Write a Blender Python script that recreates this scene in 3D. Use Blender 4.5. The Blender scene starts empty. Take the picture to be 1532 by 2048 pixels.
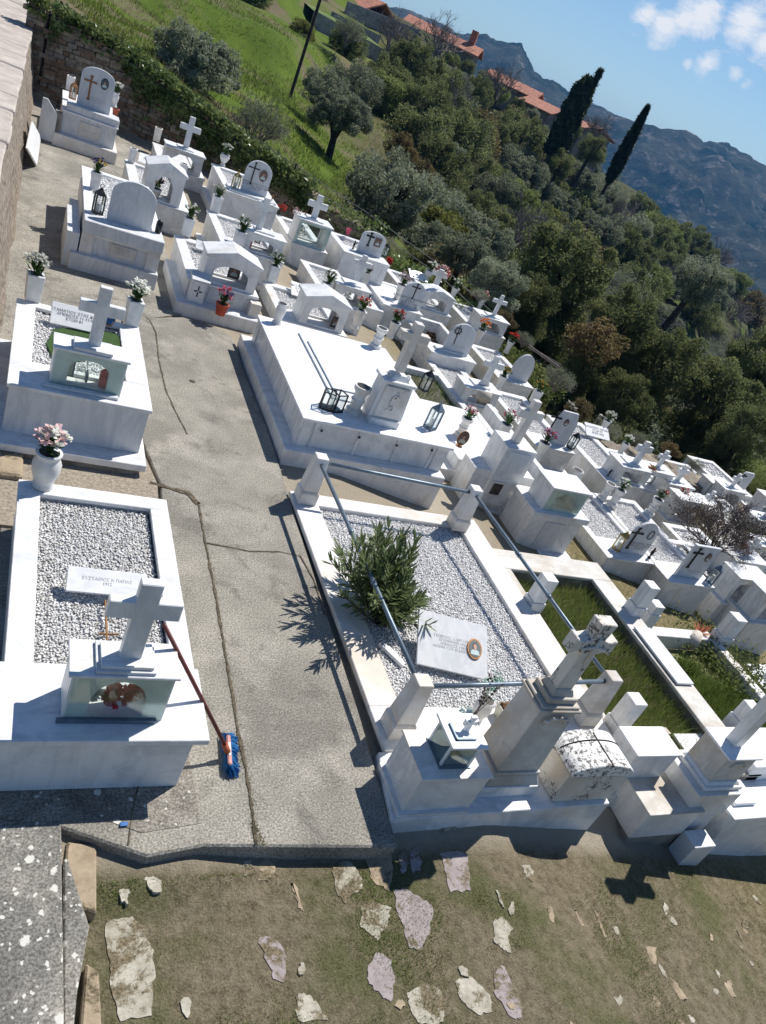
import bpy, math, random
import numpy as np
from mathutils import Vector, Matrix
random.seed(7); rng = np.random.default_rng(7)
scene = bpy.context.scene
COL = scene.collection
R_ = math.radians
# ---------------------------------------------------------------- camera survey of the place
RW = np.array([[0.87356946,-0.13462443,-0.46771001],[-0.30358858,0.60038713,-0.73984408],[0.38040816,0.78829662,0.48360942]])
FPX = 1547.5; CH = 4.0      # focal length in photo pixels, eye height above the path
O = dict(A=(50,100),B=(100,300),C=(300,250),D=(320,440),E=(540,340),F=(500,480),G=(740,500),H=(840,650),I=(860,800),J=(1040,800),K=(980,940),L=(1232,860),M=(1232,1060),N=(1232,1360))
def P(z, a, b):
    if z == 'S': return (a, b)
    if z == 'z3': return (732+a/2.553, 1200+b/2.553)
    if z == 'z5': return (a/3.064, 550+b/3.064)
    if z == 'z6': return (a/2.926, 950+b/2.926)
    if z == 'z7': return (480+a/3.064, 600+b/3.064)
    if z == 'z9': return (650+a/5.1067, 1300+b/5.1067)
    if z == 'z4': return (1132+a/3.15, 1100+b/3.15)
    o = O[z]; return (o[0]+a/5.1067, o[1]+b/5.1067)
def ray(p): return RW @ np.array([p[0]-766., 1024.-p[1], -FPX])
def onZ(p, z): d = ray(p); t = (z-CH)/d[2]; return (d[0]*t, d[1]*t)
def onY(p, y): d = ray(p); t = y/d[1]; return (d[0]*t, CH+d[2]*t)      # x, z
def onX(p, x): d = ray(p); t = x/d[0]; return (d[1]*t, CH+d[2]*t)      # y, z
def zp(x, y, p): d = ray(p); return CH + d[2]/math.hypot(d[0], d[1])*math.hypot(x, y)
def polar(p, r): d = ray(p); t = r/math.hypot(d[0], d[1]); return Vector((d[0]*t, d[1]*t, CH+d[2]*t))

# ---------------------------------------------------------------- materials
def newmat(name):
    m = bpy.data.materials.new(name); m.use_nodes = True
    nt = m.node_tree; nt.nodes.clear()
    out = nt.nodes.new('ShaderNodeOutputMaterial'); b = nt.nodes.new('ShaderNodeBsdfPrincipled')
    nt.links.new(b.outputs[0], out.inputs[0])
    return m, nt, b, out
def N(nt, t, **k):
    n = nt.nodes.new('ShaderNode'+t)
    for a, v in k.items():
        if a.startswith('i_'): n.inputs[a[2:].replace('_', ' ')].default_value = v
        elif a.startswith('n'): n.inputs[int(a[1:])].default_value = v
        else: setattr(n, a, v)
    return n
def pos(nt, rnd=True):
    g = N(nt, 'NewGeometry')
    if not rnd: return g.outputs['Position']
    o = N(nt, 'ObjectInfo'); mu = N(nt, 'VectorMath', operation='SCALE'); mu.inputs[0].default_value = (31, 17, 23)
    nt.links.new(o.outputs['Random'], mu.inputs['Scale'])
    ad = N(nt, 'VectorMath', operation='ADD'); nt.links.new(g.outputs['Position'], ad.inputs[0]); nt.links.new(mu.outputs[0], ad.inputs[1])
    return ad.outputs[0]
def noise(nt, vec, sc, det=3, rough=.55, dist=0):
    n = N(nt, 'TexNoise'); n.inputs['Scale'].default_value = sc; n.inputs['Detail'].default_value = det
    n.inputs['Roughness'].default_value = rough; n.inputs['Distortion'].default_value = dist
    nt.links.new(vec, n.inputs['Vector']); return n.outputs['Fac']
def ramp(nt, fac, a, b, ca=(0,0,0,1), cb=(1,1,1,1)):
    r = N(nt, 'ValToRGB'); e = r.color_ramp.elements
    e[0].position = a; e[1].position = b; e[0].color = ca; e[1].color = cb
    nt.links.new(fac, r.inputs[0]); return r.outputs[0]
def mix(nt, fac, a, b, blend='MIX'):
    m = N(nt, 'Mix', data_type='RGBA', blend_type=blend)
    for s, v in ((m.inputs[0], fac), (m.inputs[6], a), (m.inputs[7], b)):
        if hasattr(v, 'links'): nt.links.new(v, s)
        elif isinstance(v, (int, float)): s.default_value = v
        else: s.default_value = tuple(v)+(1,) if len(v) == 3 else v
    return m.outputs[2]
def bump(nt, b, h, strength=.3, dist=.01):
    n = N(nt, 'Bump'); n.inputs['Strength'].default_value = strength; n.inputs['Distance'].default_value = dist
    nt.links.new(h, n.inputs['Height']); nt.links.new(n.outputs[0], b.inputs['Normal'])
def c3(v): return (v, v, v) if isinstance(v, (int, float)) else v

def marble(name, base=(.78,.78,.77), vein=(.5,.52,.55), veins=.5, stain=(.62,.52,.40), stains=.0, streak=False, dirt=.25, rough=.38, spots=0):
    m, nt, b, out = newmat(name)
    p = pos(nt)
    mp = N(nt, 'Mapping'); nt.links.new(p, mp.inputs[0])
    mp.inputs['Rotation'].default_value = (.3, .5, .6); mp.inputs['Scale'].default_value = (1, 3.2, 1) if not streak else (3.2, 1.5, .8)
    n1 = noise(nt, mp.outputs[0], 1.6, 6, .62, 1.6)
    v = ramp(nt, n1, .46, .60); v2 = ramp(nt, n1, .60, .70, (1,1,1,1), (0,0,0,1))
    vv = mix(nt, 1., v, v2, 'MULTIPLY')
    vv = mix(nt, 1., vv, (veins,)*3, 'MULTIPLY')
    c = mix(nt, vv, base, vein)
    if stains:
        s = ramp(nt, noise(nt, p, 1.3, 6, .65, .4), .62-.35*stains, .78-.3*stains)
        c = mix(nt, s, c, stain)
        s2 = ramp(nt, noise(nt, p, 5, 8, .75, .6), .60, .72)
        s2 = mix(nt, 1., s2, (stains,)*3, 'MULTIPLY'); c = mix(nt, s2, c, (.22,.18,.14))
    d = ramp(nt, noise(nt, p, 9, 8, .72), .50, .80)
    d = mix(nt, 1., d, (dirt,)*3, 'MULTIPLY')
    c = mix(nt, d, c, (.40,.38,.34))
    m3 = N(nt, 'Mapping'); nt.links.new(p, m3.inputs[0]); m3.inputs['Scale'].default_value = (9, 9, .9)
    rs_ = mix(nt, 1., ramp(nt, noise(nt, m3.outputs[0], 1.4, 5, .7), .50, .72), (.22+dirt*.35,)*3, 'MULTIPLY'); c = mix(nt, rs_, c, tuple(v*.62 for v in base))
    if spots:
        s = ramp(nt, noise(nt, p, 34, 7, .72), .50, .56)
        k = ramp(nt, noise(nt, p, 3.2, 4, .6), .50-.2*(spots-.5), .56-.2*(spots-.5)); s = mix(nt, 1., s, k, 'MULTIPLY')
        c = mix(nt, s, c, (.09,.085,.08))
    nt.links.new(c, b.inputs['Base Color'])
    b.inputs['Roughness'].default_value = rough; b.inputs['Specular IOR Level'].default_value = .35
    bump(nt, b, noise(nt, p, 40, 5, .7), .12, .004)
    return m
def plain(name, col, rough=.6, metal=0, var=.15, sc=8, bmp=0, col2=None, spec=.4):
    m, nt, b, out = newmat(name); p = pos(nt)
    f = noise(nt, p, sc, 5, .65)
    f = ramp(nt, f, .35, .68)
    dark = col2 or tuple(x*(1-var*2.2) for x in col)
    c = mix(nt, f, dark, tuple(min(1, x*(1+var*.4)) for x in col))
    nt.links.new(c, b.inputs['Base Color']); b.inputs['Roughness'].default_value = rough; b.inputs['Metallic'].default_value = metal
    b.inputs['Specular IOR Level'].default_value = spec
    if bmp: bump(nt, b, noise(nt, p, sc*4, 6, .7), bmp, .01)
    return m
def leafmat(name, a, bcol, trans=.35, sc=1.5, rough=.55):
    m, nt, b, out = newmat(name); p = pos(nt, False)
    g = N(nt, 'ObjectInfo'); n1 = ramp(nt, noise(nt, p, sc, 4, .6), .36, .64)
    c = mix(nt, n1, a, bcol)
    hs = N(nt, 'HueSaturation'); nt.links.new(c, hs.inputs['Color'])
    mr = N(nt, 'MapRange'); mr.inputs[3].default_value = .72; mr.inputs[4].default_value = 1.28; nt.links.new(g.outputs['Random'], mr.inputs[0])
    nt.links.new(mr.outputs[0], hs.inputs['Value'])
    c = hs.outputs[0]
    nt.links.new(c, b.inputs['Base Color']); b.inputs['Roughness'].default_value = rough; b.inputs['Specular IOR Level'].default_value = .18
    t = N(nt, 'BsdfTranslucent'); nt.links.new(mix(nt, .35, c, (.22,.25,.08), 'MIX'), t.inputs[0])
    ms = N(nt, 'MixShader'); ms.inputs[0].default_value = trans
    nt.links.new(b.outputs[0], ms.inputs[1]); nt.links.new(t.outputs[0], ms.inputs[2]); nt.links.new(ms.outputs[0], out.inputs[0])
    return m
def glassmat(name, tint=(.75,.85,.82), alpha=.35):
    m, nt, b, out = newmat(name)
    t = N(nt, 'BsdfTransparent'); t.inputs[0].default_value = tuple(tint)+(1,)
    g = N(nt, 'BsdfGlossy'); g.inputs['Roughness'].default_value = .05; g.inputs[0].default_value = (.8,.9,.9,1)
    d = N(nt, 'BsdfDiffuse'); d.inputs[0].default_value = tuple(x*.5 for x in tint)+(1,)
    fr = N(nt, 'LayerWeight'); fr.inputs[0].default_value = .12
    m1 = N(nt, 'MixShader'); nt.links.new(fr.outputs[1], m1.inputs[0]); nt.links.new(t.outputs[0], m1.inputs[1]); nt.links.new(g.outputs[0], m1.inputs[2])
    m2 = N(nt, 'MixShader'); m2.inputs[0].default_value = alpha; nt.links.new(m1.outputs[0], m2.inputs[1]); nt.links.new(d.outputs[0], m2.inputs[2])
    nt.links.new(m2.outputs[0], out.inputs[0]); return m

M = {}
M['white'] = marble('marble_white', (.78,.78,.765), (.48,.50,.52), .62, stain=(.60,.55,.46), stains=.12, dirt=.40)
M['clean'] = marble('marble_clean', (.84,.84,.83), (.62,.64,.67), .45, dirt=.16)
M['grey'] = marble('marble_grey', (.68,.69,.69), (.46,.49,.52), .55, streak=True, dirt=.12)
M['stone'] = marble('marble_headstone', (.62,.63,.64), (.44,.47,.50), .5, streak=True, dirt=.05)
M['warm'] = marble('marble_warm', (.76,.745,.715), (.52,.51,.49), .45, stain=(.60,.53,.45), stains=.45, dirt=.4)
M['old'] = marble('marble_weathered', (.66,.635,.59), (.42,.41,.38), .5, stain=(.42,.36,.28), stains=.55, dirt=.6, rough=.7)
M['lichen'] = marble('marble_spotted', (.80,.79,.76), (.6,.6,.58), .3, dirt=.3, spots=.9, rough=.6)
M['lichen2'] = marble('marble_lightly_spotted', (.72,.68,.61), (.5,.48,.44), .3, stain=(.52,.44,.34), stains=.4, dirt=.4, spots=.45, rough=.6)
M['cement'] = plain('cement_render', (.30,.27,.23), .9, var=.25, sc=5, bmp=.5)
M['bronze'] = plain('bronze', (.30,.15,.06), .45, .5, sc=20)
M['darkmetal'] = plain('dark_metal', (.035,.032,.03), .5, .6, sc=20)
M['rail'] = plain('painted_blue_grey_pipe', (.17,.22,.27), .42, .35, var=.12, sc=14)
M['blackiron'] = plain('black_iron', (.025,.03,.035), .4, .5, sc=20)
M['brass'] = plain('brass', (.45,.33,.13), .35, .8, sc=20)
M['inscribe'] = plain('inscription_paint', (.12,.13,.15), .8, sc=30)
M['faint'] = plain('faint_inscription', (.55,.55,.55), .8, sc=30)
M['terracotta'] = plain('terracotta', (.42,.11,.05), .8, sc=10, bmp=.1)
M['orangepot'] = plain('orange_plastic', (.55,.09,.04), .5, sc=10)
M['red'] = plain('red_glass', (.62,.01,.03), .35, sc=10)
M['ceramic'] = plain('white_ceramic', (.72,.71,.68), .3, var=.08, sc=6)
M['cream'] = plain('cream_pot', (.68,.65,.52), .5, var=.08, sc=6)
M['skin'] = plain('portrait_skin', (.50,.30,.22), .5, var=.05)
M['hairdark'] = plain('portrait_hair', (.06,.04,.03), .6, var=.05)
M['shirt'] = plain('portrait_shirt', (.50,.62,.62), .5, var=.05)
M['photobg'] = plain('portrait_backdrop', (.10,.13,.14), .4, var=.1)
M['photoblue'] = plain('portrait_blue', (.05,.14,.30), .4, var=.1)
M['photored'] = plain('portrait_red', (.20,.13,.11), .4, var=.1)
M['broomred'] = plain('broom_handle_paint', (.14,.035,.03), .5, sc=30)
M['broomblue'] = plain('blue_bristles', (.015,.20,.52), .7, var=.3, sc=60)
M['pinkplastic'] = plain('pink_plastic', (.62,.30,.26), .5, sc=10)
M['blueplastic'] = plain('blue_paint', (.03,.16,.45), .5, sc=10)
M['glass'] = glassmat('shrine_glass', (.90,.95,.93), .03)
M['lampglass'] = glassmat('lamp_glass', (.97,.98,.98), .03)
M['gravel'] = plain('white_pebbles', (.90,.90,.89), .7, var=.10, sc=30, col2=(.66,.66,.66))
M['gravelgrey'] = plain('grey_pebbles', (.84,.84,.83), .7, var=.2, sc=24, col2=(.42,.41,.38))
M['pebbase'] = plain('plot_soil', (.16,.14,.12), .9, var=.25, sc=18)
M['bedbase'] = plain('pebble_bed_base', (.62,.61,.60), .9, var=.25, sc=40)
M['turf'] = plain('artificial_turf', (.05,.11,.02), .9, var=.3, sc=40, bmp=.6)
M['wood'] = plain('grey_dead_wood', (.22,.18,.15), .9, var=.3, sc=20)
M['bark'] = plain('bark', (.07,.055,.045), .95, var=.4, sc=8, bmp=.6)
M['twig'] = plain('bare_twigs', (.27,.235,.225), .95, var=.3, sc=8)
M['twigdark'] = plain('dark_twigs', (.12,.095,.085), .95, var=.3, sc=8)
M['dryleaf'] = plain('dry_brown_leaves', (.20,.11,.055), .9, var=.4, sc=20)
M['stem'] = leafmat('flower_stems', (.03,.08,.015), (.06,.14,.03), .2, 10)
for n_, c_ in dict(fwhite=(.80,.80,.74), fpink=(.62,.10,.22), fred=(.55,.02,.03), fpurple=(.045,.02,.16), fyellow=(.70,.42,.06), fpale=(.74,.52,.52), forange=(.7,.22,.03), flilac=(.42,.28,.46)).items():
    M[n_] = leafmat('petals_'+n_[1:], tuple(x*.75 for x in c_), c_, .25, 30)
M['leaf_olive'] = leafmat('olive_leaves', (.16,.18,.125), (.31,.335,.25), .36, 1.2, .7)
M['leaf_dark'] = leafmat('dark_leaves', (.085,.105,.045), (.215,.235,.10), .42, .7, .7)
M['leaf_green'] = leafmat('green_leaves', (.12,.155,.05), (.24,.285,.095), .45, .8, .7)
M['leaf_yellow'] = leafmat('yellowish_leaves', (.10,.11,.02), (.20,.20,.04), .4, .8)
M['leaf_rust'] = leafmat('rusty_leaves', (.12,.085,.04), (.20,.13,.06), .3, .8)
M['leaf_cypress'] = leafmat('cypress_leaves', (.028,.042,.022), (.065,.085,.04), .15, 2)
M['leaf_ivy'] = leafmat('ivy_leaves', (.05,.09,.02), (.24,.30,.11), .3, 3, .3)
M['leaf_oleander'] = leafmat('oleander_leaves', (.07,.10,.04), (.16,.20,.09), .25, 6, .38)
M['grassblade'] = leafmat('grass_blades', (.08,.14,.02), (.17,.25,.05), .45, 2)
M['meadowblade'] = leafmat('meadow_blades', (.08,.125,.015), (.15,.20,.025), .45, .6)
M['dryblade'] = leafmat('dry_blades', (.10,.115,.035), (.27,.22,.12), .3, 3)
M['roof'] = plain('clay_roof_tiles', (.46,.19,.12), .85, var=.25, sc=3, bmp=.3)
M['plaster'] = plain('old_plaster', (.30,.25,.21), .9, var=.25, sc=1.5)
M['window'] = plain('dark_window', (.03,.035,.045), .3, var=.1)
M['fishwire'] = plain('galvanised_wire', (.35,.36,.36), .5, .5)

# ---------------------------------------------------------------- mesh building
def wloc(o):
    v = Vector((0,0,0))
    while o is not None: v = v + Vector(o.location); o = o.parent
    return v
class MB:
    def __init__(s): s.v = []; s.f = []; s.mi = []; s.cur = 0
    def add(s, vs, fs):
        n = len(s.v); s.v.extend([tuple(map(float, q)) for q in vs]); s.f.extend([tuple(n+i for i in q) for q in fs]); s.mi.extend([s.cur]*len(fs))
    def box(s, x0, x1, y0, y1, z0, z1, jit=0):
        if x0 > x1: x0, x1 = x1, x0
        if y0 > y1: y0, y1 = y1, y0
        if z0 > z1: z0, z1 = z1, z0
        vs = [(x, y, z) for z in (z0, z1) for y in (y0, y1) for x in (x0, x1)]
        if jit: vs = [tuple(c+random.uniform(-jit, jit) for c in q) for q in vs]
        s.add(vs, [(0,2,3,1),(4,5,7,6),(0,1,5,4),(2,6,7,3),(0,4,6,2),(1,3,7,5)]); return s
    def taper(s, cx, cy, z0, z1, hx0, hy0, hx1, hy1):
        vs = [(cx-hx0,cy-hy0,z0),(cx+hx0,cy-hy0,z0),(cx-hx0,cy+hy0,z0),(cx+hx0,cy+hy0,z0),(cx-hx1,cy-hy1,z1),(cx+hx1,cy-hy1,z1),(cx-hx1,cy+hy1,z1),(cx+hx1,cy+hy1,z1)]
        s.add(vs, [(0,2,3,1),(4,5,7,6),(0,1,5,4),(2,6,7,3),(0,4,6,2),(1,3,7,5)]); return s
    def prism(s, prof, a0, a1, axis='y'):
        """closed profile extruded along an axis; profile is (x,z) for y, (x,y) for z, (y,z) for x"""
        n = len(prof)
        def mk(q, a): return (q[0], a, q[1]) if axis == 'y' else ((q[0], q[1], a) if axis == 'z' else (a, q[0], q[1]))
        vs = [mk(q, a0) for q in prof]+[mk(q, a1) for q in prof]
        area = sum(prof[i][0]*prof[(i+1)%n][1]-prof[(i+1)%n][0]*prof[i][1] for i in range(n))
        flip = (area > 0) if axis == 'z' else (area < 0 if axis == 'y' else area > 0)
        if axis == 'y': flip = area < 0
        fs = [tuple(range(n)), tuple(range(2*n-1, n-1, -1))]+[(i+n, (i+1)%n+n, (i+1)%n, i) for i in range(n)]
        if flip != (axis == 'z') and axis != 'y': fs = [t[::-1] for t in fs]
        if axis == 'y' and flip: fs = [t[::-1] for t in fs]
        s.add(vs, fs); return s
    def lathe(s, cx, cy, prof, n=16, cap=True):
        vs = []
        for r, z in prof:
            for i in range(n):
                a = 2*math.pi*i/n; vs.append((cx+r*math.cos(a), cy+r*math.sin(a), z))
        fs = []
        for j in range(len(prof)-1):
            for i in range(n): fs.append((j*n+i, j*n+(i+1)%n, (j+1)*n+(i+1)%n, (j+1)*n+i))
        if cap: fs.append(tuple(range(n-1, -1, -1))); fs.append(tuple((len(prof)-1)*n+i for i in range(n)))
        s.add(vs, fs); return s
    def tube(s, pts, r, n=6, r1=None):
        pts = [Vector(q) for q in pts]; m = len(pts); vs = []
        for j, q in enumerate(pts):
            d = (pts[min(j+1, m-1)]-pts[max(j-1, 0)]).normalized()
            u = d.cross(Vector((0,0,1))) if abs(d.z) < .95 else d.cross(Vector((1,0,0)))
            u.normalize(); w = d.cross(u); rr = r if r1 is None else r+(r1-r)*j/(m-1)
            for i in range(n):
                a = 2*math.pi*i/n; vs.append(q+u*(rr*math.cos(a))+w*(rr*math.sin(a)))
        fs = []
        for j in range(m-1):
            for i in range(n): fs.append((j*n+i, j*n+(i+1)%n, (j+1)*n+(i+1)%n, (j+1)*n+i))
        fs.append(tuple(range(n-1, -1, -1))); fs.append(tuple((m-1)*n+i for i in range(n)))
        s.add(vs, fs); return s
    def build(s, name, mats, parent=None, smooth=False, bevel=0, label=None, kind=None):
        me = bpy.data.meshes.new(name)
        o = bpy.data.objects.new(name, me)
        off = wloc(parent) if parent is not None else Vector((0,0,0))
        me.from_pydata([(x-off.x, y-off.y, z-off.z) for x, y, z in s.v], [], s.f)
        ms = mats if isinstance(mats, (list, tuple)) else [mats]
        for m in ms: me.materials.append(M[m] if isinstance(m, str) else m)
        if len(ms) > 1: me.polygons.foreach_set('material_index', s.mi)
        if smooth: me.polygons.foreach_set('use_smooth', [True]*len(me.polygons))
        me.update(); COL.objects.link(o)
        if parent is not None: o.parent = parent
        if bevel:
            b = o.modifiers.new('edge', 'BEVEL'); b.width = bevel; b.segments = 1; b.limit_method = 'ANGLE'; b.angle_limit = R_(40)
        if label: o['label'] = label
        if kind: o['kind'] = kind
        return o
def npmesh(name, V, Fc, mat, parent=None, kind=None, quads=True, smooth=False):
    me = bpy.data.meshes.new(name); k = Fc.shape[1]
    me.vertices.add(len(V)); me.vertices.foreach_set('co', np.asarray(V, np.float32).ravel())
    me.loops.add(Fc.size); me.loops.foreach_set('vertex_index', Fc.ravel().astype(np.int32))
    me.polygons.add(len(Fc)); me.polygons.foreach_set('loop_start', np.arange(0, Fc.size, k, dtype=np.int32))
    try: me.polygons.foreach_set('loop_total', np.full(len(Fc), k, np.int32))
    except Exception: pass
    if smooth: me.polygons.foreach_set('use_smooth', [True]*len(Fc))
    me.materials.append(M[mat] if isinstance(mat, str) else mat)
    me.update(calc_edges=True); me.validate()
    if name is None: return me
    o = bpy.data.objects.new(name, me); COL.objects.link(o)
    if parent is not None: o.parent = parent
    if kind: o['kind'] = kind
    return o
def thing(name, label, cat, loc=(0,0,0), rz=0, group=None):
    o = bpy.data.objects.new(name, None); o.empty_display_size = .2; COL.objects.link(o)
    o.location = loc; o.rotation_euler = (0, 0, rz); o['label'] = label; o['category'] = cat
    if group: o['group'] = group
    return o
def tag(o, label, cat, group=None):
    o['label'] = label; o['category'] = cat
    if group: o['group'] = group
    return o
def struct(o): o['kind'] = 'structure'; return o
def dup(root, loc, rz=0, sc=1, label=None, group=None, rot=None):
    r = root.copy(); COL.objects.link(r); r.location = loc; r.rotation_euler = rot or (0, 0, rz)
    r.scale = (sc,)*3 if isinstance(sc, (int, float)) else sc
    if label: r['label'] = label
    if group: r['group'] = group
    for ch in list(root.children):
        c = ch.copy(); COL.objects.link(c); c.parent = r
        for g in list(ch.children):
            d = g.copy(); COL.objects.link(d); d.parent = c
    return r

# text laid on a plane: origin = centre, ux = reading direction, uy = up direction
def text(name, lines, cen, ux, uy, size, mat, parent, thick=.002, stretch=1):
    cu = bpy.data.curves.new('t', 'FONT'); cu.body = lines; cu.size = size; cu.align_x = 'CENTER'; cu.align_y = 'CENTER'; cu.space_line = .95
    cu.extrude = 0.0
    to = bpy.data.objects.new('t', cu); COL.objects.link(to)
    dg = bpy.context.evaluated_depsgraph_get(); dg.update()
    me0 = to.evaluated_get(dg).to_mesh()
    vs = [v.co.copy() for v in me0.vertices]; fs = [tuple(p.vertices) for p in me0.polygons]
    to.to_mesh_clear() if hasattr(to, 'to_mesh_clear') else None
    bpy.data.objects.remove(to); bpy.data.curves.remove(cu)
    ux = Vector(ux).normalized(); uy = Vector(uy).normalized(); nn = ux.cross(uy); c = Vector(cen)
    mb = MB(); mb.add([c+ux*(v.x*stretch)+uy*v.y+nn*thick for v in vs], fs)
    return mb.build(name, mat, parent)
# ---------------------------------------------------------------- the ground's shape
def gz(x, y):
    """height of the cemetery ground"""
    z = -.05-(0.19*max(0, x-3.5) if x < 12 else 0.19*8.5+0.10*(x-12))
    if y < 2.62: z -= .09*min(1, (2.62-y)/.15)
    if x < 1.9 and 1.2 < y < 2.62: z += .06*max(0, min(1, (1.9-x)/.6))*max(0, min(1, (y-2.12)/.18))*min(1, (2.62-y)/.15)
    if x < .2 and y < 8.5: z -= .12
    return z

def arch(xa, xb, zs, zt, n=14):
    cx = (xa+xb)/2; a = (xb-xa)/2
    return [(cx-a*math.cos(math.pi*i/n), zs+(zt-zs)*math.sin(math.pi*i/n)) for i in range(n+1)]
def pebbles(name, x0, x1, y0, y1, z, size, mat, parent, h=.6, cover=1.0, seed=1):
    h *= .75
    r = np.random.default_rng(seed); nx = max(2, int((x1-x0)/size)); ny = max(2, int((y1-y0)/size))
    gx, gy = np.meshgrid(np.arange(nx), np.arange(ny)); gx = gx.ravel(); gy = gy.ravel()
    k = r.random(len(gx)) < cover; gx = gx[k]; gy = gy[k]; n = len(gx)
    cx = x0+(gx+.5+r.uniform(-.45, .45, n))*(x1-x0)/nx; cy = y0+(gy+.5+r.uniform(-.45, .45, n))*(y1-y0)/ny
    cz = z+r.uniform(-.25, .35, n)*size
    oc = np.array([(1,0,0),(.3,.95,0),(-.8,.6,0),(-.8,-.6,0),(.3,-.95,0),(.25,.1,1),(-.1,-.1,-1)], float)
    tri = np.array([(i, (i+1)%5, 5) for i in range(5)]+[((i+1)%5, i, 6) for i in range(5)])
    a = r.uniform(0, 6.28, n); s = size*r.uniform(.42, .85, n); t1 = r.uniform(-.5, .5, n); t2 = r.uniform(-.5, .5, n)
    q = oc[None]*np.stack([s, s*r.uniform(.55, .9, n), s*h*r.uniform(.6, 1.1, n)], 1)[:, None, :]
    X = q[..., 0]*np.cos(a)[:, None]-q[..., 1]*np.sin(a)[:, None]; Y = q[..., 0]*np.sin(a)[:, None]+q[..., 1]*np.cos(a)[:, None]
    Z = q[..., 2]+X*t1[:, None]+Y*t2[:, None]
    off = wloc(parent) if parent is not None else Vector((0,0,0))
    V = np.stack([X+cx[:, None]-off.x, Y+cy[:, None]-off.y, Z+cz[:, None]-off.z], 2).reshape(-1, 3)
    F = (tri[None]+(np.arange(n)*7)[:, None, None]).reshape(-1, 3)
    return npmesh(name, V, F, mat, parent, 'stuff')
def root_at(name, label, cat, x, y, z, group=None): return thing(name, label, cat, (x, y, z), 0, group)

def kerb_bed(root, x0, x1, y0, y1, z, kw=.13, fb=.45, mat='white', bed='gravel', drop=.9, step=0, stepz=.35, lip=.02, psize=.024, recess=.05, seed=1, bmat=None, kb=None):
    """kerb frame with its front block, a bed inside, and an optional wider base step"""
    kb = kb or kw
    m = MB(); i0, i1, j0, j1 = x0+kw, x1-kw, y0+fb, y1-kb
    t = .035
    m.box(x0-lip, i0, y0-lip, y1+lip, z-t, z); m.box(i1, x1+lip, y0-lip, y1+lip, z-t, z)
    m.box(i0, i1, y0-lip, j0, z-t, z-.001); m.box(i0, i1, j1, y1+lip, z-t, z-.001)
    m.build('coping', mat, root, bevel=.004)
    w = MB(); zb = z-drop
    w.box(x0, i0, y0, y1, zb, z-t); w.box(i1, x1, y0, y1, zb, z-t); w.box(i0, i1, y0+.003, j0, zb, z-t); w.box(i0, i1, j1, y1-.003, zb, z-t)
    w.build('side_wall', bmat or mat, root, bevel=.003)
    if step:
        s = MB(); s.box(x0-step, x1+step, y0-step, y1+step*.6, zb-.05, z-stepz); s.build('base_step', bmat or mat, root, bevel=.006)
    if bed == 'gravel':
        MB().box(i0, i1, j0, j1, z-recess-.1, z-recess-.008).build('bed', 'bedbase', root)
        pebbles('gravel', i0+.01, i1-.01, j0+.01, j1-.01, z-recess, psize, 'gravel', root, seed=seed)
    elif bed == 'slab':
        MB().box(i0+.02, i1-.02, j0+.02, j1-.02, z-.1, z-.012).build('cover_slab', mat, root, bevel=.004)
    return (i0, i1, j0, j1)

def headstone(root, y, bl, br, sp, top, shape='arch', mat='stone', thick=.05, z0=None, back=True):
    xL, z1 = onY(bl, y); xR, z2 = onY(br, y); zb = z0 if z0 is not None else min(z1, z2)-.02
    _, zt = onY(top, y); _, zs = onY(sp, y)
    cx = (xL+xR)/2; hw = (xR-xL)/2
    if shape == 'arch': prof = [(xL, zb), (xR, zb)]+arch(xL, xR, zs, zt)[::-1]
    elif shape == 'hex': prof = [(xL+.0, zb), (xR, zb), (xR+.05, zs), (xR-hw*.45, zt), (xL+hw*.45, zt), (xL-.05, zs)]
    elif shape == 'hexw': prof = [(xL, zb), (xR, zb), (xR, zs), (xR-hw*.38, zt), (xL+hw*.25, zt), (xL, zs)]
    elif shape == 'round': 
        r = .05; prof = [(xL, zb), (xR, zb), (xR, zt-r), (xR-r, zt), (xL+r, zt), (xL, zt-r)]
    else: prof = [(xL, zb), (xR, zb), (xR, zt), (xL, zt)]
    MB().prism(prof, y, y+thick).build('headstone', mat, root, bevel=.004)
    return xL, xR, zb, zt
def emblem(root, y, c_top, c_bot, aL, aR, mat='darkmetal', w=.018, name='cross_emblem', bud=True):
    xt, zt = onY(c_top, y); xb, zb = onY(c_bot, y); xl, zl = onY(aL, y); xr, zr = onY(aR, y)
    cx = (xt+xb)/2; za = (zl+zr)/2; m = MB(); y0, y1 = y-.014, y-.002
    m.box(cx-w/2, cx+w/2, y0, y1, zb, zt); m.box(xl, cx-w/2, y0+.001, y1, za-w/2, za+w/2); m.box(cx+w/2, xr, y0+.001, y1, za-w/2, za+w/2)
    if bud:
        e = w*.95
        for bx, bz in ((cx, zt), (xl, za), (xr, za), (cx, zb)): m.box(bx-e, bx+e, y0-.002, y1-.001, bz-e*.6, bz+e*.6)
    return m.build(name, mat, root, bevel=.002)
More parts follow.
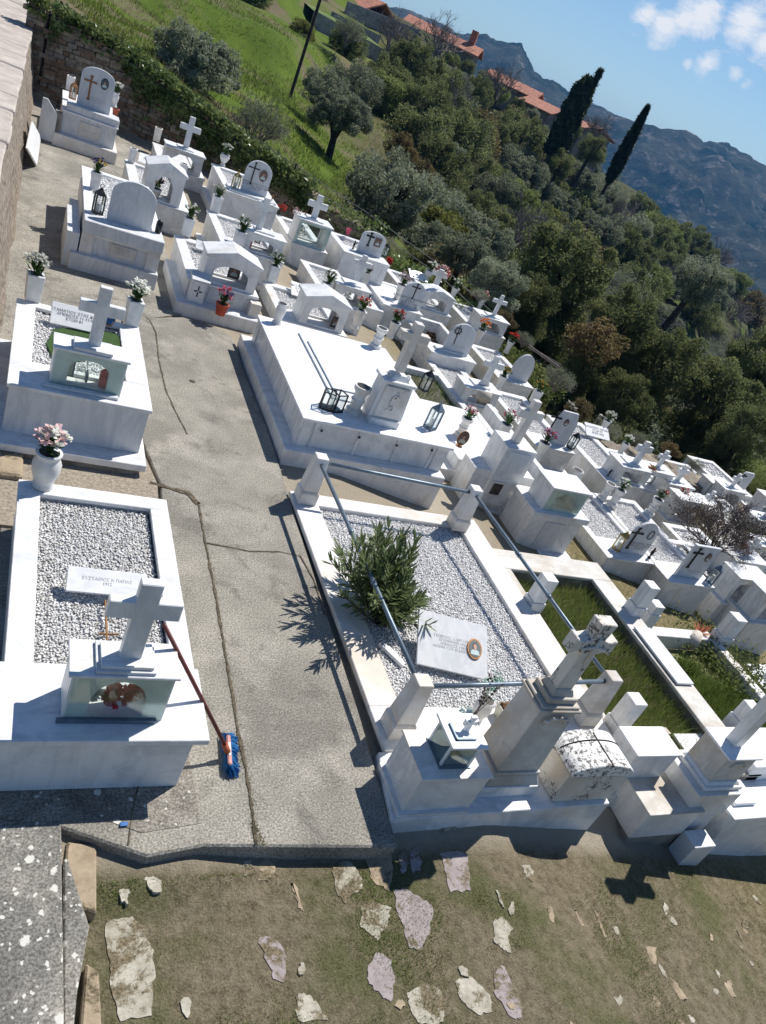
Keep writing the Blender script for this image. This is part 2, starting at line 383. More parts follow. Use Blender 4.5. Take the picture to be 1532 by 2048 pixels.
def portrait(root, c, w, h, ux=(1,0,0), uy=(0,0,1), frame='terracotta', bg='photobg', shirt='shirt', rect=False):
    """ceramic portrait: a framed oval with a head-and-shoulders photograph"""
    ux = Vector(ux).normalized(); uy = Vector(uy).normalized(); n = ux.cross(uy); c = Vector(c)
    def disc(rx, ry, t0, t1, dx=0, dz=0, k=20, pts=None):
        m = MB(); pr = pts or [(rx*math.cos(2*math.pi*i/k)+dx, ry*math.sin(2*math.pi*i/k)+dz) for i in range(k)]
        q = len(pr); vs = [c+ux*a+uy*b+n*t0 for a, b in pr]+[c+ux*a+uy*b+n*t1 for a, b in pr]
        m.add(vs, [tuple(range(q)), tuple(range(2*q-1, q-1, -1))]+[(i, (i+1)%q, (i+1)%q+q, i+q) for i in range(q)]); return m
    sq = lambda s: [(-w/2*s, -h/2*s), (w/2*s, -h/2*s), (w/2*s, h/2*s), (-w/2*s, h/2*s)]
    f = disc(w/2, h/2, 0, .012, pts=sq(1) if rect else None).build('portrait', frame, root)
    disc(w/2*.82, h/2*.82, .011, .0145, pts=sq(.82) if rect else None).build('photograph', bg, f)
    sh = [(-w*.30, -h*.30), (w*.30, -h*.30), (w*.27, -h*.13), (w*.10, -h*.04), (-w*.10, -h*.04), (-w*.27, -h*.13)]
    disc(0, 0, .0145, .0165, pts=sh).build('shirt', shirt, f)
    disc(w*.15, h*.18, .0146, .0172, dz=h*.12).build('hair', 'hairdark', f)
    disc(w*.115, h*.14, .0172, .0185, dz=h*.08).build('face', 'skin', f)
    return f
def cross(root, y, bot, top, aL, aR, w=.09, thick=.07, mat='white', taper=1.0, curved=False):
    """w: stem width"""
    xb, zb = onY(bot, y); xt, zt = onY(top, y); xl, zl = onY(aL, y); xr, zr = onY(aR, y)
    cx = (xb+xt+(xl+xr)/2)/3; za = (zl+zr)/2; ha = (xr-xl)/2; h = w/2; hb = h*taper
    if curved: prof = [(cx-hb*2.2, zb-.02), (cx+hb*2.2, zb-.02), (cx+hb*1.2, zb+.06), (cx+h, zb+.15)]
    else: prof = [(cx-hb, zb-.02), (cx+hb, zb-.02)]
    prof += [(cx+h, za-h), (cx+ha, za-h), (cx+ha, za+h), (cx+h, za+h), (cx+h, zt), (cx-h, zt), (cx-h, za+h), (cx-ha, za+h), (cx-ha, za-h), (cx-h, za-h)]
    if curved: prof += [(cx-h, zb+.15), (cx-hb*1.2, zb+.06)]
    return MB().prism(prof, y-thick/2, y+thick/2).build('cross', mat, root, bevel=.005)
def arch_panel(m, x0, x1, z0, z1, y0, y1, a0, a1, az0, azs, azt, shape='arch', n=12):
    """wall with an opening from a0 to a1: jambs, sill and a lintel following the arch"""
    if x0 < a0: m.box(x0, a0, y0, y1, z0, z1)
    if a1 < x1: m.box(a1, x1, y0, y1, z0, z1)
    if az0 > z0: m.box(a0, a1, y0+.001, y1-.001, z0, az0)
    if shape == 'arch': top = arch(a0, a1, azs, azt, n)
    elif shape == 'penta': w = a1-a0; top = [(a0, azs), (a0+w*.28, azt), (a1-w*.28, azt), (a1, azs)]
    else: top = [(a0, azt), (a1, azt)]
    for (xa, za), (xb, zb_) in zip(top[:-1], top[1:]):
        if xb-xa < 1e-5: continue
        vs = [(xa,y0,za),(xb,y0,zb_),(xb,y0,z1),(xa,y0,z1),(xa,y1,za),(xb,y1,zb_),(xb,y1,z1),(xa,y1,z1)]
        m.add(vs, [(0,1,2,3),(7,6,5,4),(0,4,5,1),(3,2,6,7)])
def shrine(root, x0, x1, y0, y1, z0, z1, jamb=.1, sill=.03, head=.08, rise=.1, shape='arch', roof='flat', over=.03, mat='white', glass=False, back=True, rt=.03, gh=.14, fmat=None, ct=.035):
    m = MB(); a0, a1 = x0+jamb, x1-jamb; azt = z1-head; azs = azt-rise; az0 = z0+sill
    arch_panel(m, x0, x1, z0, z1, y0, y0+ct, a0, a1, az0, azs, azt, shape)
    m.build('front_panel', fmat or mat, root)
    for a_ in (x0, x1-ct): MB().box(a_, a_+ct, y0+ct, y1-ct, z0, z1).build('side_panel', fmat or mat, root, bevel=.002)
    m = MB()
    if back: arch_panel(m, x0, x1, z0, z1, y1-ct, y1, a0, a1, az0, azs, azt, shape)
    else: m.box(x0, x1, y1-ct, y1, z0, z1)
    m.build('back_panel', fmat or mat, root)
    m = MB()
    if roof == 'flat': m.box(x0-over, x1+over, y0-over, y1+over, z1, z1+rt)
    else:
        cx = (x0+x1)/2
        m.prism([(x0-over, z1), (x1+over, z1), (x1+over, z1+.035), (cx, z1+gh), (x0-over, z1+.035)], y0-over, y1+over)
    m.build('roof', mat, root, bevel=.004)
    if glass: MB().box(x0+.012, x1-.012, y0-.012, y0-.004, z0+.004, z1-.004).build('glass_pane', 'glass', root)

# ---------------------------------------------------------------- small things, each kind built once at the origin
def bloom(m, c, r, n=11):
    c = Vector(c)
    for i in range(n):
        th = random.uniform(0, 6.28); ph = random.uniform(-.3, 1.3)
        d = Vector((math.cos(th)*math.cos(ph), math.sin(th)*math.cos(ph), math.sin(ph)))
        u = d.cross(Vector((.3,.2,1))).normalized(); w = d.cross(u)
        a = c+d*r*.25; q = c+d*r; s = r*.42
        m.add([a-u*s*.5, a+u*s*.5, q+u*s+w*s*.3, q-u*s+w*s*.3], [(0,1,2,3)])
def bouquet_meshes(cols, n=9, rad=.09, h=.16, br=.032, z0=0, droop=.0, parent=None):
    st = MB(); parts = {c: MB() for c in cols}
    for i in range(n):
        a = 2.4*i; rr = rad*math.sqrt((i+.5)/n); top = Vector((rr*math.cos(a), rr*math.sin(a), z0+h*(1-.35*(rr/rad)**2)*random.uniform(.85, 1.1)))
        st.tube([(0,0,z0-.04), (top.x*.5, top.y*.5, z0+h*.5), top], .0025, 4)
        bloom(parts[cols[i % len(cols)]], top, br*random.uniform(.8, 1.15))
    lf = MB()
    for i in range(n*5):
        a = random.uniform(0, 6.28); e = random.uniform(.1, 1.2); l = random.uniform(.06, .11)*rad/.09
        d = Vector((math.cos(a)*math.cos(e), math.sin(a)*math.cos(e), math.sin(e))); s = Vector((-math.sin(a), math.cos(a), 0))*.012
        b = Vector((random.uniform(-.3,.3)*rad, random.uniform(-.3,.3)*rad, z0+random.uniform(0, h*.55)))
        lf.add([b-s*.4, b+d*l*.5-s, b+d*l, b+d*l*.5+s], [(0,1,2,3)])
    b = st.build('stems', 'stem', parent); lf.build('leaves', 'stem', b)
    for c in dict.fromkeys(cols): parts[c].build('blossoms', c, b)
    return b
PROTO = {}
def proto(key, maker):
    """first call builds the thing, later calls copy it with its parts"""
    if key not in PROTO: PROTO[key] = maker(); return PROTO[key], True
    return PROTO[key], False
def subcopy(src):
    pass
def vase_parts(root, kind, mat):
    if kind == 'square':
        m = MB(); m.taper(0, 0, 0, .24, .058, .058, .068, .068); m.build('vase', mat, root, bevel=.004)
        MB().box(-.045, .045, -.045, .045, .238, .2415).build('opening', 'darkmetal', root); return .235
    if kind == 'round':
        pr = [(.062,0),(.062,.02),(.045,.04),(.05,.08),(.064,.15),(.066,.20),(.052,.235),(.060,.25),(.062,.27)]
    elif kind == 'urn': pr = [(.05,0),(.05,.015),(.03,.04),(.06,.09),(.085,.14),(.088,.17),(.07,.19),(.085,.205)]
    elif kind == 'jar': pr = [(.085,0),(.09,.02),(.078,.045),(.085,.07),(.115,.16),(.118,.24),(.098,.29),(.092,.31),(.108,.335),(.108,.35)]
    elif kind == 'mould': pr = [(.085,0),(.085,.045),(.058,.065),(.062,.13),(.075,.15),(.062,.17),(.060,.22),(.082,.25),(.088,.265),(.088,.30)]
    elif kind == 'pot': pr = [(.055,0),(.075,.12),(.082,.12),(.082,.145)]
    elif kind == 'flare': pr = [(.055,0),(.052,.03),(.045,.06),(.06,.16),(.075,.24),(.08,.25)]
    MB().lathe(0, 0, pr, 18).build('vase', mat, root, smooth=False if kind == 'mould' else True)
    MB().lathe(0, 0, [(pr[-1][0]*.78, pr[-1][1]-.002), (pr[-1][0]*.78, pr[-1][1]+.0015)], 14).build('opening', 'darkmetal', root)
    return pr[-1][1]
def build_vase(kind, mat, fl):
    r = thing('flower_vase' if fl else 'vase', '', 'vase')
    h = vase_parts(r, kind, mat)
    if fl == 'daisy': bouquet_meshes(['fwhite', 'fpale'], 12, .12, .20, .055, h, parent=r)
    elif fl: bouquet_meshes(fl.split('+'), 11, .10, .17, .036, h, parent=r)
    return r
def vase(kind, fl, p, z, s, label, mat='white', group=None, rz=None, name=None):
    x, y = onZ(p, z); key = (kind, mat, fl); src, first = proto(key, lambda: build_vase(kind, mat, fl))
    rz = random.uniform(-.15, .15) if rz is None else rz
    o = src if first else dup(src, (0,0,0))
    o.location = (x, y, z+.001); o.rotation_euler = (0, 0, rz); o.scale = (s, s, s); o['label'] = label
    if 'group' in o and not group: del o['group']
    if group: o['group'] = group
    if name: o.name = name
    if kind == 'pot': o.name = 'flower_pot'; o['category'] = 'flower pot'
    return o
def build_lantern(mat, w=.05, h=.2, cap='pyramid', red=False, wire=False):
    r = thing('grave_lantern', '', 'lantern'); m = MB()
    m.box(-w*1.15, w*1.15, -w*1.15, w*1.15, 0, .018)
    m.build('base', mat, r, bevel=.002); 
    if wire:
        tp = MB()
        for s_ in (-1, 1): tp.box(-w*1.1, w*1.1, s_*w-.006, s_*w+.006, h, h+.010); tp.box(s_*w-.006, s_*w+.006, -w, w, h+.0005, h+.0105)
        tp.build('top_frame', mat, r)
    else: MB().box(-w*1.08, w*1.08, -w*1.08, w*1.08, h, h+.012).build('top_plate', mat, r, bevel=.002)
    f = MB()
    for sx in (-1, 1):
        for sy in (-1, 1): f.box(sx*w-.0065, sx*w+.0065, sy*w-.0065, sy*w+.0065, .018, h)
    f.build('frame', mat, r)
    g = MB(); 
    for sx in (-1, 1): g.box(sx*(w-.004), sx*(w-.006), -w+.006, w-.006, .02, h-.002); g.box(-w+.006, w-.006, sx*(w-.004), sx*(w-.006), .02, h-.002)
    g.build('glass_pane', 'lampglass', r)
    if wire: return r
    c = MB().taper(0, 0, h+.012, h+.06, w*1.12, w*1.12, w*.35, w*.35); c.box(-w*.3, w*.3, -w*.3, w*.3, h+.06, h+.075); cp = c.build('cap', mat, r, bevel=.002)
    t = MB(); t.tube([(.022*math.cos(a), 0, h+.095+.022*math.sin(a)) for a in [i*math.pi/5 for i in range(11)]], .003, 4).build('ring', mat, cp)
    MB().lathe(0, 0, [(.022, .018), (.022, .11)], 10).build('candle', 'red' if red else 'ceramic', r)
    return r
def lantern(mat, p, z, s, label, rz=.2, tall=1, red=False, wire=False):
    x, y = onZ(p, z); src, first = proto(('lan', mat, red, wire), lambda: build_lantern(mat, w=.045 if not wire else .062, red=red, wire=wire))
    o = src if first else dup(src, (0,0,0))
    o.location = (x, y, z+.001); o.rotation_euler = (0,0,rz); o.scale = (s, s, s*tall); o['label'] = label
    return o
# ================================================================ GRAVES
X3, Z3 = Vector((1,0,0)), Vector((0,0,1))
def rect(z, fl, fr, bl=None, length=2.0):
    a = onZ(fl, z); b = onZ(fr, z); y0 = (a[1]+b[1])/2; y1 = onZ(bl, z)[1] if bl else y0+length
    return a[0], b[0], y0, y1
def T(root, lines, x, y, z, size, mat='inscribe', stretch=1):
    return text('inscription', lines, (x, y-.002, z), X3, Z3, size, mat, root, .001, stretch)
def plaque(root_or_none, label, cen, w, h, tilt, yaw, lines, size, mat='clean', tmat='inscribe', thick=.02, own=True, port=None, stretch=1):
    """a loose inscribed slab resting tilted on a grave"""
    ux = Vector((math.cos(yaw), math.sin(yaw), 0)); hz = Vector((-math.sin(yaw), math.cos(yaw), 0))
    uy = hz*math.cos(tilt)+Z3*math.sin(tilt); n = ux.cross(uy); c = Vector(cen)
    r = thing('inscribed_plaque', label, 'plaque', c)
    m = MB(); k = [(-w/2,-h/2),(w/2,-h/2),(w/2,h/2),(-w/2,h/2)]
    vs = [c+ux*a+uy*b for a, b in k]+[c+ux*a+uy*b-n*thick for a, b in k]
    m.add(vs, [(0,1,2,3),(7,6,5,4),(0,4,5,1),(1,5,6,2),(2,6,7,3),(3,7,4,0)]); m.build('slab', mat, r, bevel=.003)
    if lines: text('inscription', lines, c, ux, uy, size, tmat, r, .003, stretch)
    if port: portrait(r, c+ux*port[0]+uy*port[1], port[2], port[3], ux, uy, 'bronze')
    return r

# ---- G1: nearest left grave, broom leaning on it
z = .45; x0, x1, y0, y1 = .285, 1.36, 3.2, 5.13
g = root_at('marble_grave', 'nearest grave left of the path, with pebbles and a cross on a glass fronted box', 'grave', (x0+x1)/2, y0, 0)
k = .15
m = MB(); t = .035
m.box(x0, x0+k, y0+.1, y1-k, z-t, z); m.box(x1-k+.01, x1, y0+.1, y1-k, z-t, z); m.box(x0, x1, y1-k, y1, z-t, z-.001)
m.build('kerb', 'white', g, bevel=.004)
m = MB(); m.box(x0+.02, x0+k-.02, y0, y1-.02, z-.6, z-t); m.box(x1-k+.02, x1-.02, y0, y1-.02, z-.6, z-t); m.box(x0+k-.02, x1-k+.02, y1-k+.02, y1-.02, z-.6, z-t)
m.build('kerb_wall', 'white', g, bevel=.003)
xs1, ys0 = onZ(P('z6',1230,1555), z+.02); xs0 = x0-.12; ys1 = y0+.12
MB().box(xs0, xs1, ys0, ys1, z-.02, z+.02).build('front_slab', 'white', g, bevel=.004)
xb1, zb1 = onY(P('z6',1165,1565), ys0+.05)
MB().box(xs0+.06, xs1-.07, ys0+.04, ys1-.02, -.12, z-.02).build('front_wall', 'white', g, bevel=.004)
MB().box(x0+k, x1-k, ys1, y1-k, z-.25, z-.062).build('bed', 'bedbase', g)
pebbles('gravel', x0+k, x1-k, ys1, y1-k, z-.055, .0175, 'gravelgrey', g, seed=3)
zc = .835
xa, ya = onZ(P('z6',410,1165), zc); xb, yb = onZ(P('z6',1057,1195), zc); _, yk = onZ(P('z6',410,965), zc)
yc = (ya+yb)/2; yk = max(yk, yc+.25)
shrine(g, xa+.015, xb-.015, yc+.015, yk-.01, z+.021, zc-.02, jamb=.12, sill=.03, head=.04, rise=.16, over=.02, rt=.02, glass=True, back=True, ct=.03)
MB().box(xa-.01, xb-.05, yc-.012, yc+.012, z+.021, z+.045).build('door_rail', 'rail', g, bevel=.002)
m = MB(); m.box(xa+.03, xb-.1, yk-.5, yk-.1, z+.06, z+.07)
q0 = onZ(P('z6',565,1150), zc+.02); q1 = onZ(P('z6',920,1170), zc+.02); q2 = onZ(P('z6',565,965), zc+.02)
MB().box(q0[0], q1[0], q0[1], q2[1], zc, zc+.02).build('lower_plate', 'white', g, bevel=.002)
q0b = onZ(P('z6',595,1120), zc+.04); q1b = onZ(P('z6',905,1130), zc+.04); 
MB().box(q0b[0], q1b[0], q0b[1], q2[1]-.03, zc+.02, zc+.042).build('upper_plate', 'white', g, bevel=.002)
ycr = onZ(P('z6',755,1050), zc+.042)[1]
cross(g, ycr, P('z6',755,1050), P('z6',905,625), P('z6',625,765), P('z6',1060,790), w=.115, thick=.06)
# things kept inside the glass box
def vigil(label, x, y, z, s=1, mat='red', parent=None):
    r = thing('vigil_lamp', label, 'candle', (x, y, z)); h = .13*s
    MB().lathe(x, y, [(.03*s, z), (.034*s, z+h*.6), (.026*s, z+h*.75)], 12).build('cup', mat, r, smooth=True)
    MB().lathe(x, y, [(.036*s, z+h*.75), (.02*s, z+h*.92), (.006*s, z+h)], 12).build('lid', mat, r, smooth=True)
    return r
xm, ym = (xa+xb)/2, (yc+yk)/2
vigil('red vigil lamp inside the glass box of the nearest left grave', xm-.02, yc+.1, z+.07, 1.2)
m = MB()
for i in range(9): bloom(m, (xm-.13+random.uniform(-.03,.03), yc+.08+random.uniform(-.03,.03), z+.14+random.uniform(0,.05)), .045, 8)
r = tag(m.build('cloth_rose', 'ceramic'), 'white artificial rose behind the glass of the nearest left grave', 'flower')
m = MB()
for i in range(12): bloom(m, (xm+.02+random.uniform(-.07,.07), yc+.06+random.uniform(-.03,.03), z+.15+random.uniform(-.02,.06)), .05, 8)
r = tag(m.build('cloth_poppy', 'red'), 'red artificial flower spread behind the glass of the nearest left grave', 'flower')
pc = onZ(P('z6',600,665), z)
plaque(None, 'white tilted plaque with faint lettering lying in pebbles of the nearest left grave', (pc[0]+.02, pc[1], z+.06), .50, .17, .5, -.02, 'ΕΥΣΤΑΘΙΟΣ Ν ΠΑΠΑΣ\n1912', .030, tmat='faint')
# iron cross stuck in the pebbles
pt = onZ(P('z6',625,935), z-.03)
r = thing('iron_cross', 'thin rusty iron cross lying in the pebbles behind the nearest glass box', 'cross', (pt[0], pt[1], z))
MB().tube([(pt[0], pt[1]-.05, z-.03), (pt[0]-.005, pt[1]+.28, z+.0)], .007).build('upright', 'bronze', r)
MB().tube([(pt[0]-.05, pt[1]+.0, z-.025), (pt[0]+.07, pt[1]+.0, z-.022)], .007).build('arm', 'bronze', r)

# ---- G2: second grave left of the path with turf strip
z = .6; x0, x1, y0, y1 = .15, 1.29, 6.27, 8.0
g = root_at('marble_grave', 'white grave left of the path with a green turf strip and glass fronted box', 'grave', (x0+x1)/2, y0, 0)
k = .155
m = MB(); m.box(x0-.02, x0+k, y0+.45, y1-.1, z-t, z); m.box(x1-k-.03, x1+.02, y0+.45, y1-.1, z-t, z); m.box(x0-.02, x1+.02, y1-.1, y1+.02, z-t, z-.001); m.box(x0-.02, x1+.02, y0-.02, y0+.45, z-t, z-.0015)
m.build('coping', 'white', g, bevel=.004)
MB().box(x0, x1, y0, y0+.44, .13, z-t).build('front_wall', 'grey', g, bevel=.003)
m = MB(); m.box(x0, x0+.1, y0+.441, y1, .1, z-t); m.box(x1-.1, x1, y0+.441, y1, .1, z-t); m.box(x0+.1, x1-.1, y1-.06, y1, .1, z-t)
m.build('side_wall', 'white', g)
MB().box(x0-.12, x1+.06, y0-.2, y1+.02, .06, .13).build('base_slab', 'white', g, bevel=.005)
m = MB(); m.prism([(x0-.11, y0-.18), (x1-.05, y0-.18), (x1+.03, y0-.12), (x1+.05, y0+.0), (x1+.05, y1), (x0-.11, y1)], -.15, .06, 'z'); m.build('footing', 'cement', g)
MB().box(x0+k, x1-k-.03, y0+.45, y1-.1, z-.2, z-.052).build('bed', 'bedbase', g)
pebbles('gravel', x0+k, x1-k-.03, y0+.45, y1-.1, z-.045, .022, 'gravel', g, seed=5)
q = [onZ(P('z5',*a), z-.02) for a in ((330,330),(420,325),(560,340),(700,350),(730,380),(755,435),(600,500),(340,540),(285,420))]
MB().prism([(a, b) for a, b in q], z-.05, z-.02, 'z').build('turf', 'turf', g)
zc = zp(*onZ(P('z5',290,665), z), P('z5',330,430))
xa, ya = onZ(P('z5',328,430), zc); xb, yb = onZ(P('z5',805,545), zc); yk = onZ(P('z5',330,345), zc)[1]; yc = (ya+yb)/2
shrine(g, xa+.02, xb-.02, yc+.02, yk-.02, z+.001, zc-.025, jamb=.13, sill=.03, head=.05, rise=.10, over=.02, rt=.024, glass=True, back=True, ct=.03)
MB().box(xa-.03, xb-.04, yc-.05, yc, z+.001, z+.025).build('door_rail', 'grey', g, bevel=.002)
q0 = onZ(P('z5',455,435), zc+.03); q1 = onZ(P('z5',695,495), zc+.03); q2 = onZ(P('z5',450,365), zc+.03)
MB().box(q0[0], q1[0], (q0[1]+q1[1])/2, q2[1]-.02, zc, zc+.032).build('cross_base', 'white', g, bevel=.003)
ycr = onZ(P('z5',580,425), zc+.032)[1]
cross(g, ycr, P('z5',580,425), P('z5',655,75), P('z5',485,180), P('z5',765,235), w=.10, thick=.06)
ym = (yc+yk)/2
vigil('red vigil lamp standing inside the glass box of the turf strip grave', xb-.17, yc+.1, z+.035, 1.35)
vigil('green glass vigil lamp standing inside the glass box of the turf strip grave', xa+.26, yc+.1, z+.035, 1.2, 'lampglass')
r = thing('picture_frame', 'small pale icon frame leaning inside the glass box of the turf strip grave', 'picture frame', (xa+.16, yc+.14, z))
MB().box(xa+.11, xa+.21, yc+.15, yc+.165, z+.04, z+.2).build('frame', 'rail', r); MB().box(xa+.125, xa+.195, yc+.146, yc+.149, z+.055, z+.185).build('picture', 'cream', r)
r = tag(MB().box(xa+.30, xb-.30, yc+.08, yc+.17, z+.04, z+.13).build('storage_tin', 'rail', bevel=.01), 'pale blue tin lying inside the glass box of the turf strip grave', 'tin')
a = onZ(P('z5',300,320), z+.02); b = onZ(P('z5',575,330), z+.02)
pc = onZ(P('z5',445,262), z+.06)
plaque(None, 'white slab with dark Greek lettering propped at the head of the turf strip grave', (pc[0]+.02, pc[1]-.02, z+.08), .44, .23, .75, 0, 'ΣΤΑΜΑΤΙΟΣ ΣΤΑΣ ΚΡΙΝ\nΑΠΕΒΙΩΣΕ 11-11-9\nΕΤΩΝ 81', .040)
pp = onZ(P('z5',665,310), z+.03)
r = thing('portrait_plaque', 'oval colour portrait propped beside the lettered slab behind the cross', 'portrait', (pp[0], pp[1], z))
portrait(r, (pp[0], pp[1]+.02, z+.1), .11, .16, (1,0,0), (0,.6,.8), 'bronze', 'photoblue', 'photoblue')

# ---- T2: big round headstone with lantern
z = .65; H = 3.35
x0, x1, y0, y1 = .241*H, .549*H, 3.262*H, 4.05*H
g = root_at('marble_grave', 'tall grey grave with a big plain round topped headstone and lettered panel', 'grave', (x0+x1)/2, y0, 0)
m = MB(); m.box(x0, x0+.13, y0+.35, y1, z-.035, z); m.box(x1-.13, x1, y0+.35, y1, z-.035, z); m.box(x0+.13, x1-.13, y1-.13, y1, z-.035, z); m.build('kerb', 'clean', g, bevel=.004)
MB().box(x0, x1+.01, y0, y0+.35, z-.17, z).build('moulding', 'grey', g, bevel=.008)
MB().box(x0+.03, x1-.03, y0+.05, y1-.02, z-.2, z-.05).build('bed', 'clean', g)
pebbles('gravel', x0+.14, x1-.14, y0+.36, y1-.14, z-.03, .032, 'gravel', g, seed=6)
za = z-.17
zb = onY(P('B',325,1050), y0+.03)[1]
MB().box(x0+.02, x1-.03, y0+.06, y1, zb, za).build('body', 'grey', g)
for a_, b_ in ((x0, x0+.16), (x1-.17, x1)): MB().box(a_, b_, y0+.03, y0+.06, zb, za).build('pilaster', 'warm', g, bevel=.002)
pa = onY(P('B',635,925), y0+.05); pb = onY(P('B',845,1155), y0+.05)
MB().box(pa[0], pb[0]+.01, y0+.035, y0+.06, pb[1]+.03, pa[1]-.04).build('name_panel', 'warm', g, bevel=.003)
T(g, 'ΟΙΚΟΓΕΝΕΙΑ\nΜΙΧΑΗΛ\nΠΑΠΑΔΗΣ', (pa[0]+pb[0])/2, y0+.034, (pa[1]+pb[1])/2, .04, 'faint')
MB().box(x0-.1, x1+.02, y0-.04, y1-.3, -.1, zb).build('base_step', 'grey', g, bevel=.006)
q = onZ(P('B',280,560), zb+.25)
MB().box(x0-.18, x0-.02, y0+.02, q[1]-.1, -.1, zb+.25).build('side_wall', 'grey', g, bevel=.004)
headstone(g, y0+.28, P('B',580,690), P('B',1025,840), P('B',640,430), P('B',830,318), 'arch', 'grey', .05, z)

# ---- T1: far left grave by the wall, bronze cross
z = .62; H = 4-z
x0, x1, y0 = .160*H, .453*H, 5.11*H; y1 = y0+1.9
g = root_at('marble_grave', 'marble grave by the stone wall with a bronze cross on its veined arched headstone', 'grave', (x0+x1)/2, y0, 0)
MB().box(x0-.02, x1+.02, y0, y1, z-.03, z).build('coping', 'clean', g, bevel=.004)
zm = onY(P('A',425,530), y0+.05)[1]
MB().box(x0+.05, x1+.02, y0+.04, y0+.42, z+.001, z+.13).build('moulding', 'grey', g, bevel=.01)
MB().box(x0, x1, y0+.02, y1-.02, .2, z-.03).build('body', 'grey', g, bevel=.003)
pa = onY(P('A',570,700), y0+.02); pb = onY(P('A',760,890), y0+.02)
MB().box(pa[0], pb[0], y0, y0+.021, .27, .52).build('name_panel', 'warm', g, bevel=.003)
T(g, 'ΟΙΚΟΓΕΝΕΙΑ', (pa[0]+pb[0])/2, y0-.001, .38, .04, 'faint')
MB().box(x0-.1, x1+.08, y0-.14, y1, -.2, .2).build('base_step', 'warm', g, bevel=.008)
yh = y0+.25
headstone(g, yh, P('A',525,545), P('A',860,665), P('A',575,225), P('A',720,175), 'arch', 'stone', .05, z+.13)
emblem(g, yh, P('A',680,268), P('A',648,500), P('A',622,300), P('A',722,340), 'bronze', .03)
pt = onY(P('A',815,350), yh); portrait(g, (pt[0], yh-.002, pt[1]), .14, .20, frame='darkmetal', bg='photobg')
T(g, 'ΔΗΜΗΤΡΙΟΣ\nΓ ΜΑΝΟΣ', onY(P('A',760,520), yh)[0]-.05, yh, onY(P('A',740,520), yh)[1], .05, 'faint')
r = thing('standing_slab', 'grey marble panel with clipped corner standing left of the bronze cross grave', 'stone slab', (x0-.35, y0-.1, 0))
xa, zaa = onY(P('A',150,700), y0-.1); xb = onY(P('A',310,790), y0-.1)[0]; zt1 = onY(P('A',155,470), y0-.1)[1]
MB().prism([(xa, 0), (xb, 0), (xb, zt1-.22), (xb-.2, zt1), (xa, zt1)], y0-.12, y0-.07).build('panel', 'grey', r, bevel=.003)
MB().box(xb, x0-.01, y0-.06, y0+.1, 0, .55).build('brace', 'cement', r)

# ---- generic graves further off
def shrine_grave(label, z, x0, x1, y0, y1, zroof, cr=None, jamb=.12, shape='arch', roof='flat', sy=None, sd=.42, step=.0, stepz=.3, mat='white', bed='gravel', cw=.09, sx=None, glass=False, curved=False, kw=.13, seed=1, fb=.5, rise=.09, drop=.9, gh=.14, head=.07, inset=.03, cmat=None, ct=.035, plate=True):
    g = root_at('marble_grave', label, 'grave', (x0+x1)/2, y0, z-drop+.1)
    kerb_bed(g, x0, x1, y0, y1, z, kw=kw, fb=fb, mat=mat, bed=bed, drop=drop, step=step, stepz=stepz, seed=seed)
    sy0 = y0+inset if sy is None else sy
    a, b = sx if sx else (x0+.06, x1-.06)
    shrine(g, a, b, sy0, sy0+sd, z+.001, zroof, jamb=jamb, shape=shape, roof=roof, mat=mat, glass=glass, rise=rise, gh=gh, head=head, ct=ct)
    if cr:
        yc = sy0+sd*.45
        zr = zroof+.03 if roof == 'flat' else zroof+gh-.03
        if plate:
            MB().box((a+b)/2-.16, (a+b)/2+.16, sy0+.06, sy0+sd-.06, zr, zr+.025).build('cross_base', mat, g, bevel=.003)
        cross(g, yc, *cr, w=cw, thick=.06, mat=cmat or mat, curved=curved)
    return g
def stone_grave(label, z, x0, x1, y0, y1, hs, shape='arch', em=None, pt=None, tx=None, sy=.2, mat='white', hmat='stone', bed='gravel', step=0, stepz=.3, kw=.13, fb=.5, seed=1, drop=.9, block=0, ps=(.13,.17), txs=.045, emmat='darkmetal', ptf='photored', rectp=False, txm='inscribe', bmat=None, ew=.02):
    g = root_at('marble_grave', label, 'grave', (x0+x1)/2, y0, z-drop+.1)
    kerb_bed(g, x0, x1, y0, y1, z, kw=kw, fb=fb, mat=mat, bed=bed, drop=drop, step=step, stepz=stepz, seed=seed, bmat=bmat)
    zz = z
    if block: MB().box(x0+.05, x1-.05, y0+.03, y0+fb-.05, z+.001, z+block).build('pedestal', mat, g, bevel=.005); zz = z+block
    yh = y0+sy
    headstone(g, yh, hs[0], hs[1], hs[2], hs[3], shape, hmat, .05, zz)
    if em: emblem(g, yh, *em, mat=emmat, w=ew)
    if pt: q = onY(pt, yh); portrait(g, (q[0], yh-.002, q[1]), ps[0], ps[1], frame=ptf, rect=rectp, bg='photored')
    if tx: q = onY(tx[0], yh); T(g, tx[1], q[0], yh, q[1], txs, txm)
    return g
def zroof_of(y, p): return onY(p, y)[1]

# T3 shrine with house-shaped opening, behind the big round headstone
z = .40; H = 3.6; y0 = 3.83*H
g3 = shrine_grave('white grave with a gabled shrine behind the big round headstone', z, .462*H, .728*H, y0, 4.45*H, z+.50, None, jamb=.16, shape='penta', roof='gable', sx=(.50*H, .67*H), sd=.45, mat='white', rise=.16, seed=11, kw=.16, gh=.17, bed='gravel')
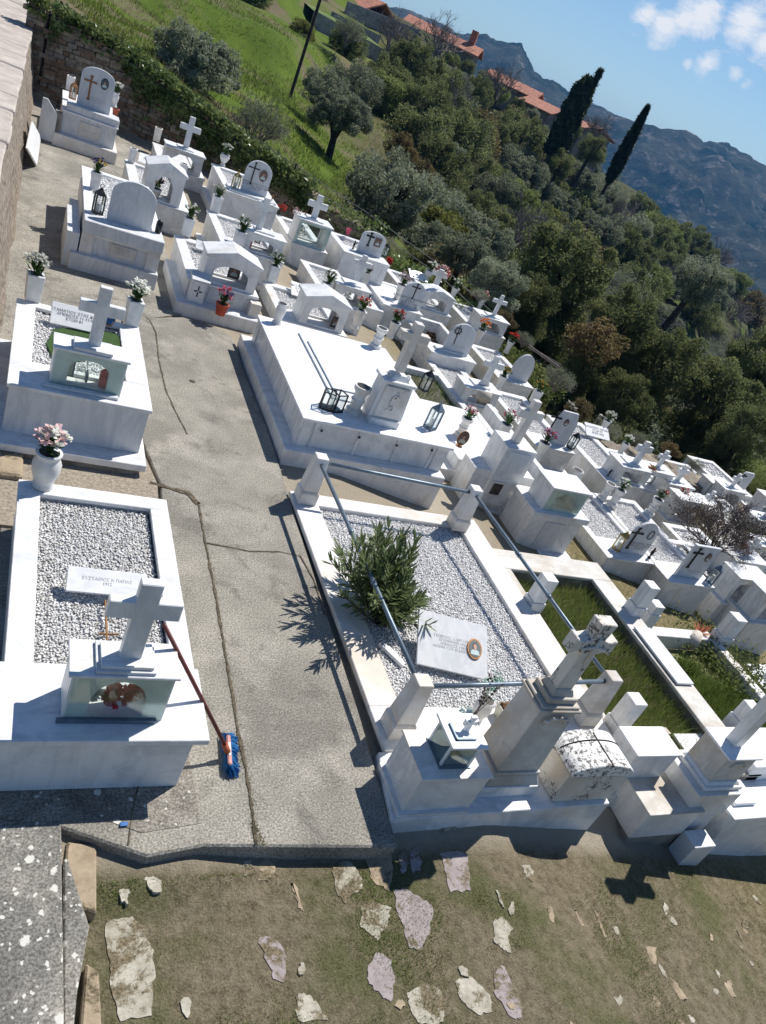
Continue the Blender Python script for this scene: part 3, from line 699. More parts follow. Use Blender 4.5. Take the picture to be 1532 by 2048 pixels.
# T4 tall cross shrine by the wall
z = .25; H = 3.75; y0 = 4.59*H
def four(bot, top, l, r): return (bot, top, l, r)
yy = y0+.03+.42*.45
g4 = shrine_grave('veined marble grave under the ivy wall with a tall white cross on its shrine', z, .655*H, .894*H, y0, 5.08*H, onY(P('C',350,260), y0+.03)[1]-.03,
    four(P('S',372,293), P('S',386,234), P('S',361,252), P('S',403,262)), jamb=.14, shape='penta', mat='white', step=.09, stepz=.38, cw=.11, seed=12, kw=.17, bed='slab', rise=.12, sx=(.665*H, .868*H))
# T5 arched headstone
z = .60; H = 3.4; y0 = 4.52*H
g5 = stone_grave('white grave below the ivy wall with dark cross and oval portrait on an arched headstone', z, 1.012*H, 1.318*H, y0, 5.08*H,
    (P('C',920,670), P('C',1180,745), P('C',975,440), P('C',1110,362)), 'arch', (P('C',1080,385), P('C',1030,600), P('C',1022,425), P('C',1112,455)), P('C',1157,520), (P('C',1075,630), 'ΑΝΝΑ ΚΟΥΡΟΥ ΧΑΤΖΗ\nΕΓΕΝ 1921 ΑΠΕΒ 1994\nΕΤΩΝ 73'),
    step=.1, stepz=.5, seed=13, sy=.25, ps=(.16,.22), drop=1.0, txs=.05, block=.04)
# T6 shrine with cross, red lamp inside
z = .45; H = 3.55; y0 = 3.49*H
g6 = shrine_grave('white grave with a translucent looking cross over an arched shrine holding a red lamp', z, .830*H, 1.118*H, y0, 3.98*H, onY(P('C',1100,1090), y0+.1)[1]-.03,
    four(P('C',1120,1050), P('C',1200,745), P('C',1100,800), P('C',1260,850)), jamb=.14, mat='white', step=.09, stepz=.45, cw=.10, seed=14, sx=(.91*H, 1.10*H), sd=.36, bed='gravel')
# T7 gabled shrine with the lamp cabinet
z = .40; H = 3.6; y0 = 2.93*H
xa7, xb7, ya7 = .612*H, .885*H, y0
g7 = shrine_grave('white gabled shrine grave at the end of the path with a little cross cabinet', z, xa7, xb7, y0, 3.42*H, onY(P('D',520,350), y0+.02)[1]-.03, None, jamb=.13, shape='arch', roof='gable', sx=(xa7+.17, xb7-.06), sd=.42, mat='white', rise=.12, seed=15, kw=.14, gh=.16, drop=.5)
MB().box(xa7-.14, xb7+.05, y0-.27, 3.3*H, -.12, .14).build('base_step', 'grey', g7, bevel=.008)
pa = onY(P('D',500,700), y0-.005); pb = onY(P('D',840,1000), y0-.005)
for a_, b_ in ((.30,.62),(.66,.80)): MB().box(xa7+a_, xa7+b_, y0-.012, y0, .18, .36).build('relief_panel', 'white', g7, bevel=.003)
MB().box(xb7-.1, xb7+.06, y0-.15, y0-.005, .12, .34).build('end_block', 'warm', g7, bevel=.004)
r = thing('lamp_cabinet', 'small white cabinet with a black pierced cross door, left of the red flower pot', 'cabinet', (xa7+.14, y0-.12, .14))
q0 = onY(P('D',270,850), y0-.17); q1 = onY(P('D',420,895), y0-.17)
MB().box(q0[0], q1[0], y0-.17, y0-.02, .141, .46).build('cabinet', 'clean', r, bevel=.003)
MB().prism([(y0-.2, .46), (y0-.005, .46), (y0-.005, .53), (y0-.2, .47)], q0[0]-.015, q1[0]+.03, 'x').build('sloping_lid', 'stone', r)
MB().box(q0[0]+.02, q1[0]-.02, y0-.178, y0-.169, .17, .44).build('door', 'clean', r, bevel=.003)
cxm = (q0[0]+q1[0])/2; m = MB()
for a in (0, 1, 2, 3):
    if a % 2: m.box(cxm-.008, cxm+.008, y0-.184, y0-.177, .31+(.012 if a == 1 else -.075), .31+(.075 if a == 1 else -.012))
    else: m.box(cxm+(.012 if a == 0 else -.055), cxm+(.055 if a == 0 else -.012), y0-.184, y0-.177, .302, .318)
m.build('cross_emblem', 'darkmetal', r)
# T8
z = .10; H = 3.9; y0 = 3.89*H
g8 = shrine_grave('grave with a thick white cross on a square open shrine beside the wire fence', z, 1.262*H, 1.452*H, y0, 4.35*H, z+.46, four(P('E',430,525), P('E',528,262), P('E',392,335), P('E',590,385)), jamb=.07, shape='rect', mat='white', cw=.12, seed=16, sd=.45, glass=True, drop=.9, rise=.02, head=.05, sx=(1.262*H, 1.44*H), inset=.05)
# T9
z = .35; H = 3.65; y0 = 4.05*H
g9 = stone_grave('white grave by the wire fence with a square portrait on a low arched headstone', z, 1.604*H, 1.884*H, y0, 4.36*H+.1,
    (P('E',885,825), P('E',1130,885), P('E',925,650), P('E',1060,632)), 'arch', (P('E',1040,645), P('E',1000,770), P('E',1002,668), P('E',1055,688)), P('E',1100,740), (P('E',1030,820), 'ΓΕΩΡΓΙΟΣ ΒΛΑΧΟΣ\n1930 - 2001'),
    step=.1, stepz=.62, seed=17, sy=.28, ps=(.15,.18), rectp=True, drop=1.2, txs=.045, txm='faint', block=.0, ew=.03)
# T10
z = .0; H = 4.0; y0 = 3.12*H
g10 = shrine_grave('narrow white grave with a plain cross on a wide mouthed shrine filled with white flowers', z, 1.243*H, 1.435*H, y0, 3.63*H, onY(P('F',1110,500), y0+.03)[1]-.03, four(P('F',1085,400), P('F',1190,160), P('F',1060,215), P('F',1245,270)), jamb=.10, shape='penta', mat='white', cw=.085, seed=18, sd=.40, rise=.12, drop=.9, kw=.12)
# T11
z = .15; H = 3.85; y0 = 2.76*H
g11 = shrine_grave('pebble grave with a low gabled shrine just behind the big family tomb', z, .952*H, 1.225*H, y0, 3.15*H, z+.40, None, jamb=.12, shape='arch', roof='gable', sx=(1.02*H, 1.205*H), sd=.42, mat='white', rise=.10, seed=19, gh=.15, drop=.7)
# T12
z = -.10; H = 4.1; y0 = 3.33*H
g12 = stone_grave('white slab grave with a slim black cross and dark lettering on a round topped headstone', z, 1.60*H, 1.812*H, y0, y0+1.5,
    (P('G',285,555), P('G',500,625), P('G',330,420), P('G',480,332)), 'arch', (P('G',490,348), P('G',435,495), P('G',440,372), P('G',508,395)), None, (P('G',405,535), 'ΚΩΝΣΤΑΝΤΙΝΟΣ ΚΑΡΑΜΑΝΟΣ\nΕΤΩΝ 81\nΕΓΕΝ 12-7-1907\nΑΠΕΒ 30-11-1988'),
    seed=20, sy=.15, drop=1.0, bed='slab', txs=.055, kw=.10)
MB().box(1.565*H-.25, 1.60*H-.002, y0-.15, y0+1.5, -.9, z-.12).build('side_ledge', 'white', g12, bevel=.004)
# T13
z = -.30; H = 4.3; y0 = 3.44*H
g13 = shrine_grave('grave whose short white cross on a gabled shrine carries a red and white wreath', z, 1.829*H, 2.03*H, y0, 3.98*H, onY(P('G',770,460), y0+.03)[1]-.08, four(P('G',685,345), P('G',735,200), P('G',640,225), P('G',795,265)), jamb=.13, shape='arch', roof='gable', mat='white', cw=.12, seed=21, sd=.4, gh=.14, rise=.06, drop=.9, plate=False)
# T14
z = -.62; H = 4.62; y0 = 3.35*H
g14 = shrine_grave('farthest white grave before the brown bushes with a budded marble cross on an open shrine', z, 2.125*H, 2.33*H, y0, 3.74*H, onY(P('G',1250,700), y0+.03)[1]-.03, four(P('G',1265,675), P('G',1355,462), P('G',1262,510), P('G',1400,550)), jamb=.12, shape='penta', mat='white', cw=.085, seed=22, sd=.42, rise=.14, drop=1.0)
# T15
z = -.30; H = 4.3; y0 = 2.86*H
g15 = root_at('marble_grave', 'deep open grave box of brown leaves with a wheel emblem on its round headstone', 'grave', 1.79*H, y0, -1)
kerb_bed(g15, 1.675*H, 1.908*H, y0, y0+1.85, z, kw=.09, fb=.5, bed='none', drop=1.0)
MB().box(1.675*H+.09, 1.908*H-.09, y0+.5, y0+1.75, z-.45, z-.30).build('soil', 'pebbase', g15)
MB().box(1.675*H-.2, 1.908*H+.12, y0-.28, y0+1.9, z-1.1, z-.55).build('base_step', 'white', g15, bevel=.005)
yh = y0+.2
headstone(g15, yh, P('G',745,1010), P('G',1000,1070), P('G',830,850), P('G',965,755), 'arch', 'stone', .05, z)
MB().box(1.675*H+.15, 1.908*H-.2, yh-.05, yh+.1, z+.001, z+.04).build('foot_strip', 'white', g15, bevel=.003)
wc = onY(P('G',900,825), yh); b0 = onY(P('G',850,955), yh); t0 = onY(P('G',925,785), yh); m = MB()
m.tube([(wc[0]+.06*math.cos(a), yh-.012, wc[1]+.06*math.sin(a)) for a in [i*math.pi/10 for i in range(21)]], .009, 5)
m.tube([(b0[0]+.01, yh-.01, b0[1]), (t0[0]-.01, yh-.01, t0[1]+.04)], .008, 5)
for i in range(8): a = i*math.pi/4; m.tube([(wc[0]+.055*math.cos(a), yh-.012, wc[1]+.055*math.sin(a)), (wc[0]+.085*math.cos(a), yh-.012, wc[1]+.085*math.sin(a))], .008, 4)
m.build('staff_emblem', 'darkmetal', g15)
T(g15, 'ΕΝΘΑΔΕ ΚΕΙΤΑΙ', onY(P('G',900,985), yh)[0], yh, onY(P('G',900,985), yh)[1], .045, 'faint')
# T16
z = -.50; H = 4.5; y0 = 2.38*H
g16 = shrine_grave('grave with a slender flared cross over an arched shrine holding an oval brown icon', z, 1.60*H, 1.785*H, y0, y0+1.9, onY(P('H',800,705), y0+.03)[1]-.03, four(P('H',665,600), P('H',795,320), P('H',655,385), P('H',850,430)), jamb=.12, mat='white', cw=.10, seed=24, sd=.42, rise=.10, drop=.9, step=.12, stepz=.42, curved=True, sx=(1.605*H, 1.765*H))
# T17
z = -.80; H = 4.8; y0 = 2.74*H
g17 = stone_grave('pebble grave at the slope edge with a plain round topped grey headstone without any lettering', z, 1.985*H, 2.17*H, y0, 3.10*H+.05,
    (P('H',885,560), P('H',1080,605), P('H',930,420), P('H',1075,297)), 'arch', seed=25, sy=.2, drop=1.0, hmat='stone', block=0)
# T18
z = -.70; H = 4.7; y0 = 2.155*H
g18 = stone_grave('grave with a large black cross and red spot portrait on a clipped corner headstone', z, 1.85*H, 2.043*H, y0, y0+2.1,
    (P('J',240,445), P('J',450,490), P('J',540,250), P('J',430,105)), 'hexw', (P('J',395,128), P('J',298,315), P('J',330,168), P('J',415,185)), P('J',473,230), (P('J',350,370), 'ΕΛΕΝΗ ΣΑΡΡΗ\nΕΓΕΝ 1919\nΑΠΕΒ 1990'),
    seed=26, sy=.2, drop=1.0, step=.1, stepz=.42, ps=(.11,.14), txm='faint', ew=.032)
# T19
z = -.80; H = 4.8; y0 = 1.985*H
g19 = shrine_grave('long pebble grave with a stout grey cross whose shrine shows flowers and a propped plaque', z, 2.095*H, 2.29*H, y0, 2.45*H+.1, onY(P('J',1290,725), y0+.03)[1]-.03, four(P('J',1190,645), P('J',1305,425), P('J',1190,490), P('J',1350,510)), jamb=.10, shape='rect', mat='white', cw=.13, seed=27, sd=.45, rise=.02, drop=1.0, sx=(2.14*H, 2.28*H), fb=.5)
# T20 tall central monument on a wide platform
z = .03; H = 3.97
a = (1.438*H, 1.684*H); y0 = 1.877*H
g20 = root_at('family_monument', 'broad marble monument with a square niche and tall plain cross behind the railed plot', 'monument', sum(a)/2, y0, -.6)
MB().box(a[0], a[1], y0, y0+.36, -.56, z).build('lower_block', 'white', g20, bevel=.005)
m = MB(); m.box(a[0]-.02, a[1]+.03, y0-.05, y0+.40, -.75, -.56); m.build('base_step', 'white', g20, bevel=.006)
MB().box(a[0]-.01, a[1]+.02, y0-.012, y0, -.56, -.40).build('foot_moulding', 'white', g20, bevel=.004)
px0, px1 = 1.681*3.55, 1.816*3.55; zt = .45
MB().box(px0, px1, y0-.06, y0+.38, -.45, zt).build('pillar', 'white', g20, bevel=.004)
m = MB(); m.box(px0+.07, px1-.07, y0-.07, y0-.058, .1, zt-.05); m.build('raised_panel', 'grey', g20, bevel=.004)
q0 = onY(P('I',690,785), y0-.06); q1 = onY(P('I',740,915), y0-.06)
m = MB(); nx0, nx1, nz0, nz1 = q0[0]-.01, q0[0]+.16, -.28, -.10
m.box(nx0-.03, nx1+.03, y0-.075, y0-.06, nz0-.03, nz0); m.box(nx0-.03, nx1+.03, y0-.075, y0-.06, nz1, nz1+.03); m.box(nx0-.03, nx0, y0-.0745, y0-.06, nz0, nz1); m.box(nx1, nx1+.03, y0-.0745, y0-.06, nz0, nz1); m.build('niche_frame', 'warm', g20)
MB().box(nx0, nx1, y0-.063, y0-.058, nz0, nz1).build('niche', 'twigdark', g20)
cross(g20, y0+.15, P('I',885,430), P('S',1070,800), P('I',905,130), P('I',1160,165), w=.115, thick=.085, mat='warm')
MB().box(5.0, 7.05, y0+.42, 10.0, -.8, -.30).build('platform', 'white', g20, bevel=.005)
m = MB()
for xx in (5.35, 5.75): m.box(xx, xx+.02, y0+.6, 9.8, -.299, -.294)
m.box(6.86, 6.98, y0+.5, 9.9, -.297, -.18); m.build('raised_edge', 'white', g20, bevel=.003)
MB().box(5.72, 6.75, y0+.44, 9.5, -.299, -.12).build('cover_slab', 'white', g20, bevel=.004)
# T21 stepped shrine
z = -.05; H = 4.05; x0, x1, y0 = 1.566*H, 1.80*H, 6.75
g21 = root_at('marble_grave', 'stepped white grave with a flat roofed glazed arch shrine and no cross', 'grave', (x0+x1)/2, y0, -.8)
MB().box(x0, x1, y0, y0+.62, z-.09, z).build('ledge', 'white', g21, bevel=.006)
MB().box(x0+.04, x1-.05, y0+.04, y0+.60, z-.62, z-.09).build('body', 'white', g21, bevel=.003)
MB().box(x0+.3, x0+.62, y0+.028, y0+.04, z-.55, z-.15).build('front_panel_lower', 'grey', g21)
m = MB(); m.box(x0-.08, x1+.04, y0-.13, y0+.8, -1.0, z-.62); m.build('upper_step', 'white', g21, bevel=.006)
MB().box(x0-.16, x1+.08, y0-.34, y0+.9, -1.2, z-.74).build('lower_step', 'white', g21, bevel=.006)
shrine(g21, 6.49, 7.10, y0+.08, y0+.48, z+.001, .29, jamb=.12, sill=.04, head=.05, rise=.12, over=.03, glass=True, back=True, rt=.025)
MB().box(x0+.05, x1-.1, y0+.62, 8.6, -.9, z-.25).build('rear_bed', 'white', g21)
m = MB(); m.box(7.15, 7.25, y0+.6, 9.9, -.9, z-.02); m.build('rear_kerb', 'white', g21, bevel=.003)
# T22, T23 twin pebble graves
z = -.70; H = 4.7
g22 = stone_grave('pebble grave with a black cross and three lines of lettering on a big arched headstone', z, 1.745*H, 1.945*H, 6.93, 8.75,
    (P('L',50,1240), P('L',260,1315), P('L',160,1080), P('L',380,955)), 'arch', (P('L',240,1000), P('L',120,1200), P('L',175,1040), P('L',265,1060)), None, (P('L',245,1190), 'ΠΑΝΑΓΙΩΤΗΣ ΡΟΔΗΣ\nΕΓΕΝ 1921 ΑΠΕΒ 1990\nΕΤΩΝ 69'),
    seed=31, sy=.15, drop=1.0, step=.1, stepz=.62, txs=.05, ew=.03, kw=.10)
q = onY(P('L',355,1075), 6.93+.15); m = MB(); m.tube([(q[0]+.05*math.cos(a), 6.93+.14, q[1]+.075*math.sin(a)) for a in [i*math.pi/8 for i in range(17)]], .007, 4); m.build('oval_emblem', 'darkmetal', g22)
g23 = stone_grave('pebble grave with a flat topped headstone bearing a long black cross and an oval portrait', z, 1.945*H+.01, 2.15*H, 6.53, 8.75,
    (P('M',600,470), P('M',830,535), P('M',1000,300), P('M',900,170)), 'rect', (P('M',868,190), P('M',728,375), P('M',800,230), P('M',880,240)), P('M',940,280), (P('M',790,430), 'ΜΑΡΙΑ ΔΟΥΚΑ\nΕΓΕΝ 1935'),
    seed=32, sy=.15, drop=1.0, step=.1, stepz=.62, ew=.03, ps=(.10,.16), txm='faint', kw=.10)
# ---- T24 the big family tomb
z = .5; H = 3.5
x0, x1, y0, y1 = .853*H, 1.394*H, 1.985*H, 2.735*H
g24 = root_at('family_tomb', 'wide white family tomb with panelled sides and a relief pedestal cross beside the path', 'tomb', (x0+x1)/2, y0, 0)
MB().box(x0-.02, x1+.02, y0-.02, y1+.02, z-.03, z).build('top_slab', 'clean', g24, bevel=.005)
zb = -.10
zb = onY(P('z7',430,905), y0)[1]
MB().box(x0+.02, x1-.02, y0+.02, y1-.02, zb, z-.03).build('body', 'white', g24, bevel=.003)
for f0, f1 in ((.0,.055),(.075,.10),(.36,.375),(.625,.64),(.885,.90),(.915,1.)): MB().box(x0+.02+f0*(x1-x0-.04), x0+.02+f1*(x1-x0-.04), y0+.002, y0+.02, zb, z-.03).build('pilaster', 'white', g24, bevel=.002)
for f0, f1 in ((0,.05),(.3,.315),(.62,.635),(.95,1)): MB().box(x0+.002, x0+.02, y0+.02+f0*(y1-y0-.04), y0+.02+f1*(y1-y0-.04), zb, z-.03).build('pilaster', 'white', g24, bevel=.002)
for px in ((500,800),(730,840),(960,890),(1175,920)):
    q = onY(P('z7',*px), y0); MB().box(q[0]-.012, q[0]+.012, y0-.012, y0+.001, q[1]-.012, q[1]+.012).build('stud', 'blackiron', g24)
ql = onY(P('z7',335,960), y0-.13)
MB().box(x0-.13, x1+.02, y0-.13, y1+.1, -1.2, zb).build('base_step', 'white', g24, bevel=.008)
# inlaid double line on the slab
def strip(m, pts, w, zz):
    for (a, b), (c, d) in zip(pts[:-1], pts[1:]):
        if abs(c-a) < abs(d-b): m.box((a+c)/2-w, (a+c)/2+w, min(b, d)-w, max(b, d)+w, zz, zz+.012)
        else: m.box(min(a, c)-w, max(a, c)+w, (b+d)/2-w, (b+d)/2+w, zz+.0005, zz+.0125)
m = MB(); A_ = onZ(P('z7',360,210), z); B_ = onZ(P('z7',590,610), z); C_ = onZ(P('z7',780,650), z)
strip(m, [A_, (A_[0], B_[1]), (C_[0]+.1, B_[1])], .011, z)
A_ = onZ(P('z7',415,258), z); B_ = onZ(P('z7',590,550), z); C_ = onZ(P('z7',785,595), z)
strip(m, [A_, (A_[0], B_[1]), (C_[0]+.1, B_[1])], .009, z)
m.build('raised_border', 'rail', g24)
q0 = onZ(P('z7',790,765), z); q1 = onZ(P('z7',960,788), z); yp = (q0[1]+q1[1])/2; xc = (q0[0]+q1[0])/2
MB().box(q0[0], q1[0], yp, yp+.30, z, z+.085).build('pedestal_base', 'white', g24, bevel=.006)
zt = onY(P('z7',1035,520), yp+.04)[1]
MB().taper(xc, yp+.16, z+.085, zt-.04, .215, .12, .185, .11).build('pedestal', 'white', g24, bevel=.004)
MB().box(xc-.215, xc+.215, yp+.02, yp+.30, zt-.04, zt).build('pedestal_cap', 'white', g24, bevel=.006)
m = MB(); m.prism([(xc-.17, z+.11), (xc+.17, z+.11), (xc+.145, zt-.06), (xc-.145, zt-.06)], yp+.016, yp+.05); m.build('relief_panel', 'warm', g24, bevel=.006)
m = MB(); zc_ = (z+.11+zt-.06)/2
m.tube([(xc+.05*math.cos(a)*(1-.3*i/8), yp+.012, zc_+.10*math.sin(a)) for i, a in enumerate([i*math.pi/5+.5 for i in range(9)])], .010, 5)
m.tube([(xc-.06, yp+.014, zc_-.10), (xc, yp+.012, zc_-.03), (xc+.05, yp+.014, zc_-.12)], .009, 5)
m.tube([(xc+.01, yp+.012, zc_+.06), (xc+.03, yp+.012, zc_+.11), (xc, yp+.012, zc_+.14)], .011, 5)
m.build('carved_figure', 'warm', g24, smooth=True)
m = MB()
for sx in (-1, 1): m.tube([(xc+sx*.12, yp+.14+.035*math.cos(a), zt+.03+.03*math.sin(a)) for a in [i*math.pi/4 for i in range(9)]], .016, 5)
m.taper(xc, yp+.15, zt, zt+.06, .12, .09, .075, .06); m.build('scroll_block', 'white', g24)
cross(g24, yp+.16, P('z7',985,425), P('z7',1095,140), P('z7',978,200), P('z7',1150,250), w=.10, thick=.10, mat='warm')
# ---- T25 railed pebble plot
z = .05; x0, x1, y0, y1 = 2.79, 5.06, 2.50, 6.18
g25 = root_at('railed_grave_plot', 'large white pebble plot fenced by blue grey pipe rails on four stone posts', 'grave', (x0+x1)/2, y0, 0)
m = MB(); m.box(x0, 3.06, 3.42, 5.98, z-.05, z); m.box(4.77, x1, 3.42, 5.98, z-.05, z); m.box(x0, x1, 5.98, y1, z-.05, z-.001); m.box(x0, x1, 3.02, 3.42, z-.05, z-.001)
m.build('kerb', 'warm', g25, bevel=.006)
m = MB(); m.box(x0+.02, 2.95, 3.0, y1-.02, -.5, z-.05); m.box(4.85, x1-.02, 3.0, y1-.02, -.5, z-.05); m.box(2.95, 4.85, 6.05, y1-.02, -.5, z-.05); m.build('kerb_wall', 'cement', g25)
MB().box(3.05, 4.78, 3.41, 5.99, -.3, z-.052).build('bed', 'bedbase', g25)
pebbles('gravel', 3.06, 4.77, 3.42, 5.98, z-.045, .0175, 'gravel', g25, seed=8)
MB().prism([(2.66, 2.49), (4.60, 2.52), (4.60, 3.02), (2.74, 3.02)], -.9, z-.02, 'z').build('front_platform', 'white', g25, bevel=.006)
for xx, yy in ((2.93, 3.20), (2.92, 6.05), (4.72, 5.98), (4.83, 3.33)):
    m = MB(); m.taper(xx, yy, z, z+.13, .095, .095, .095, .095); m.taper(xx, yy, z+.13, z+.15, .095, .095, .082, .082); m.taper(xx, yy, z+.15, z+.53, .082, .082, .062, .062)
    m.build('post', 'old' if (xx > 4.8) else 'warm', g25, bevel=.005)
zr = z+.46; pts = [(2.93,3.20),(2.92,6.05),(4.72,5.98),(4.83,3.33)]
for i in range(4):
    a, b = pts[i], pts[(i+1)%4]; d = Vector((b[0]-a[0], b[1]-a[1], 0)).normalized()*.06
    m = MB(); p0 = Vector((a[0]+d.x, a[1]+d.y, zr)); p1 = Vector((b[0]-d.x, b[1]-d.y, zr))
    m.tube([p0, p0.lerp(p1, .33), p0.lerp(p1, .66), p1], .019, 10); 
    if i in (0, 2):
        for t_ in (.38, .62): q = p0.lerp(p1, t_); e = (p1-p0).normalized()*.03; m.tube([q-e, q+e], .024, 10)
    m.build('rail', 'rail', g25, smooth=True)
# monument column, box and barrel stone at the plot's front
r = thing('cross_pillar', 'tall weathered pillar with dark speckled cross in front of the railed plot', 'monument', (3.65, 2.75, z))
xq = 3.665
MB().box(3.39, 3.90, 2.62, 2.99, z-.019, z+.09).build('bottom_block', 'white', r, bevel=.005)
m = MB(); m.taper(xq-.01, 2.815, z+.09, z+.17, .235, .185, .20, .155); m.box(xq-.215, xq+.20, 2.66, 2.975, z+.17, z+.20); m.build('base_moulding', 'old', r, bevel=.006)
MB().taper(xq, 2.82, z+.20, .86, .185, .145, .16, .125).build('shaft', 'old', r, bevel=.005)
m = MB(); m.box(xq-.185, xq+.185, 2.675, 2.965, .86, .885); m.box(xq-.165, xq+.165, 2.69, 2.95, .885, .905); m.box(xq-.12, xq+.13, 2.72, 2.92, .905, .955); m.taper(xq, 2.82, .955, 1.01, .1, .08, .075, .06); m.build('cap', 'old', r, bevel=.006)
q = onY(P('z3',985,560), 2.665); m = MB()
m.tube([(xq+.09*math.cos(a), 2.672, .77+.05*math.sin(a)) for a in [i*math.pi/6 for i in range(7)]], .012, 5)
for i in range(6): a = i*math.pi/5; m.tube([(xq+.09*math.cos(a), 2.668, .77+.05*math.sin(a)), (xq+.115*math.cos(a+.2), 2.664, .77+.075*math.sin(a+.2))], .012, 5)
m.build('carved_wreath', 'lichen2', r, smooth=True)
zz0, zz1 = 1.0, 1.60; za = 1.40; yc = 2.82; h = .062; ha = .175
prof = [(xq-.075, zz0), (xq+.075, zz0), (xq+h*.95, za-h), (xq+ha*.7, za-h*.7), (xq+ha, za-h*1.15), (xq+ha, za+h*1.0), (xq+ha*.7, za+h*.7), (xq+h*.9, za+h), (xq+h*1.2, zz1), (xq-h*1.2, zz1), (xq-h*.9, za+h), (xq-ha*.7, za+h*.7), (xq-ha, za+h*1.0), (xq-ha, za-h*1.15), (xq-ha*.7, za-h*.7), (xq-h*.95, za-h)]
MB().prism(prof, yc-.05, yc+.05).build('cross', 'lichen2', r, bevel=.006)
m = MB(); m.tube([(xq-.1, yc-.055, za-.02), (xq, yc-.058, za+.01), (xq+.1, yc-.055, za-.015)], .012, 5); m.tube([(xq, yc-.055, za+.1), (xq+.005, yc-.058, za-.15)], .011, 5); m.build('carved_garland', 'lichen2', r, smooth=True)
r = thing('ossuary_box', 'plain white marble box carrying a small glazed roofed shrine, left of the tall pillar', 'marble box', (2.98, 2.7, z))
zt = .41; q = onZ(P('z3',190,660), zt); yb = q[1]
MB().box(2.735, 3.27, 2.53, yb-.015, z-.019, zt-.018).build('box', 'white', r, bevel=.003)
MB().box(2.722, 3.285, 2.515, yb, zt-.018, zt).build('lid', 'warm', r, bevel=.003)
MB().box(2.70, 3.25, 2.50, yb, z-.018, z+.012).build('skirting', 'white', r)
sx0, sy0_ = onZ(P('z3',378,858), zt); sx1 = onZ(P('z3',528,865), zt)[0]; sy1_ = onZ(P('z3',315,712), zt)[1]
zrf = zp(sx0, sy0_, P('z3',465,745)); zrf = min(max(zrf, zt+.15), zt+.4)
rr = thing('small_shrine', 'little glazed shrine with flat roof and tiny flared cross, on the white marble box', 'shrine', ((sx0+sx1)/2, sy0_, zt))
MB().box(sx1-.02, sx1, sy0_, sy1_, zt+.01, zrf-.02).build('side_wall', 'white', rr)
MB().box(sx0+.013, sx1-.021, sy1_-.02, sy1_-.001, zt+.01, zrf-.02).build('back_wall', 'white', rr)
for a_ in (sy0_+.01, sy1_-.02): MB().box(sx0, sx0+.012, a_, a_+.02, zt+.01, zrf-.02).build('corner_post', 'white', rr)
MB().box(sx0-.01, sx1+.01, sy0_-.01, sy1_+.01, zt+.001, zt+.01).build('sill', 'rail', rr)
g_ = MB(); g_.box(sx0+.002, sx0+.006, sy0_+.01, sy1_-.01, zt+.012, zrf-.021); g_.box(sx0+.012, sx1-.02, sy0_+.004, sy0_+.008, zt+.012, zrf-.021); g_.build('glass_pane', 'glass', rr)
MB().box(sx0-.03, sx1+.03, sy0_-.03, sy1_+.03, zrf-.02, zrf).build('roof', 'clean', rr, bevel=.003)
m = MB(); m.box(sx0+.02, sx1-.05, sy0_+.03, sy0_+.045, zrf, zrf+.015); m.box(sx0+.02, sx0+.035, sy0_+.03, sy1_-.06, zrf+.0005, zrf+.0155); m.build('roof_edging', 'rail', rr)
xm, ym = (sx0+sx1)/2+.02, (sy0_+sy1_)/2; s_ = .05
prof = [(xm-.02, zrf), (xm+.02, zrf), (xm+.012, zrf+.07), (xm+.05, zrf+.055), (xm+.05, zrf+.105), (xm+.012, zrf+.09), (xm+.022, zrf+.135), (xm-.022, zrf+.135), (xm-.012, zrf+.09), (xm-.05, zrf+.105), (xm-.05, zrf+.055), (xm-.012, zrf+.07)]
MB().prism(prof, ym-.012, ym+.012).build('cross', 'clean', rr)
r = thing('barrel_tombstone', 'rounded barrel topped tombstone spotted with black lichen right of the tall pillar', 'tombstone', (4.3, 2.7, z))
yb = onZ(P('z3',955,715), .35)[1]; xa, xb = 4.03, 4.60; ya_ = 2.55
MB().box(xa, xb, ya_, yb, z-.019, .345).build('body', 'lichen2', r, bevel=.02)
prof = [(xa-.012, .345), (xb+.012, .345)]+arch(xa-.012, xb+.012, .36, .47, 16)[::-1]
MB().prism(prof, ya_-.012, yb+.012).build('rounded_lid', 'lichen', r, bevel=.006, smooth=False)
m = MB(); cx_ = (xa+xb)/2
pts = arch(xa-.01, xb+.01, .362, .474, 16); m.tube([(a, (ya_+yb)/2+.06, b) for a, b in pts], .005, 5); m.tube([(cx_+.02, ya_-.02, .472), (cx_+.02, (ya_+yb)/2, .473), (cx_+.02, (ya_+yb)/2+.13, .473)], .005, 5); m.build('carved_cross', 'darkmetal', r)
# leaning portrait plaque
plaque(None, 'tilted white plaque with an oval portrait of a man, lying in the railed plot', (3.74, 4.0, .17), .66, .50, .42, -.23, 'ΓΕΩΡΓΙΟΣ Δ ΑΡΓΥΡΗΣ\nΕΓΕΝΝΗΘΗ 1920\nΑΠΕΒΙΩΣΕ 1985\nΑΙΩΝΙΑ ΣΟΥ Η ΜΝΗΜΗ', .034, mat='stone', tmat='faint', port=(.20, .0, .14, .19))
m = MB(); q = [onZ(P('z3',*a), z) for a in ((75,225),(120,235),(200,320),(190,335))]; m.prism(q, z-.03, z+.0, 'z'); tag(m.build('marble_fragment', 'clean'), 'small triangular white marble fragment under the oleander by the left rail', 'marble piece')
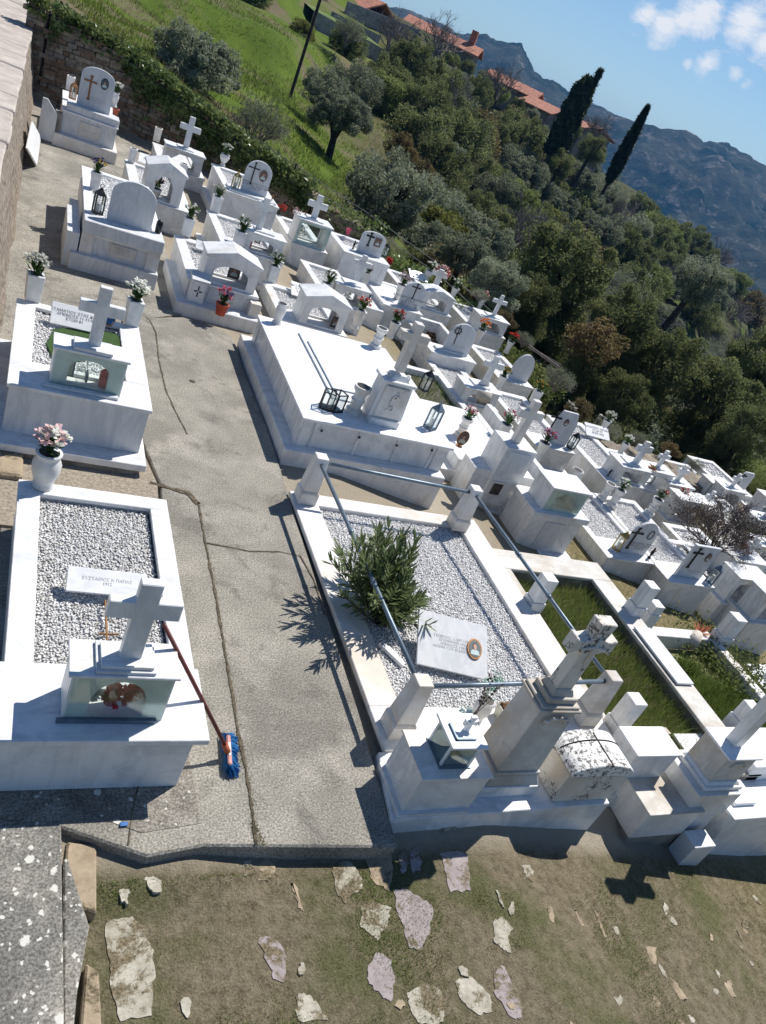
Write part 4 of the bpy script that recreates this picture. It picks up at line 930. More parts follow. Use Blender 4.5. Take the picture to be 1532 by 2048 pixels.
# ---- T26 grass plot
z = .0
g26 = root_at('grass_grave_plot', 'sunken grass filled plot framed by stained pinkish marble kerbs right of the railed plot', 'grave', 5.9, 3.0, 0)
m = MB(); m.box(6.38, 6.69, 2.75, 5.40, z-.04, z); m.box(5.07, 6.69, 5.40, 5.74, z-.04, z-.001); m.box(5.065, 5.2, 2.9, 5.40, z-.045, z-.002); m.build('kerb', 'old', g26, bevel=.006)
m = MB(); m.box(6.42, 6.66, 2.75, 5.42, -1.2, z-.04); m.box(5.1, 6.66, 5.42, 5.71, -1.2, z-.04); m.build('kerb_wall', 'cement', g26)
def gpost(label, p, z, top, w=.085, mat='white', group=None):
    x, y = onZ(p, z); zt = zp(x, y, top); r = thing('grave_post', label, 'stone post', (x, y, z))
    MB().taper(x, y, z-.25, z+.12, w, w, w, w).build('foot', mat, r, bevel=.004)
    MB().taper(x, y, z+.12, zt, w-.012, w-.012, w-.012, w-.012).build('shaft', mat, r, bevel=.004); return r
gpost('plain grey post standing on the kerb between the railed plot and the grass plot', P('K',415,1400), z-.02, P('K',615,1090))
gpost('tall grey post with two bolt holes on the far corner kerb of the grass plot', P('M',170,830), z, P('M',370,555))
gpost('shorter grey post directly behind the two holed post on the grass plot kerb', P('M',310,900), z-.15, P('M',420,745))
gpost('plain grey post at the near left corner of the grass plot', P('N',-30,500), z, P('N',240,205))
gpost('grey post with a round bolt hole left of the leaning cross shaft', P('N',1210,470), z-.05, P('N',1400,255))
gpost('wide leaning grey post on the far side of the overgrown plot beside the fallen pot', P('M',1050,1130), -.35, P('M',1215,855), .10)
r = tag(MB().box(6.42, 6.66, 3.80, 4.60, .012, .034).build('loose_slab', 'grey', bevel=.003), 'loose blue grey marble board lying on the right kerb of the grass plot', 'stone slab')
g28 = root_at('overgrown_grave_plot', 'overgrown sunken plot with narrow white kerbs beyond the loose blue grey board', 'grave', 7.6, 4, -.4)
m = MB(); m.box(6.70, 8.25, 4.86, 5.02, -.5, -.3); m.box(8.2, 8.34, 2.2, 4.86, -.6, -.31); m.build('kerb', 'warm', g28, bevel=.006)
# white box, mottled box, stepped monument at lower right
r = thing('marble_box', 'clean white closed marble box behind the speckled barrel tombstone', 'marble box', (5.1, 2.8, 0))
MB().box(4.89, 5.36, 2.76, 3.03, -.25, .28).build('box', 'white', r, bevel=.004); MB().box(4.87, 5.38, 2.745, 3.04, .28, .30).build('lid', 'clean', r, bevel=.003)
MB().box(4.85, 5.36, 2.72, 3.0, -.5, -.20).build('foot', 'white', r)
r = thing('ossuary_box', 'cream marble box with a mottled brownish lid at the lower right, nearest the dirt', 'marble box', (5.2, 2.5, -.4))
MB().box(4.99, 5.60, 2.43, 2.80, -.33, -.015).build('box', 'warm', r, bevel=.004); MB().box(4.975, 5.615, 2.415, 2.81, -.015, 0).build('lid', 'old', r, bevel=.003)
MB().box(5.02, 5.62, 2.45, 2.9, -.7, -.33).build('foot', 'cement', r)
r = thing('cross_pillar', 'stepped grey pedestal with a leaning looking cross shaft at the right edge of the photo', 'monument', (5.75, 2.7, -.4))
MB().box(5.43, 5.95, 2.48, 2.95, -.5, -.12).build('bottom_block', 'white', r, bevel=.006)
MB().box(5.45, 5.97, 2.46, 2.92, -.12, .15).build('lower_block', 'warm', r, bevel=.006)
m = MB(); m.box(5.53, 5.99, 2.50, 2.88, .15, .19); m.taper(5.76, 2.69, .19, .22, .21, .17, .18, .15); m.build('moulding', 'warm', r, bevel=.006)
MB().box(5.58, 5.94, 2.55, 2.84, .22, .50).build('pedestal', 'old', r, bevel=.005)
MB().box(5.56, 5.97, 2.53, 2.86, .50, .52).build('cap', 'clean', r, bevel=.004)
cross(r, 2.70, P('N',1330,620), P('S',1600,1315), P('S',1545,1350), P('S',1628,1362), w=.11, thick=.10, mat='warm')
m = MB(); m.tube([(5.76+.09*math.cos(a), 2.545, .40+.05*math.sin(a)) for a in [i*math.pi/6 for i in range(7)]], .011, 5); m.build('carved_wreath', 'old', r)
r = thing('marble_box', 'dark shaded marble box lying low beside the stepped pedestal on the dirt', 'marble box', (5.8, 2.3, -.5))
MB().box(5.62, 5.88, 2.28, 2.44, -.7, -.30).build('box', 'grey', r, bevel=.004)
r = thing('marble_grave', 'white grave of flat slabs cut by the right edge beside the stepped pedestal', 'grave', (6.6, 2.7, -.4))
MB().box(6.05, 7.3, 2.40, 3.25, -1.8, -.12).build('side_wall', 'white', r, bevel=.004); MB().box(6.02, 7.35, 2.38, 3.28, -.12, -.09).build('coping', 'clean', r, bevel=.004)
MB().box(6.5, 7.3, 2.75, 3.2, -.089, .10).build('pedestal', 'clean', r, bevel=.004); MB().box(6.12, 6.4, 2.5, 3.1, -.089, -.05).build('cover_slab', 'clean', r, bevel=.003)
r = thing('stone_chunk', 'pile of chipped weathered marble in the lower right corner between box and pedestal', 'rubble', (5.5, 3.0, -.2))
m = MB()
for i in range(9): xx, yy = 5.45+random.uniform(-.12,.3), 2.98+random.uniform(-.08,.25); m.box(xx, xx+random.uniform(.05,.14), yy, yy+random.uniform(.05,.12), -.3, random.uniform(-.12, .02), .015)
m.build('rubble', 'old', r)

# ---- small graves far to the right
def far_shrine(label, p, z, w, hh, ctop, seed, roof='flat', red=False, ln=1.6):
    x, y = onZ(p, z)
    yy = y+.05; zr = z+hh
    g = root_at('marble_grave', label, 'grave', x, y, z-.8)
    kerb_bed(g, x-w/2, x+w/2, y, y+ln, z, kw=.10, fb=.45, drop=1.0, seed=seed, psize=.05)
    shrine(g, x-w/2+.08, x+w/2-.08, yy, yy+.36, z+.001, zr, jamb=.09, shape='rect' if seed % 2 else 'arch', roof=roof, rise=.06)
    if ctop:
        cx = x; zt = zr+ctop; za = zt-.13; h = .04; hb = .14; yc = yy+.18
        MB().prism([(cx-h, zr), (cx+h, zr), (cx+h, za-h), (cx+hb, za-h), (cx+hb, za+h), (cx+h, za+h), (cx+h, zt), (cx-h, zt), (cx-h, za+h), (cx-hb, za+h), (cx-hb, za-h), (cx-h, za-h)], yc-.03, yc+.03).build('cross', 'white', g, bevel=.003)
        MB().box(cx-.14, cx+.14, yc-.1, yc+.1, zr+.03, zr+.05).build('cross_base', 'white', g)
    return g
far_shrine('small far grave with a budded cross just right of the stout grey cross', P('L',360,640), -1.05, .85, .42, .42, 41)
far_shrine('small far grave with a rounded wreathed cross behind the white flower pot', P('L',560,770), -1.2, .85, .42, .40, 42)
far_shrine('low far grave whose open shrine shows a red and white card behind the dark shrub', P('L',700,950), -1.25, 1.0, .45, 0, 43)
far_shrine('far grave half hidden by the dark shrub, its slab stepped like a stair', P('L',860,1000), -1.35, .9, .40, .35, 44)
far_shrine('white grave right of the flat topped headstone with red flowers in its flat roofed shrine', P('M',1250,560), -.95, .95, .42, .40, 45)
far_shrine('grave near the right edge with a shadowed open shrine holding a brown basket', P('M',1270,760), -.95, .9, .45, 0, 46)
far_shrine('grave cut by the right edge behind the leaning grey post', P('M',1560,960), -.9, .9, .45, .4, 47)
far_shrine('far white grave at the right edge above the dry flower patch', P('L',1480,1420), -1.2, .95, .45, .4, 48)
far_shrine('distant white grave at the right edge beside the bright green weeds', P('L',1450,1130), -1.5, .9, .45, .4, 49)
far_shrine('distant white grave showing through the twigs of the dark shrub', P('L',1120,800), -1.75, .9, .45, .4, 50)
far_shrine('distant low grave at the foot of the dark headstone with the red lamp', P('L',1010,700), -1.75, .9, .35, 0, 51)
far_shrine('distant grave cut by the right edge of the photo beyond the shrub', P('L',1540,880), -1.8, .9, .45, .4, 52)
z = -1.7; x, y = onZ(P('L',1240,640), z)
g29 = root_at('marble_grave', 'most distant grave, a round cornered dark headstone before the green bush', 'grave', x, y, z-.5)
kerb_bed(g29, x-.45, x+.55, y-.05, y+1.6, z, drop=.8, seed=53, psize=.05)
headstone(g29, y+.2, P('L',1195,610), P('L',1305,625), P('L',1385,450), P('L',1330,430), 'round', 'grey', .05, z)
emblem(g29, y+.2, P('L',1310,455), P('L',1235,560), P('L',1280,465), P('L',1330,470), w=.03)
# white marble plot with round top stone bottom right (partly seen)
g30 = root_at('marble_grave', 'white pebble grave at the right edge with a raised kerb corner and stone urn', 'grave', 9.6, 3.9, -1)
q = onZ(P('M',1310,1370), -.75); kerb_bed(g30, q[0], q[0]+1.6, q[1]-1.3, q[1], -.75, kw=.18, fb=.2, bed='gravel', drop=.5, seed=54)
# open box behind the tall cross, shallow grass grave, etc.
z = -.40; H = 4.4
xg0, yg0 = onZ(P('H',430,640), -.55); 
g31 = root_at('grass_grave_plot', 'small triangular looking grass bed with white kerbs between the tombs behind the pedestal cross', 'grave', 5.9, 10, -.6)
qa = onZ(P('G',545,1225), -.45); qb = onZ(P('G',930,1370), -.45); qc = onZ(P('G',640,1560), -.45)
gx0, gx1, gy0, gy1 = 6.1, 7.12, 9.9, 11.55
m = MB(); m.box(gx0-.12, gx1, gy1, gy1+.14, -.7, -.45); m.box(gx1-.02, gx1+.12, gy0, gy1, -.7, -.452); m.box(gx0-.12, gx0+.02, gy0, gy1, -.7, -.451); m.build('kerb', 'white', g31, bevel=.005)
# ================================================================ VASES, LANTERNS, FLOWERS
V_ = vase
V_('jar', 'daisy', P('S',85,972), .45, .86, 'big white vase of pink and white lilies on the corner of the nearest left grave', 'ceramic')
V_('square', 'fwhite', P('z5',195,150), .60, 1.15, 'square marble vase of white roses at the left back corner of the turf strip grave')
V_('square', 'fwhite+fwhite', P('z5',800,300), .60, 1.15, 'square marble vase of cream roses at the right back corner of the turf strip grave')
V_('square', 'fpurple+fpurple+fyellow', P('B',450,400), .65, 1.05, 'square vase of dark purple pansies on the left kerb behind the black lantern', 'white')
V_('pot', 'fpurple+fyellow', P('B',1065,490), .42, 1.1, 'purple and yellow pansies in a pale pot inside the gabled shrine', 'ceramic')
V_('square', '', P('B',830,120), .42, 1.0, 'square marble vase with only a dark stub, behind the pansy shrine')
V_('square', 'fwhite+stem', P('B',1385,870), .42, 1.15, 'square marble vase of wilting greenery between the pansy shrine and the lettered grave')
V_('square', '', P('C',320,530), .40, 1.05, 'square marble vase with a small dark cap at the right of the gabled pansy shrine')
V_('square', '', P('C',62,165), .25, 1.2, 'square cream vase on the back corner of the veined grave under the ivy wall', 'warm')
V_('square', '', P('A',450,410), .62, 1.15, 'square grey vase on the back left corner beside the copper lantern')
V_('round', 'fwhite', P('A',905,580), .62, 1.1, 'vase of white and green flowers behind the right side of the bronze cross headstone')
V_('pot', '', P('A',918,665), .64, .9, 'small terracotta pot on the right of the bronze cross headstone', 'terracotta')
V_('urn', 'fwhite+fwhite', P('C',740,415), .60, 1.15, 'footed white urn of white carnations at the back left of the oval portrait grave', 'ceramic')
V_('square', 'fwhite', P('C',655,885), .45, 1.15, 'square vase of white daisies on the left back corner of the red lamp shrine grave')
V_('square', 'stem+fwhite', P('C',885,1260), .45, 1.2, 'square vase of green buds left of the shrine with the red lamp')
V_('square', 'stem+fwhite', P('D',1125,625), .15, 1.15, 'square vase of white buds on the far kerb of the low gabled pebble grave')
V_('round', '', P('D',1190,1055), .50, 1.05, 'ringed marble vase, empty, on the back left corner of the family tomb', 'warm')
V_('pot', 'fpink+fpink+fpurple', P('D',610,965), .14, 1.15, 'orange flower pot of magenta flowers on the step of the gabled shrine grave', 'orangepot')
V_('mould', '', P('F',1275,1095), .50, 1.0, 'ringed marble vase, empty, on the back right corner of the family tomb', 'warm')
V_('mould', '', P('z7',690,690), .50, 1.15, 'ringed marble vase left of the relief pedestal on the family tomb', 'warm')
V_('square', 'stem+fwhite', P('F',740,595), .0, 1.2, 'square vase of green shoots and white blooms on the plain cross shrine grave')
V_('round', 'fred+fpale', P('F',1065,900), .10, 1.2, 'round vase of red and pale flowers beside the low gabled pebble grave', 'warm')
V_('flare', 'fred+fpale', P('F',1420,1000), -.02, 1.2, 'round vase of pink carnations standing behind the tall tomb cross', 'ceramic')
V_('square', 'flilac+fwhite', P('F',1165,440), .05, .9, 'small vase of lilac flowers beside the plain cross on its roof', 'ceramic')
V_('urn', 'fwhite', P('G',570,310), -.3, 1.25, 'white footed vase of white flowers left of the wreathed cross', 'ceramic')
V_('flare', 'flilac+fpale', P('G',270,500), -.1, 1.25, 'pale vase of lilac flowers behind the slim cross headstone', 'ceramic')
V_('flare', 'stem+fwhite', P('G',825,505), -.35, 1.2, 'white flared vase of green sprigs right of the wreathed cross shrine', 'ceramic')
V_('flare', 'fpale+fred', P('G',1105,605), -.62, 1.15, 'white flared vase of withered red flowers at the back of the budded cross grave', 'ceramic')
V_('flare', 'forange', P('G',1080,950), -.55, 1.3, 'white vase of orange flowers right of the round headstone with the staff emblem', 'ceramic')
V_('flare', 'fred', P('G',1385,1050), -.80, 1.2, 'white vase of red carnations on the pebble grave at the slope edge', 'ceramic')
V_('flare', 'stem+fyellow', P('H',790,650), -.45, 1.1, 'white vase of yellow green foliage next to the slender flared cross', 'ceramic')
V_('square', 'stem+fyellow', P('H',1150,790), -.70, 1.15, 'tapering marble vase of yellow green foliage behind the tall plain cross', 'ceramic')
V_('mould', 'fpale+fpink', P('H',400,1130), -.12, 1.0, 'ringed marble vase of faded pink carnations right of the family tomb', 'warm')
V_('pot', 'fpink+fwhite+fpink', P('H',840,1110), -.1, 1.2, 'clump of bright pink flowers against the monument behind the tall plain cross', 'ceramic')
V_('flare', 'fpink+flilac', P('H',1185,1370), -.28, 1.25, 'pale vase of magenta flowers right of the broad niche monument', 'ceramic')
V_('jar', '', P('J',495,880), -.75, .95, 'empty white jar lying in the open trench between two graves', 'ceramic')
V_('mould', '', P('J',835,1010), -.70, 1.05, 'empty ringed vase, left one of the pair on the twin pebble grave', 'ceramic')
V_('mould', 'fwhite+fwhite+stem', P('J',935,1070), -.70, 1.05, 'ringed vase packed with white flowers, right one of the pair on the twin pebble grave', 'ceramic')
V_('mould', 'fwhite+fwhite+fred', P('L',330,860), -.72, 1.1, 'pale ringed vase of white and red flowers casting a shadow on the pebbles', 'ceramic')
V_('flare', 'fwhite', P('J',825,325), -.80, 1.15, 'white flared vase behind the propped lettered plaque on the long pebble grave', 'ceramic')
V_('flare', 'fwhite', P('J',1020,545), -.80, 1.0, 'small pale vase of white flowers left of the stout grey cross', 'ceramic')
V_('round', 'fyellow+forange', P('L',270,545), -.95, .9, 'pot of orange yellow flowers right of the stout cross shrine', 'ceramic')
V_('round', 'fred+fpale', P('L',590,790), -1.15, 1.0, 'vase of brownish red flowers before the small far shrines', 'ceramic')
V_('round', 'fred', P('M',1195,310), -1.2, .9, 'dark red flowers by the roots of the dark shrub', 'ceramic')
V_('jar', '', P('z3',560,605), .05, .62, 'white round pot holding tall bare twigs in front of the railed plot', 'ceramic')
lantern('blackiron', P('B',480,645), .65, 1.25, 'black lantern with clear glass beside the big plain round headstone')
lantern('bronze', P('A',480,500), .66, 1.15, 'copper coloured lantern left of the bronze cross headstone')
lantern('brass', P('C',860,650), .62, 1.15, 'brass framed lantern left of the oval portrait headstone')
lantern('blackiron', P('E',1160,880), .36, 1.0, 'dark lantern at the right foot of the square portrait headstone')
lantern('blackiron', P('z7',520,660), .50, 1.0, 'open black wire lantern, left of the pair on the family tomb', -.3, wire=True)
lantern('blackiron', P('z7',575,672), .50, 1.05, 'open black wire lantern, right of the pair on the family tomb', .4, wire=True)
lantern('rail', P('z7',1160,785), .50, 1.25, 'grey metal lantern right of the relief pedestal on the family tomb', .5)
lantern('blackiron', P('G',540,1430), -.25, 1.3, 'black and silver lantern by the small grass bed', .3)
lantern('blackiron', P('J',510,490), -.69, 1.2, 'black lantern at the right of the clipped corner headstone', .3)
lantern('brass', P('K',1290,810), -.70, 1.2, 'gold topped lantern left of the three line arched headstone', .3)
lantern('rail', P('M',950,530), -.70, 1.25, 'grey lantern right of the flat topped headstone', .5)
vigil('red vigil lamp in the arched shrine of the translucent looking cross grave', *onZ(P('C',1000,1240), .48), .48, 1.6)
vigil('black lamp bottle on the kerb beside the plain cross shrine', *onZ(P('F',1205,595), .02), .02, 1.1, 'blackiron')
vigil('small dark lamp cup at the right foot of the big round headstone', *onZ(P('B',1100,840), .66), .66, 1.4, 'blackiron')
vigil('bright red lamp before the most distant round cornered headstone', *onZ(P('L',1240,690), -1.6), -1.6, 1.7)
r = thing('photo_stand', 'round brown framed photograph on a stand right of the family tomb', 'picture frame', (*onZ(P('z7',1340,895), .1), .1))
x, y = r.location.x, r.location.y
MB().lathe(x, y, [(.05,.1),(.05,.11)], 14).build('foot', 'bronze', r); portrait(r, (x, y-.005, .23), .17, .22, frame='bronze', bg='photored', shirt='cream'); MB().tube([(x,y,.11),(x,y,.14)], .01).build('stem', 'bronze', r)
def statuette(label, p, z, s=1, mat='blackiron'):
    x, y = onZ(p, z); r = thing('small_statue', label, 'statuette', (x, y, z))
    MB().lathe(x, y, [(.03*s,z),(.03*s,z+.02*s),(.012*s,z+.04*s),(.028*s,z+.10*s),(.03*s,z+.13*s),(.014*s,z+.16*s),(.02*s,z+.19*s),(.008*s,z+.22*s)], 10).build('figure', mat, r, smooth=True)
    MB().tube([(x-.01*s,y,z+.12*s),(x+.05*s,y,z+.15*s),(x+.06*s,y-.01,z+.2*s)], .010*s, 5).build('raised_arm', mat, r, smooth=True)
statuette('small black angel figure left of the square portrait headstone', P('E',845,805), .36, .8)
statuette('small dark bird figure on the corner of the long pebble grave', P('J',895,775), -.78, .7)
statuette('small dark angel figure right of the three line arched headstone', P('M',335,285), -.69, .9)
statuette('small bronze figure at the right end of the gabled shrine with the red flower pot', P('D',920,735), .42, .9, 'bronze')
statuette('small bronze figure at the right foot of the oval portrait headstone', P('C',1240,775), .63, .6, 'bronze')
statuette('small bronze figure right of the wreathed cross shrine', P('G',760,590), -.28, .9, 'bronze')
# plaques lying about
pc = onZ(P('F',590,580), .15); plaque(None, 'white plaque with dark lettering lying on the pebbles of the low gabled grave', (pc[0], pc[1], .22), .62, .34, .35, -.1, 'ΝΙΚΟΛΑΟΣ Π ΜΑΥΡΟΣ\nΕΓΕΝ 10-2-1915\nΑΠΕΒ 8-7-1989', .07)
pc = onZ(P('J',760,370), -.80); plaque(None, 'white lettered plaque propped across the back of the long pebble grave', (pc[0], pc[1], -.68), .62, .30, .55, -.05, 'ΚΑΛΛΙΟΠΗ Γ ΜΠΑΚΑ\nΕΤΩΝ 79\nΑΠΕΒ 1993', .065)
pc = onZ(P('D',455,290), .42); plaque(None, 'small pale grey plaque lying near the head of the gabled shrine grave', (pc[0], pc[1], .45), .28, .22, .35, -.1, 'ΑΙΩΝΙΑ\nΜΝΗΜΗ', .05, mat='stone', tmat='faint')
pc = onZ(P('A',1290,1180), .42); plaque(None, 'white plaque with a short dark inscription behind the pansy shrine', (pc[0], pc[1], .50), .50, .25, .5, -.1, 'ΙΩΑΝΝΗΣ', .07)
pc = onZ(P('G',480,290), -.3); plaque(None, 'pale blank plaque behind the slim cross headstone', (pc[0], pc[1], -.22), .5, .3, .4, 0, '', .05)
# wreath on the short cross, flowers in shrines
xw, zw = onY(P('G',735,185), 3.44*4.3+.2); m = MB(); m2 = MB()
for i in range(16): a = math.pi*i/15; bloom(m if i % 2 else m2, (xw+.17*math.cos(a), 3.44*4.3+.13, zw-.10+.15*math.sin(a)), .055, 9)
r = tag(m.build('wreath', 'fwhite'), 'red and white flower wreath hung over the short cross on the gabled shrine', 'wreath'); o_ = m2.build('red_flowers', 'fred', r)
m = MB()
for i in range(26): q = onZ(P('F',random.uniform(900,1050),random.uniform(560,640)), .04); bloom(m, (q[0], q[1]+.15, .05+random.uniform(0,.12)), .05, 8)
tag(m.build('flower_bunch', 'fwhite'), 'loose heap of white flowers filling the mouth of the plain cross shrine', 'flowers')
m = MB()
for i in range(14): q = onZ(P('E',random.uniform(310,380),random.uniform(590,670)), .35); bloom(m, (q[0], q[1]+.1, .25+random.uniform(0,.15)), .05, 8)
tag(m.build('flower_bunch', 'fwhite'), 'white flowers behind the glass of the square open shrine by the fence', 'flowers')
m = MB()
for i in range(10): bloom(m, (onZ(P('E',1200,985), .0)[0]+random.uniform(-.06,.06), onZ(P('E',1200,985), .0)[1], .12+random.uniform(-.05,.05)), .07, 8)
tag(m.build('flower_bunch', 'fred'), 'bunch of deep red flowers hanging right of the square portrait grave', 'flowers')
for nm, lb, pp, zz, cc in (('flower_bunch','red flowers lying near the low wire by the oval portrait grave',P('C',1345,870),.2,'fred'),('flower_bunch','faded pink flowers behind the thick cross by the fence',P('E',300,460),.55,'fpale'),('flower_bunch','dark pink flowers on the far kerb behind the square portrait headstone',P('E',830,655),.45,'fpink'),('flower_bunch','white daisies among the bushes behind the clipped corner headstone',P('J',540,80),-.75,'fwhite'),('flower_bunch','white daisies above the flared vase behind the propped plaque',P('J',890,190),-.55,'fwhite')):
    x, y = onZ(pp, zz); m = MB()
    for i in range(9): bloom(m, (x+random.uniform(-.12,.12), y+random.uniform(-.1,.1), zz+random.uniform(-.03,.1)), .05, 8)
    tag(m.build(nm, cc), lb, 'flowers')
# shrine contents
def frame_pic(label, p, z, w=.10, h=.14, yo=.2):
    x, y = onZ(p, z); r = thing('picture_frame', label, 'picture frame', (x, y+yo, z)); portrait(r, (x, y+yo, z+h/2+.02), w, h, frame='blackiron', bg='photored', rect=True); return r
frame_pic('dark framed photo inside the shrine beside the red vigil lamp', P('C',1110,1260), .46)
frame_pic('dark framed photo inside the open shrine of the budded cross grave', P('G',1265,830), -.60, .12, .18, .2)
frame_pic('small dark frame inside the low gabled pebble shrine', P('F',885,960), .17, .14, .17, .2)
frame_pic('round looking dark icon inside the gabled shrine above the red flower pot', P('D',770,690), .43, .17, .2, .3)
r = tag(MB().lathe(*onZ(P('H',590,790), -.47), [(.02,-.5),(.02,-.40),(.17,-.38),(.20,-.30),(.17,-.20),(.02,-.19)], 14).build('oval_icon', 'old', smooth=True), 'oval brown stone icon on a foot inside the slender cross shrine', 'icon')
m = MB()
for i in range(50): q = onZ(P('G',random.uniform(560,790),random.uniform(800,960)), -.6); a = random.uniform(0,3.1); m.box(q[0]-.05*math.cos(a), q[0]+.05*math.cos(a)+.02, q[1], q[1]+.03, -.62+random.uniform(0,.08), -.58+random.uniform(0,.1), .02)
o_ = m.build('dead_leaves', 'dryleaf'); o_['label'] = 'heap of brown dead leaves and sticks in the open grave box'; o_['category'] = 'dead leaves'
# bare twigs, cream pot
x, y = onZ(P('z3',570,560), .25); r = thing('bare_twigs', 'bare budding twigs standing in the white round pot by the railed plot', 'twigs', (x, y, .2)); m = MB()
for i in range(6):
    a = random.uniform(-.5, .9); l = random.uniform(.3, .46); b = (x+random.uniform(-.02,.02), y, .2); e = (x+a*.14, y+random.uniform(-.03,.1), .2+l); m.tube([b, ((b[0]+e[0])/2+.01, y, .2+l*.5), e], .0035, 4, .0015)
    for k_ in range(7): t_ = .3+k_*.1; m.box(b[0]+(e[0]-b[0])*t_-.004, b[0]+(e[0]-b[0])*t_+.006, y-.004+(e[1]-y)*t_, y+.006+(e[1]-y)*t_, .2+l*t_, .2+l*t_+.014)
m.build('stems', 'twigdark', r)
x, y = onZ(P('z3',685,600), .05); r = thing('flower_pot', 'square cream pot of dead brown plants beside the twig pot', 'flower pot', (x, y, .05))
MB().taper(x, y, .051, .17, .045, .045, .062, .062).build('pot', 'cream', r, bevel=.004); MB().box(x-.052, x+.052, y-.052, y+.052, .168, .173).build('soil', 'pebbase', r)
m = MB(); 
for i in range(14): m.box(x+random.uniform(-.045,.03), x+random.uniform(-.03,.045), y+random.uniform(-.04,.04), y+random.uniform(-.04,.045), .174, .19, .008)
m.build('dead_plant', 'dryleaf', r)
x, y = onZ(P('z3',660,430), .3); m = MB()
for i in range(34): bloom(m, (x+random.gauss(0,.035), y+random.gauss(0,.03), .3+random.gauss(0,.045)), .03, 3)
tag(m.build('glass_flower', glassmat('green_glass', (.35,.6,.45), .5)), 'translucent green glass like flower above the cream pot', 'flower')
# fallen pot with rusty leaves
x, y = onZ(P('M',780,1150), -.42); r = thing('fallen_pot', 'grey pot lying on its side with rusty red spiky leaves in the overgrown plot', 'flower pot', (x, y, -.42))
m = MB(); m.tube([(x-.14,y-.08,-.36),(x+.06,y+.05,-.34)], .09, 14, .075); m.build('pot', 'old', r, smooth=True); m = MB()
for i in range(40):
    a = random.uniform(-.9, 1.6); e = random.uniform(0, .9); l = random.uniform(.12, .26); b = Vector((x+.07, y+.06, -.32)); d = Vector((math.cos(a)*math.cos(e), math.sin(a)*math.cos(e), math.sin(e))); s = d.cross(Z3).normalized()*.012
    m.add([b-s, b+s, b+d*l], [(0,1,2)])
m.build('leaves', 'terracotta', r)
tag(MB().lathe(*onZ(P('K',1050,1370), -.3), [(.0,-.36),(.07,-.34),(.08,-.28),(.03,-.22),(0,-.215)], 10).build('broken_pot', 'terracotta', smooth=True), 'broken terracotta pot half buried in the grass plot', 'pot')
# broom
a = Vector((*onZ(P('z6',960,875), 1.0), 1.0)); b = Vector((*onZ(P('z6',1325,1640), .03), .07)); 
r = thing('broom', 'broom with dark red handle and bright blue bristles leaning on the nearest left grave', 'broom', (b.x, b.y, 0))
MB().tube([a, b], .0125, 10).build('handle', 'broomred', r, smooth=True)
d = Vector((.06, .55, 0)).normalized(); hx = b+d*.02; s = Vector((d.y, -d.x, 0)); ang = math.atan2(d.y, d.x)
def obox(m, c, l, w, z0, z1, jit=0):
    vs = []
    for z_ in (z0, z1):
        for sy in (-1, 1):
            for sx in (-1, 1): q = c+d*(sx*l)+s*(sy*w); vs.append((q.x, q.y, z_))
    m.add(vs, [(0,2,3,1),(4,5,7,6),(0,1,5,4),(2,6,7,3),(0,4,6,2),(1,3,7,5)])
m = MB(); obox(m, hx+s*.01, .115, .014, .050, .070); hd = m.build('head', 'pinkplastic', r, bevel=.008)
m = MB(); m.tube([b+Vector((0,0,-.01)), b+(a-b).normalized()*.07], .02, 10); m.build('socket', 'terracotta', r, smooth=True)
m = MB(); obox(m, hx+s*.011, .05, .008, .0705, .0715); m.build('label_sticker', 'ceramic', hd)
m = MB()
for i in range(1500):
    u = random.uniform(-.13, .13); w_ = random.uniform(-.014, .024); q = hx+d*u+s*w_; e = q+d*(u*.25+random.uniform(-.02,.02))+s*(w_*1.2+random.uniform(-.01,.045)); k_ = d*.0022
    m.add([(q.x-k_.x,q.y-k_.y,.06),(q.x+k_.x,q.y+k_.y,.06),(e.x+k_.x,e.y+k_.y,.004+random.uniform(0,.02)),(e.x-k_.x,e.y-k_.y,.004+random.uniform(0,.02))], [(0,1,2,3)])
m.build('bristles', 'broomblue', r)
x, y = onZ((247,1650), 0); tag(MB().box(x-.02, x+.02, y-.012, y+.012, .004, .012, .003).build('sweet_wrapper', 'blueplastic'), 'tiny blue wrapper on the concrete near the front edge', 'litter')

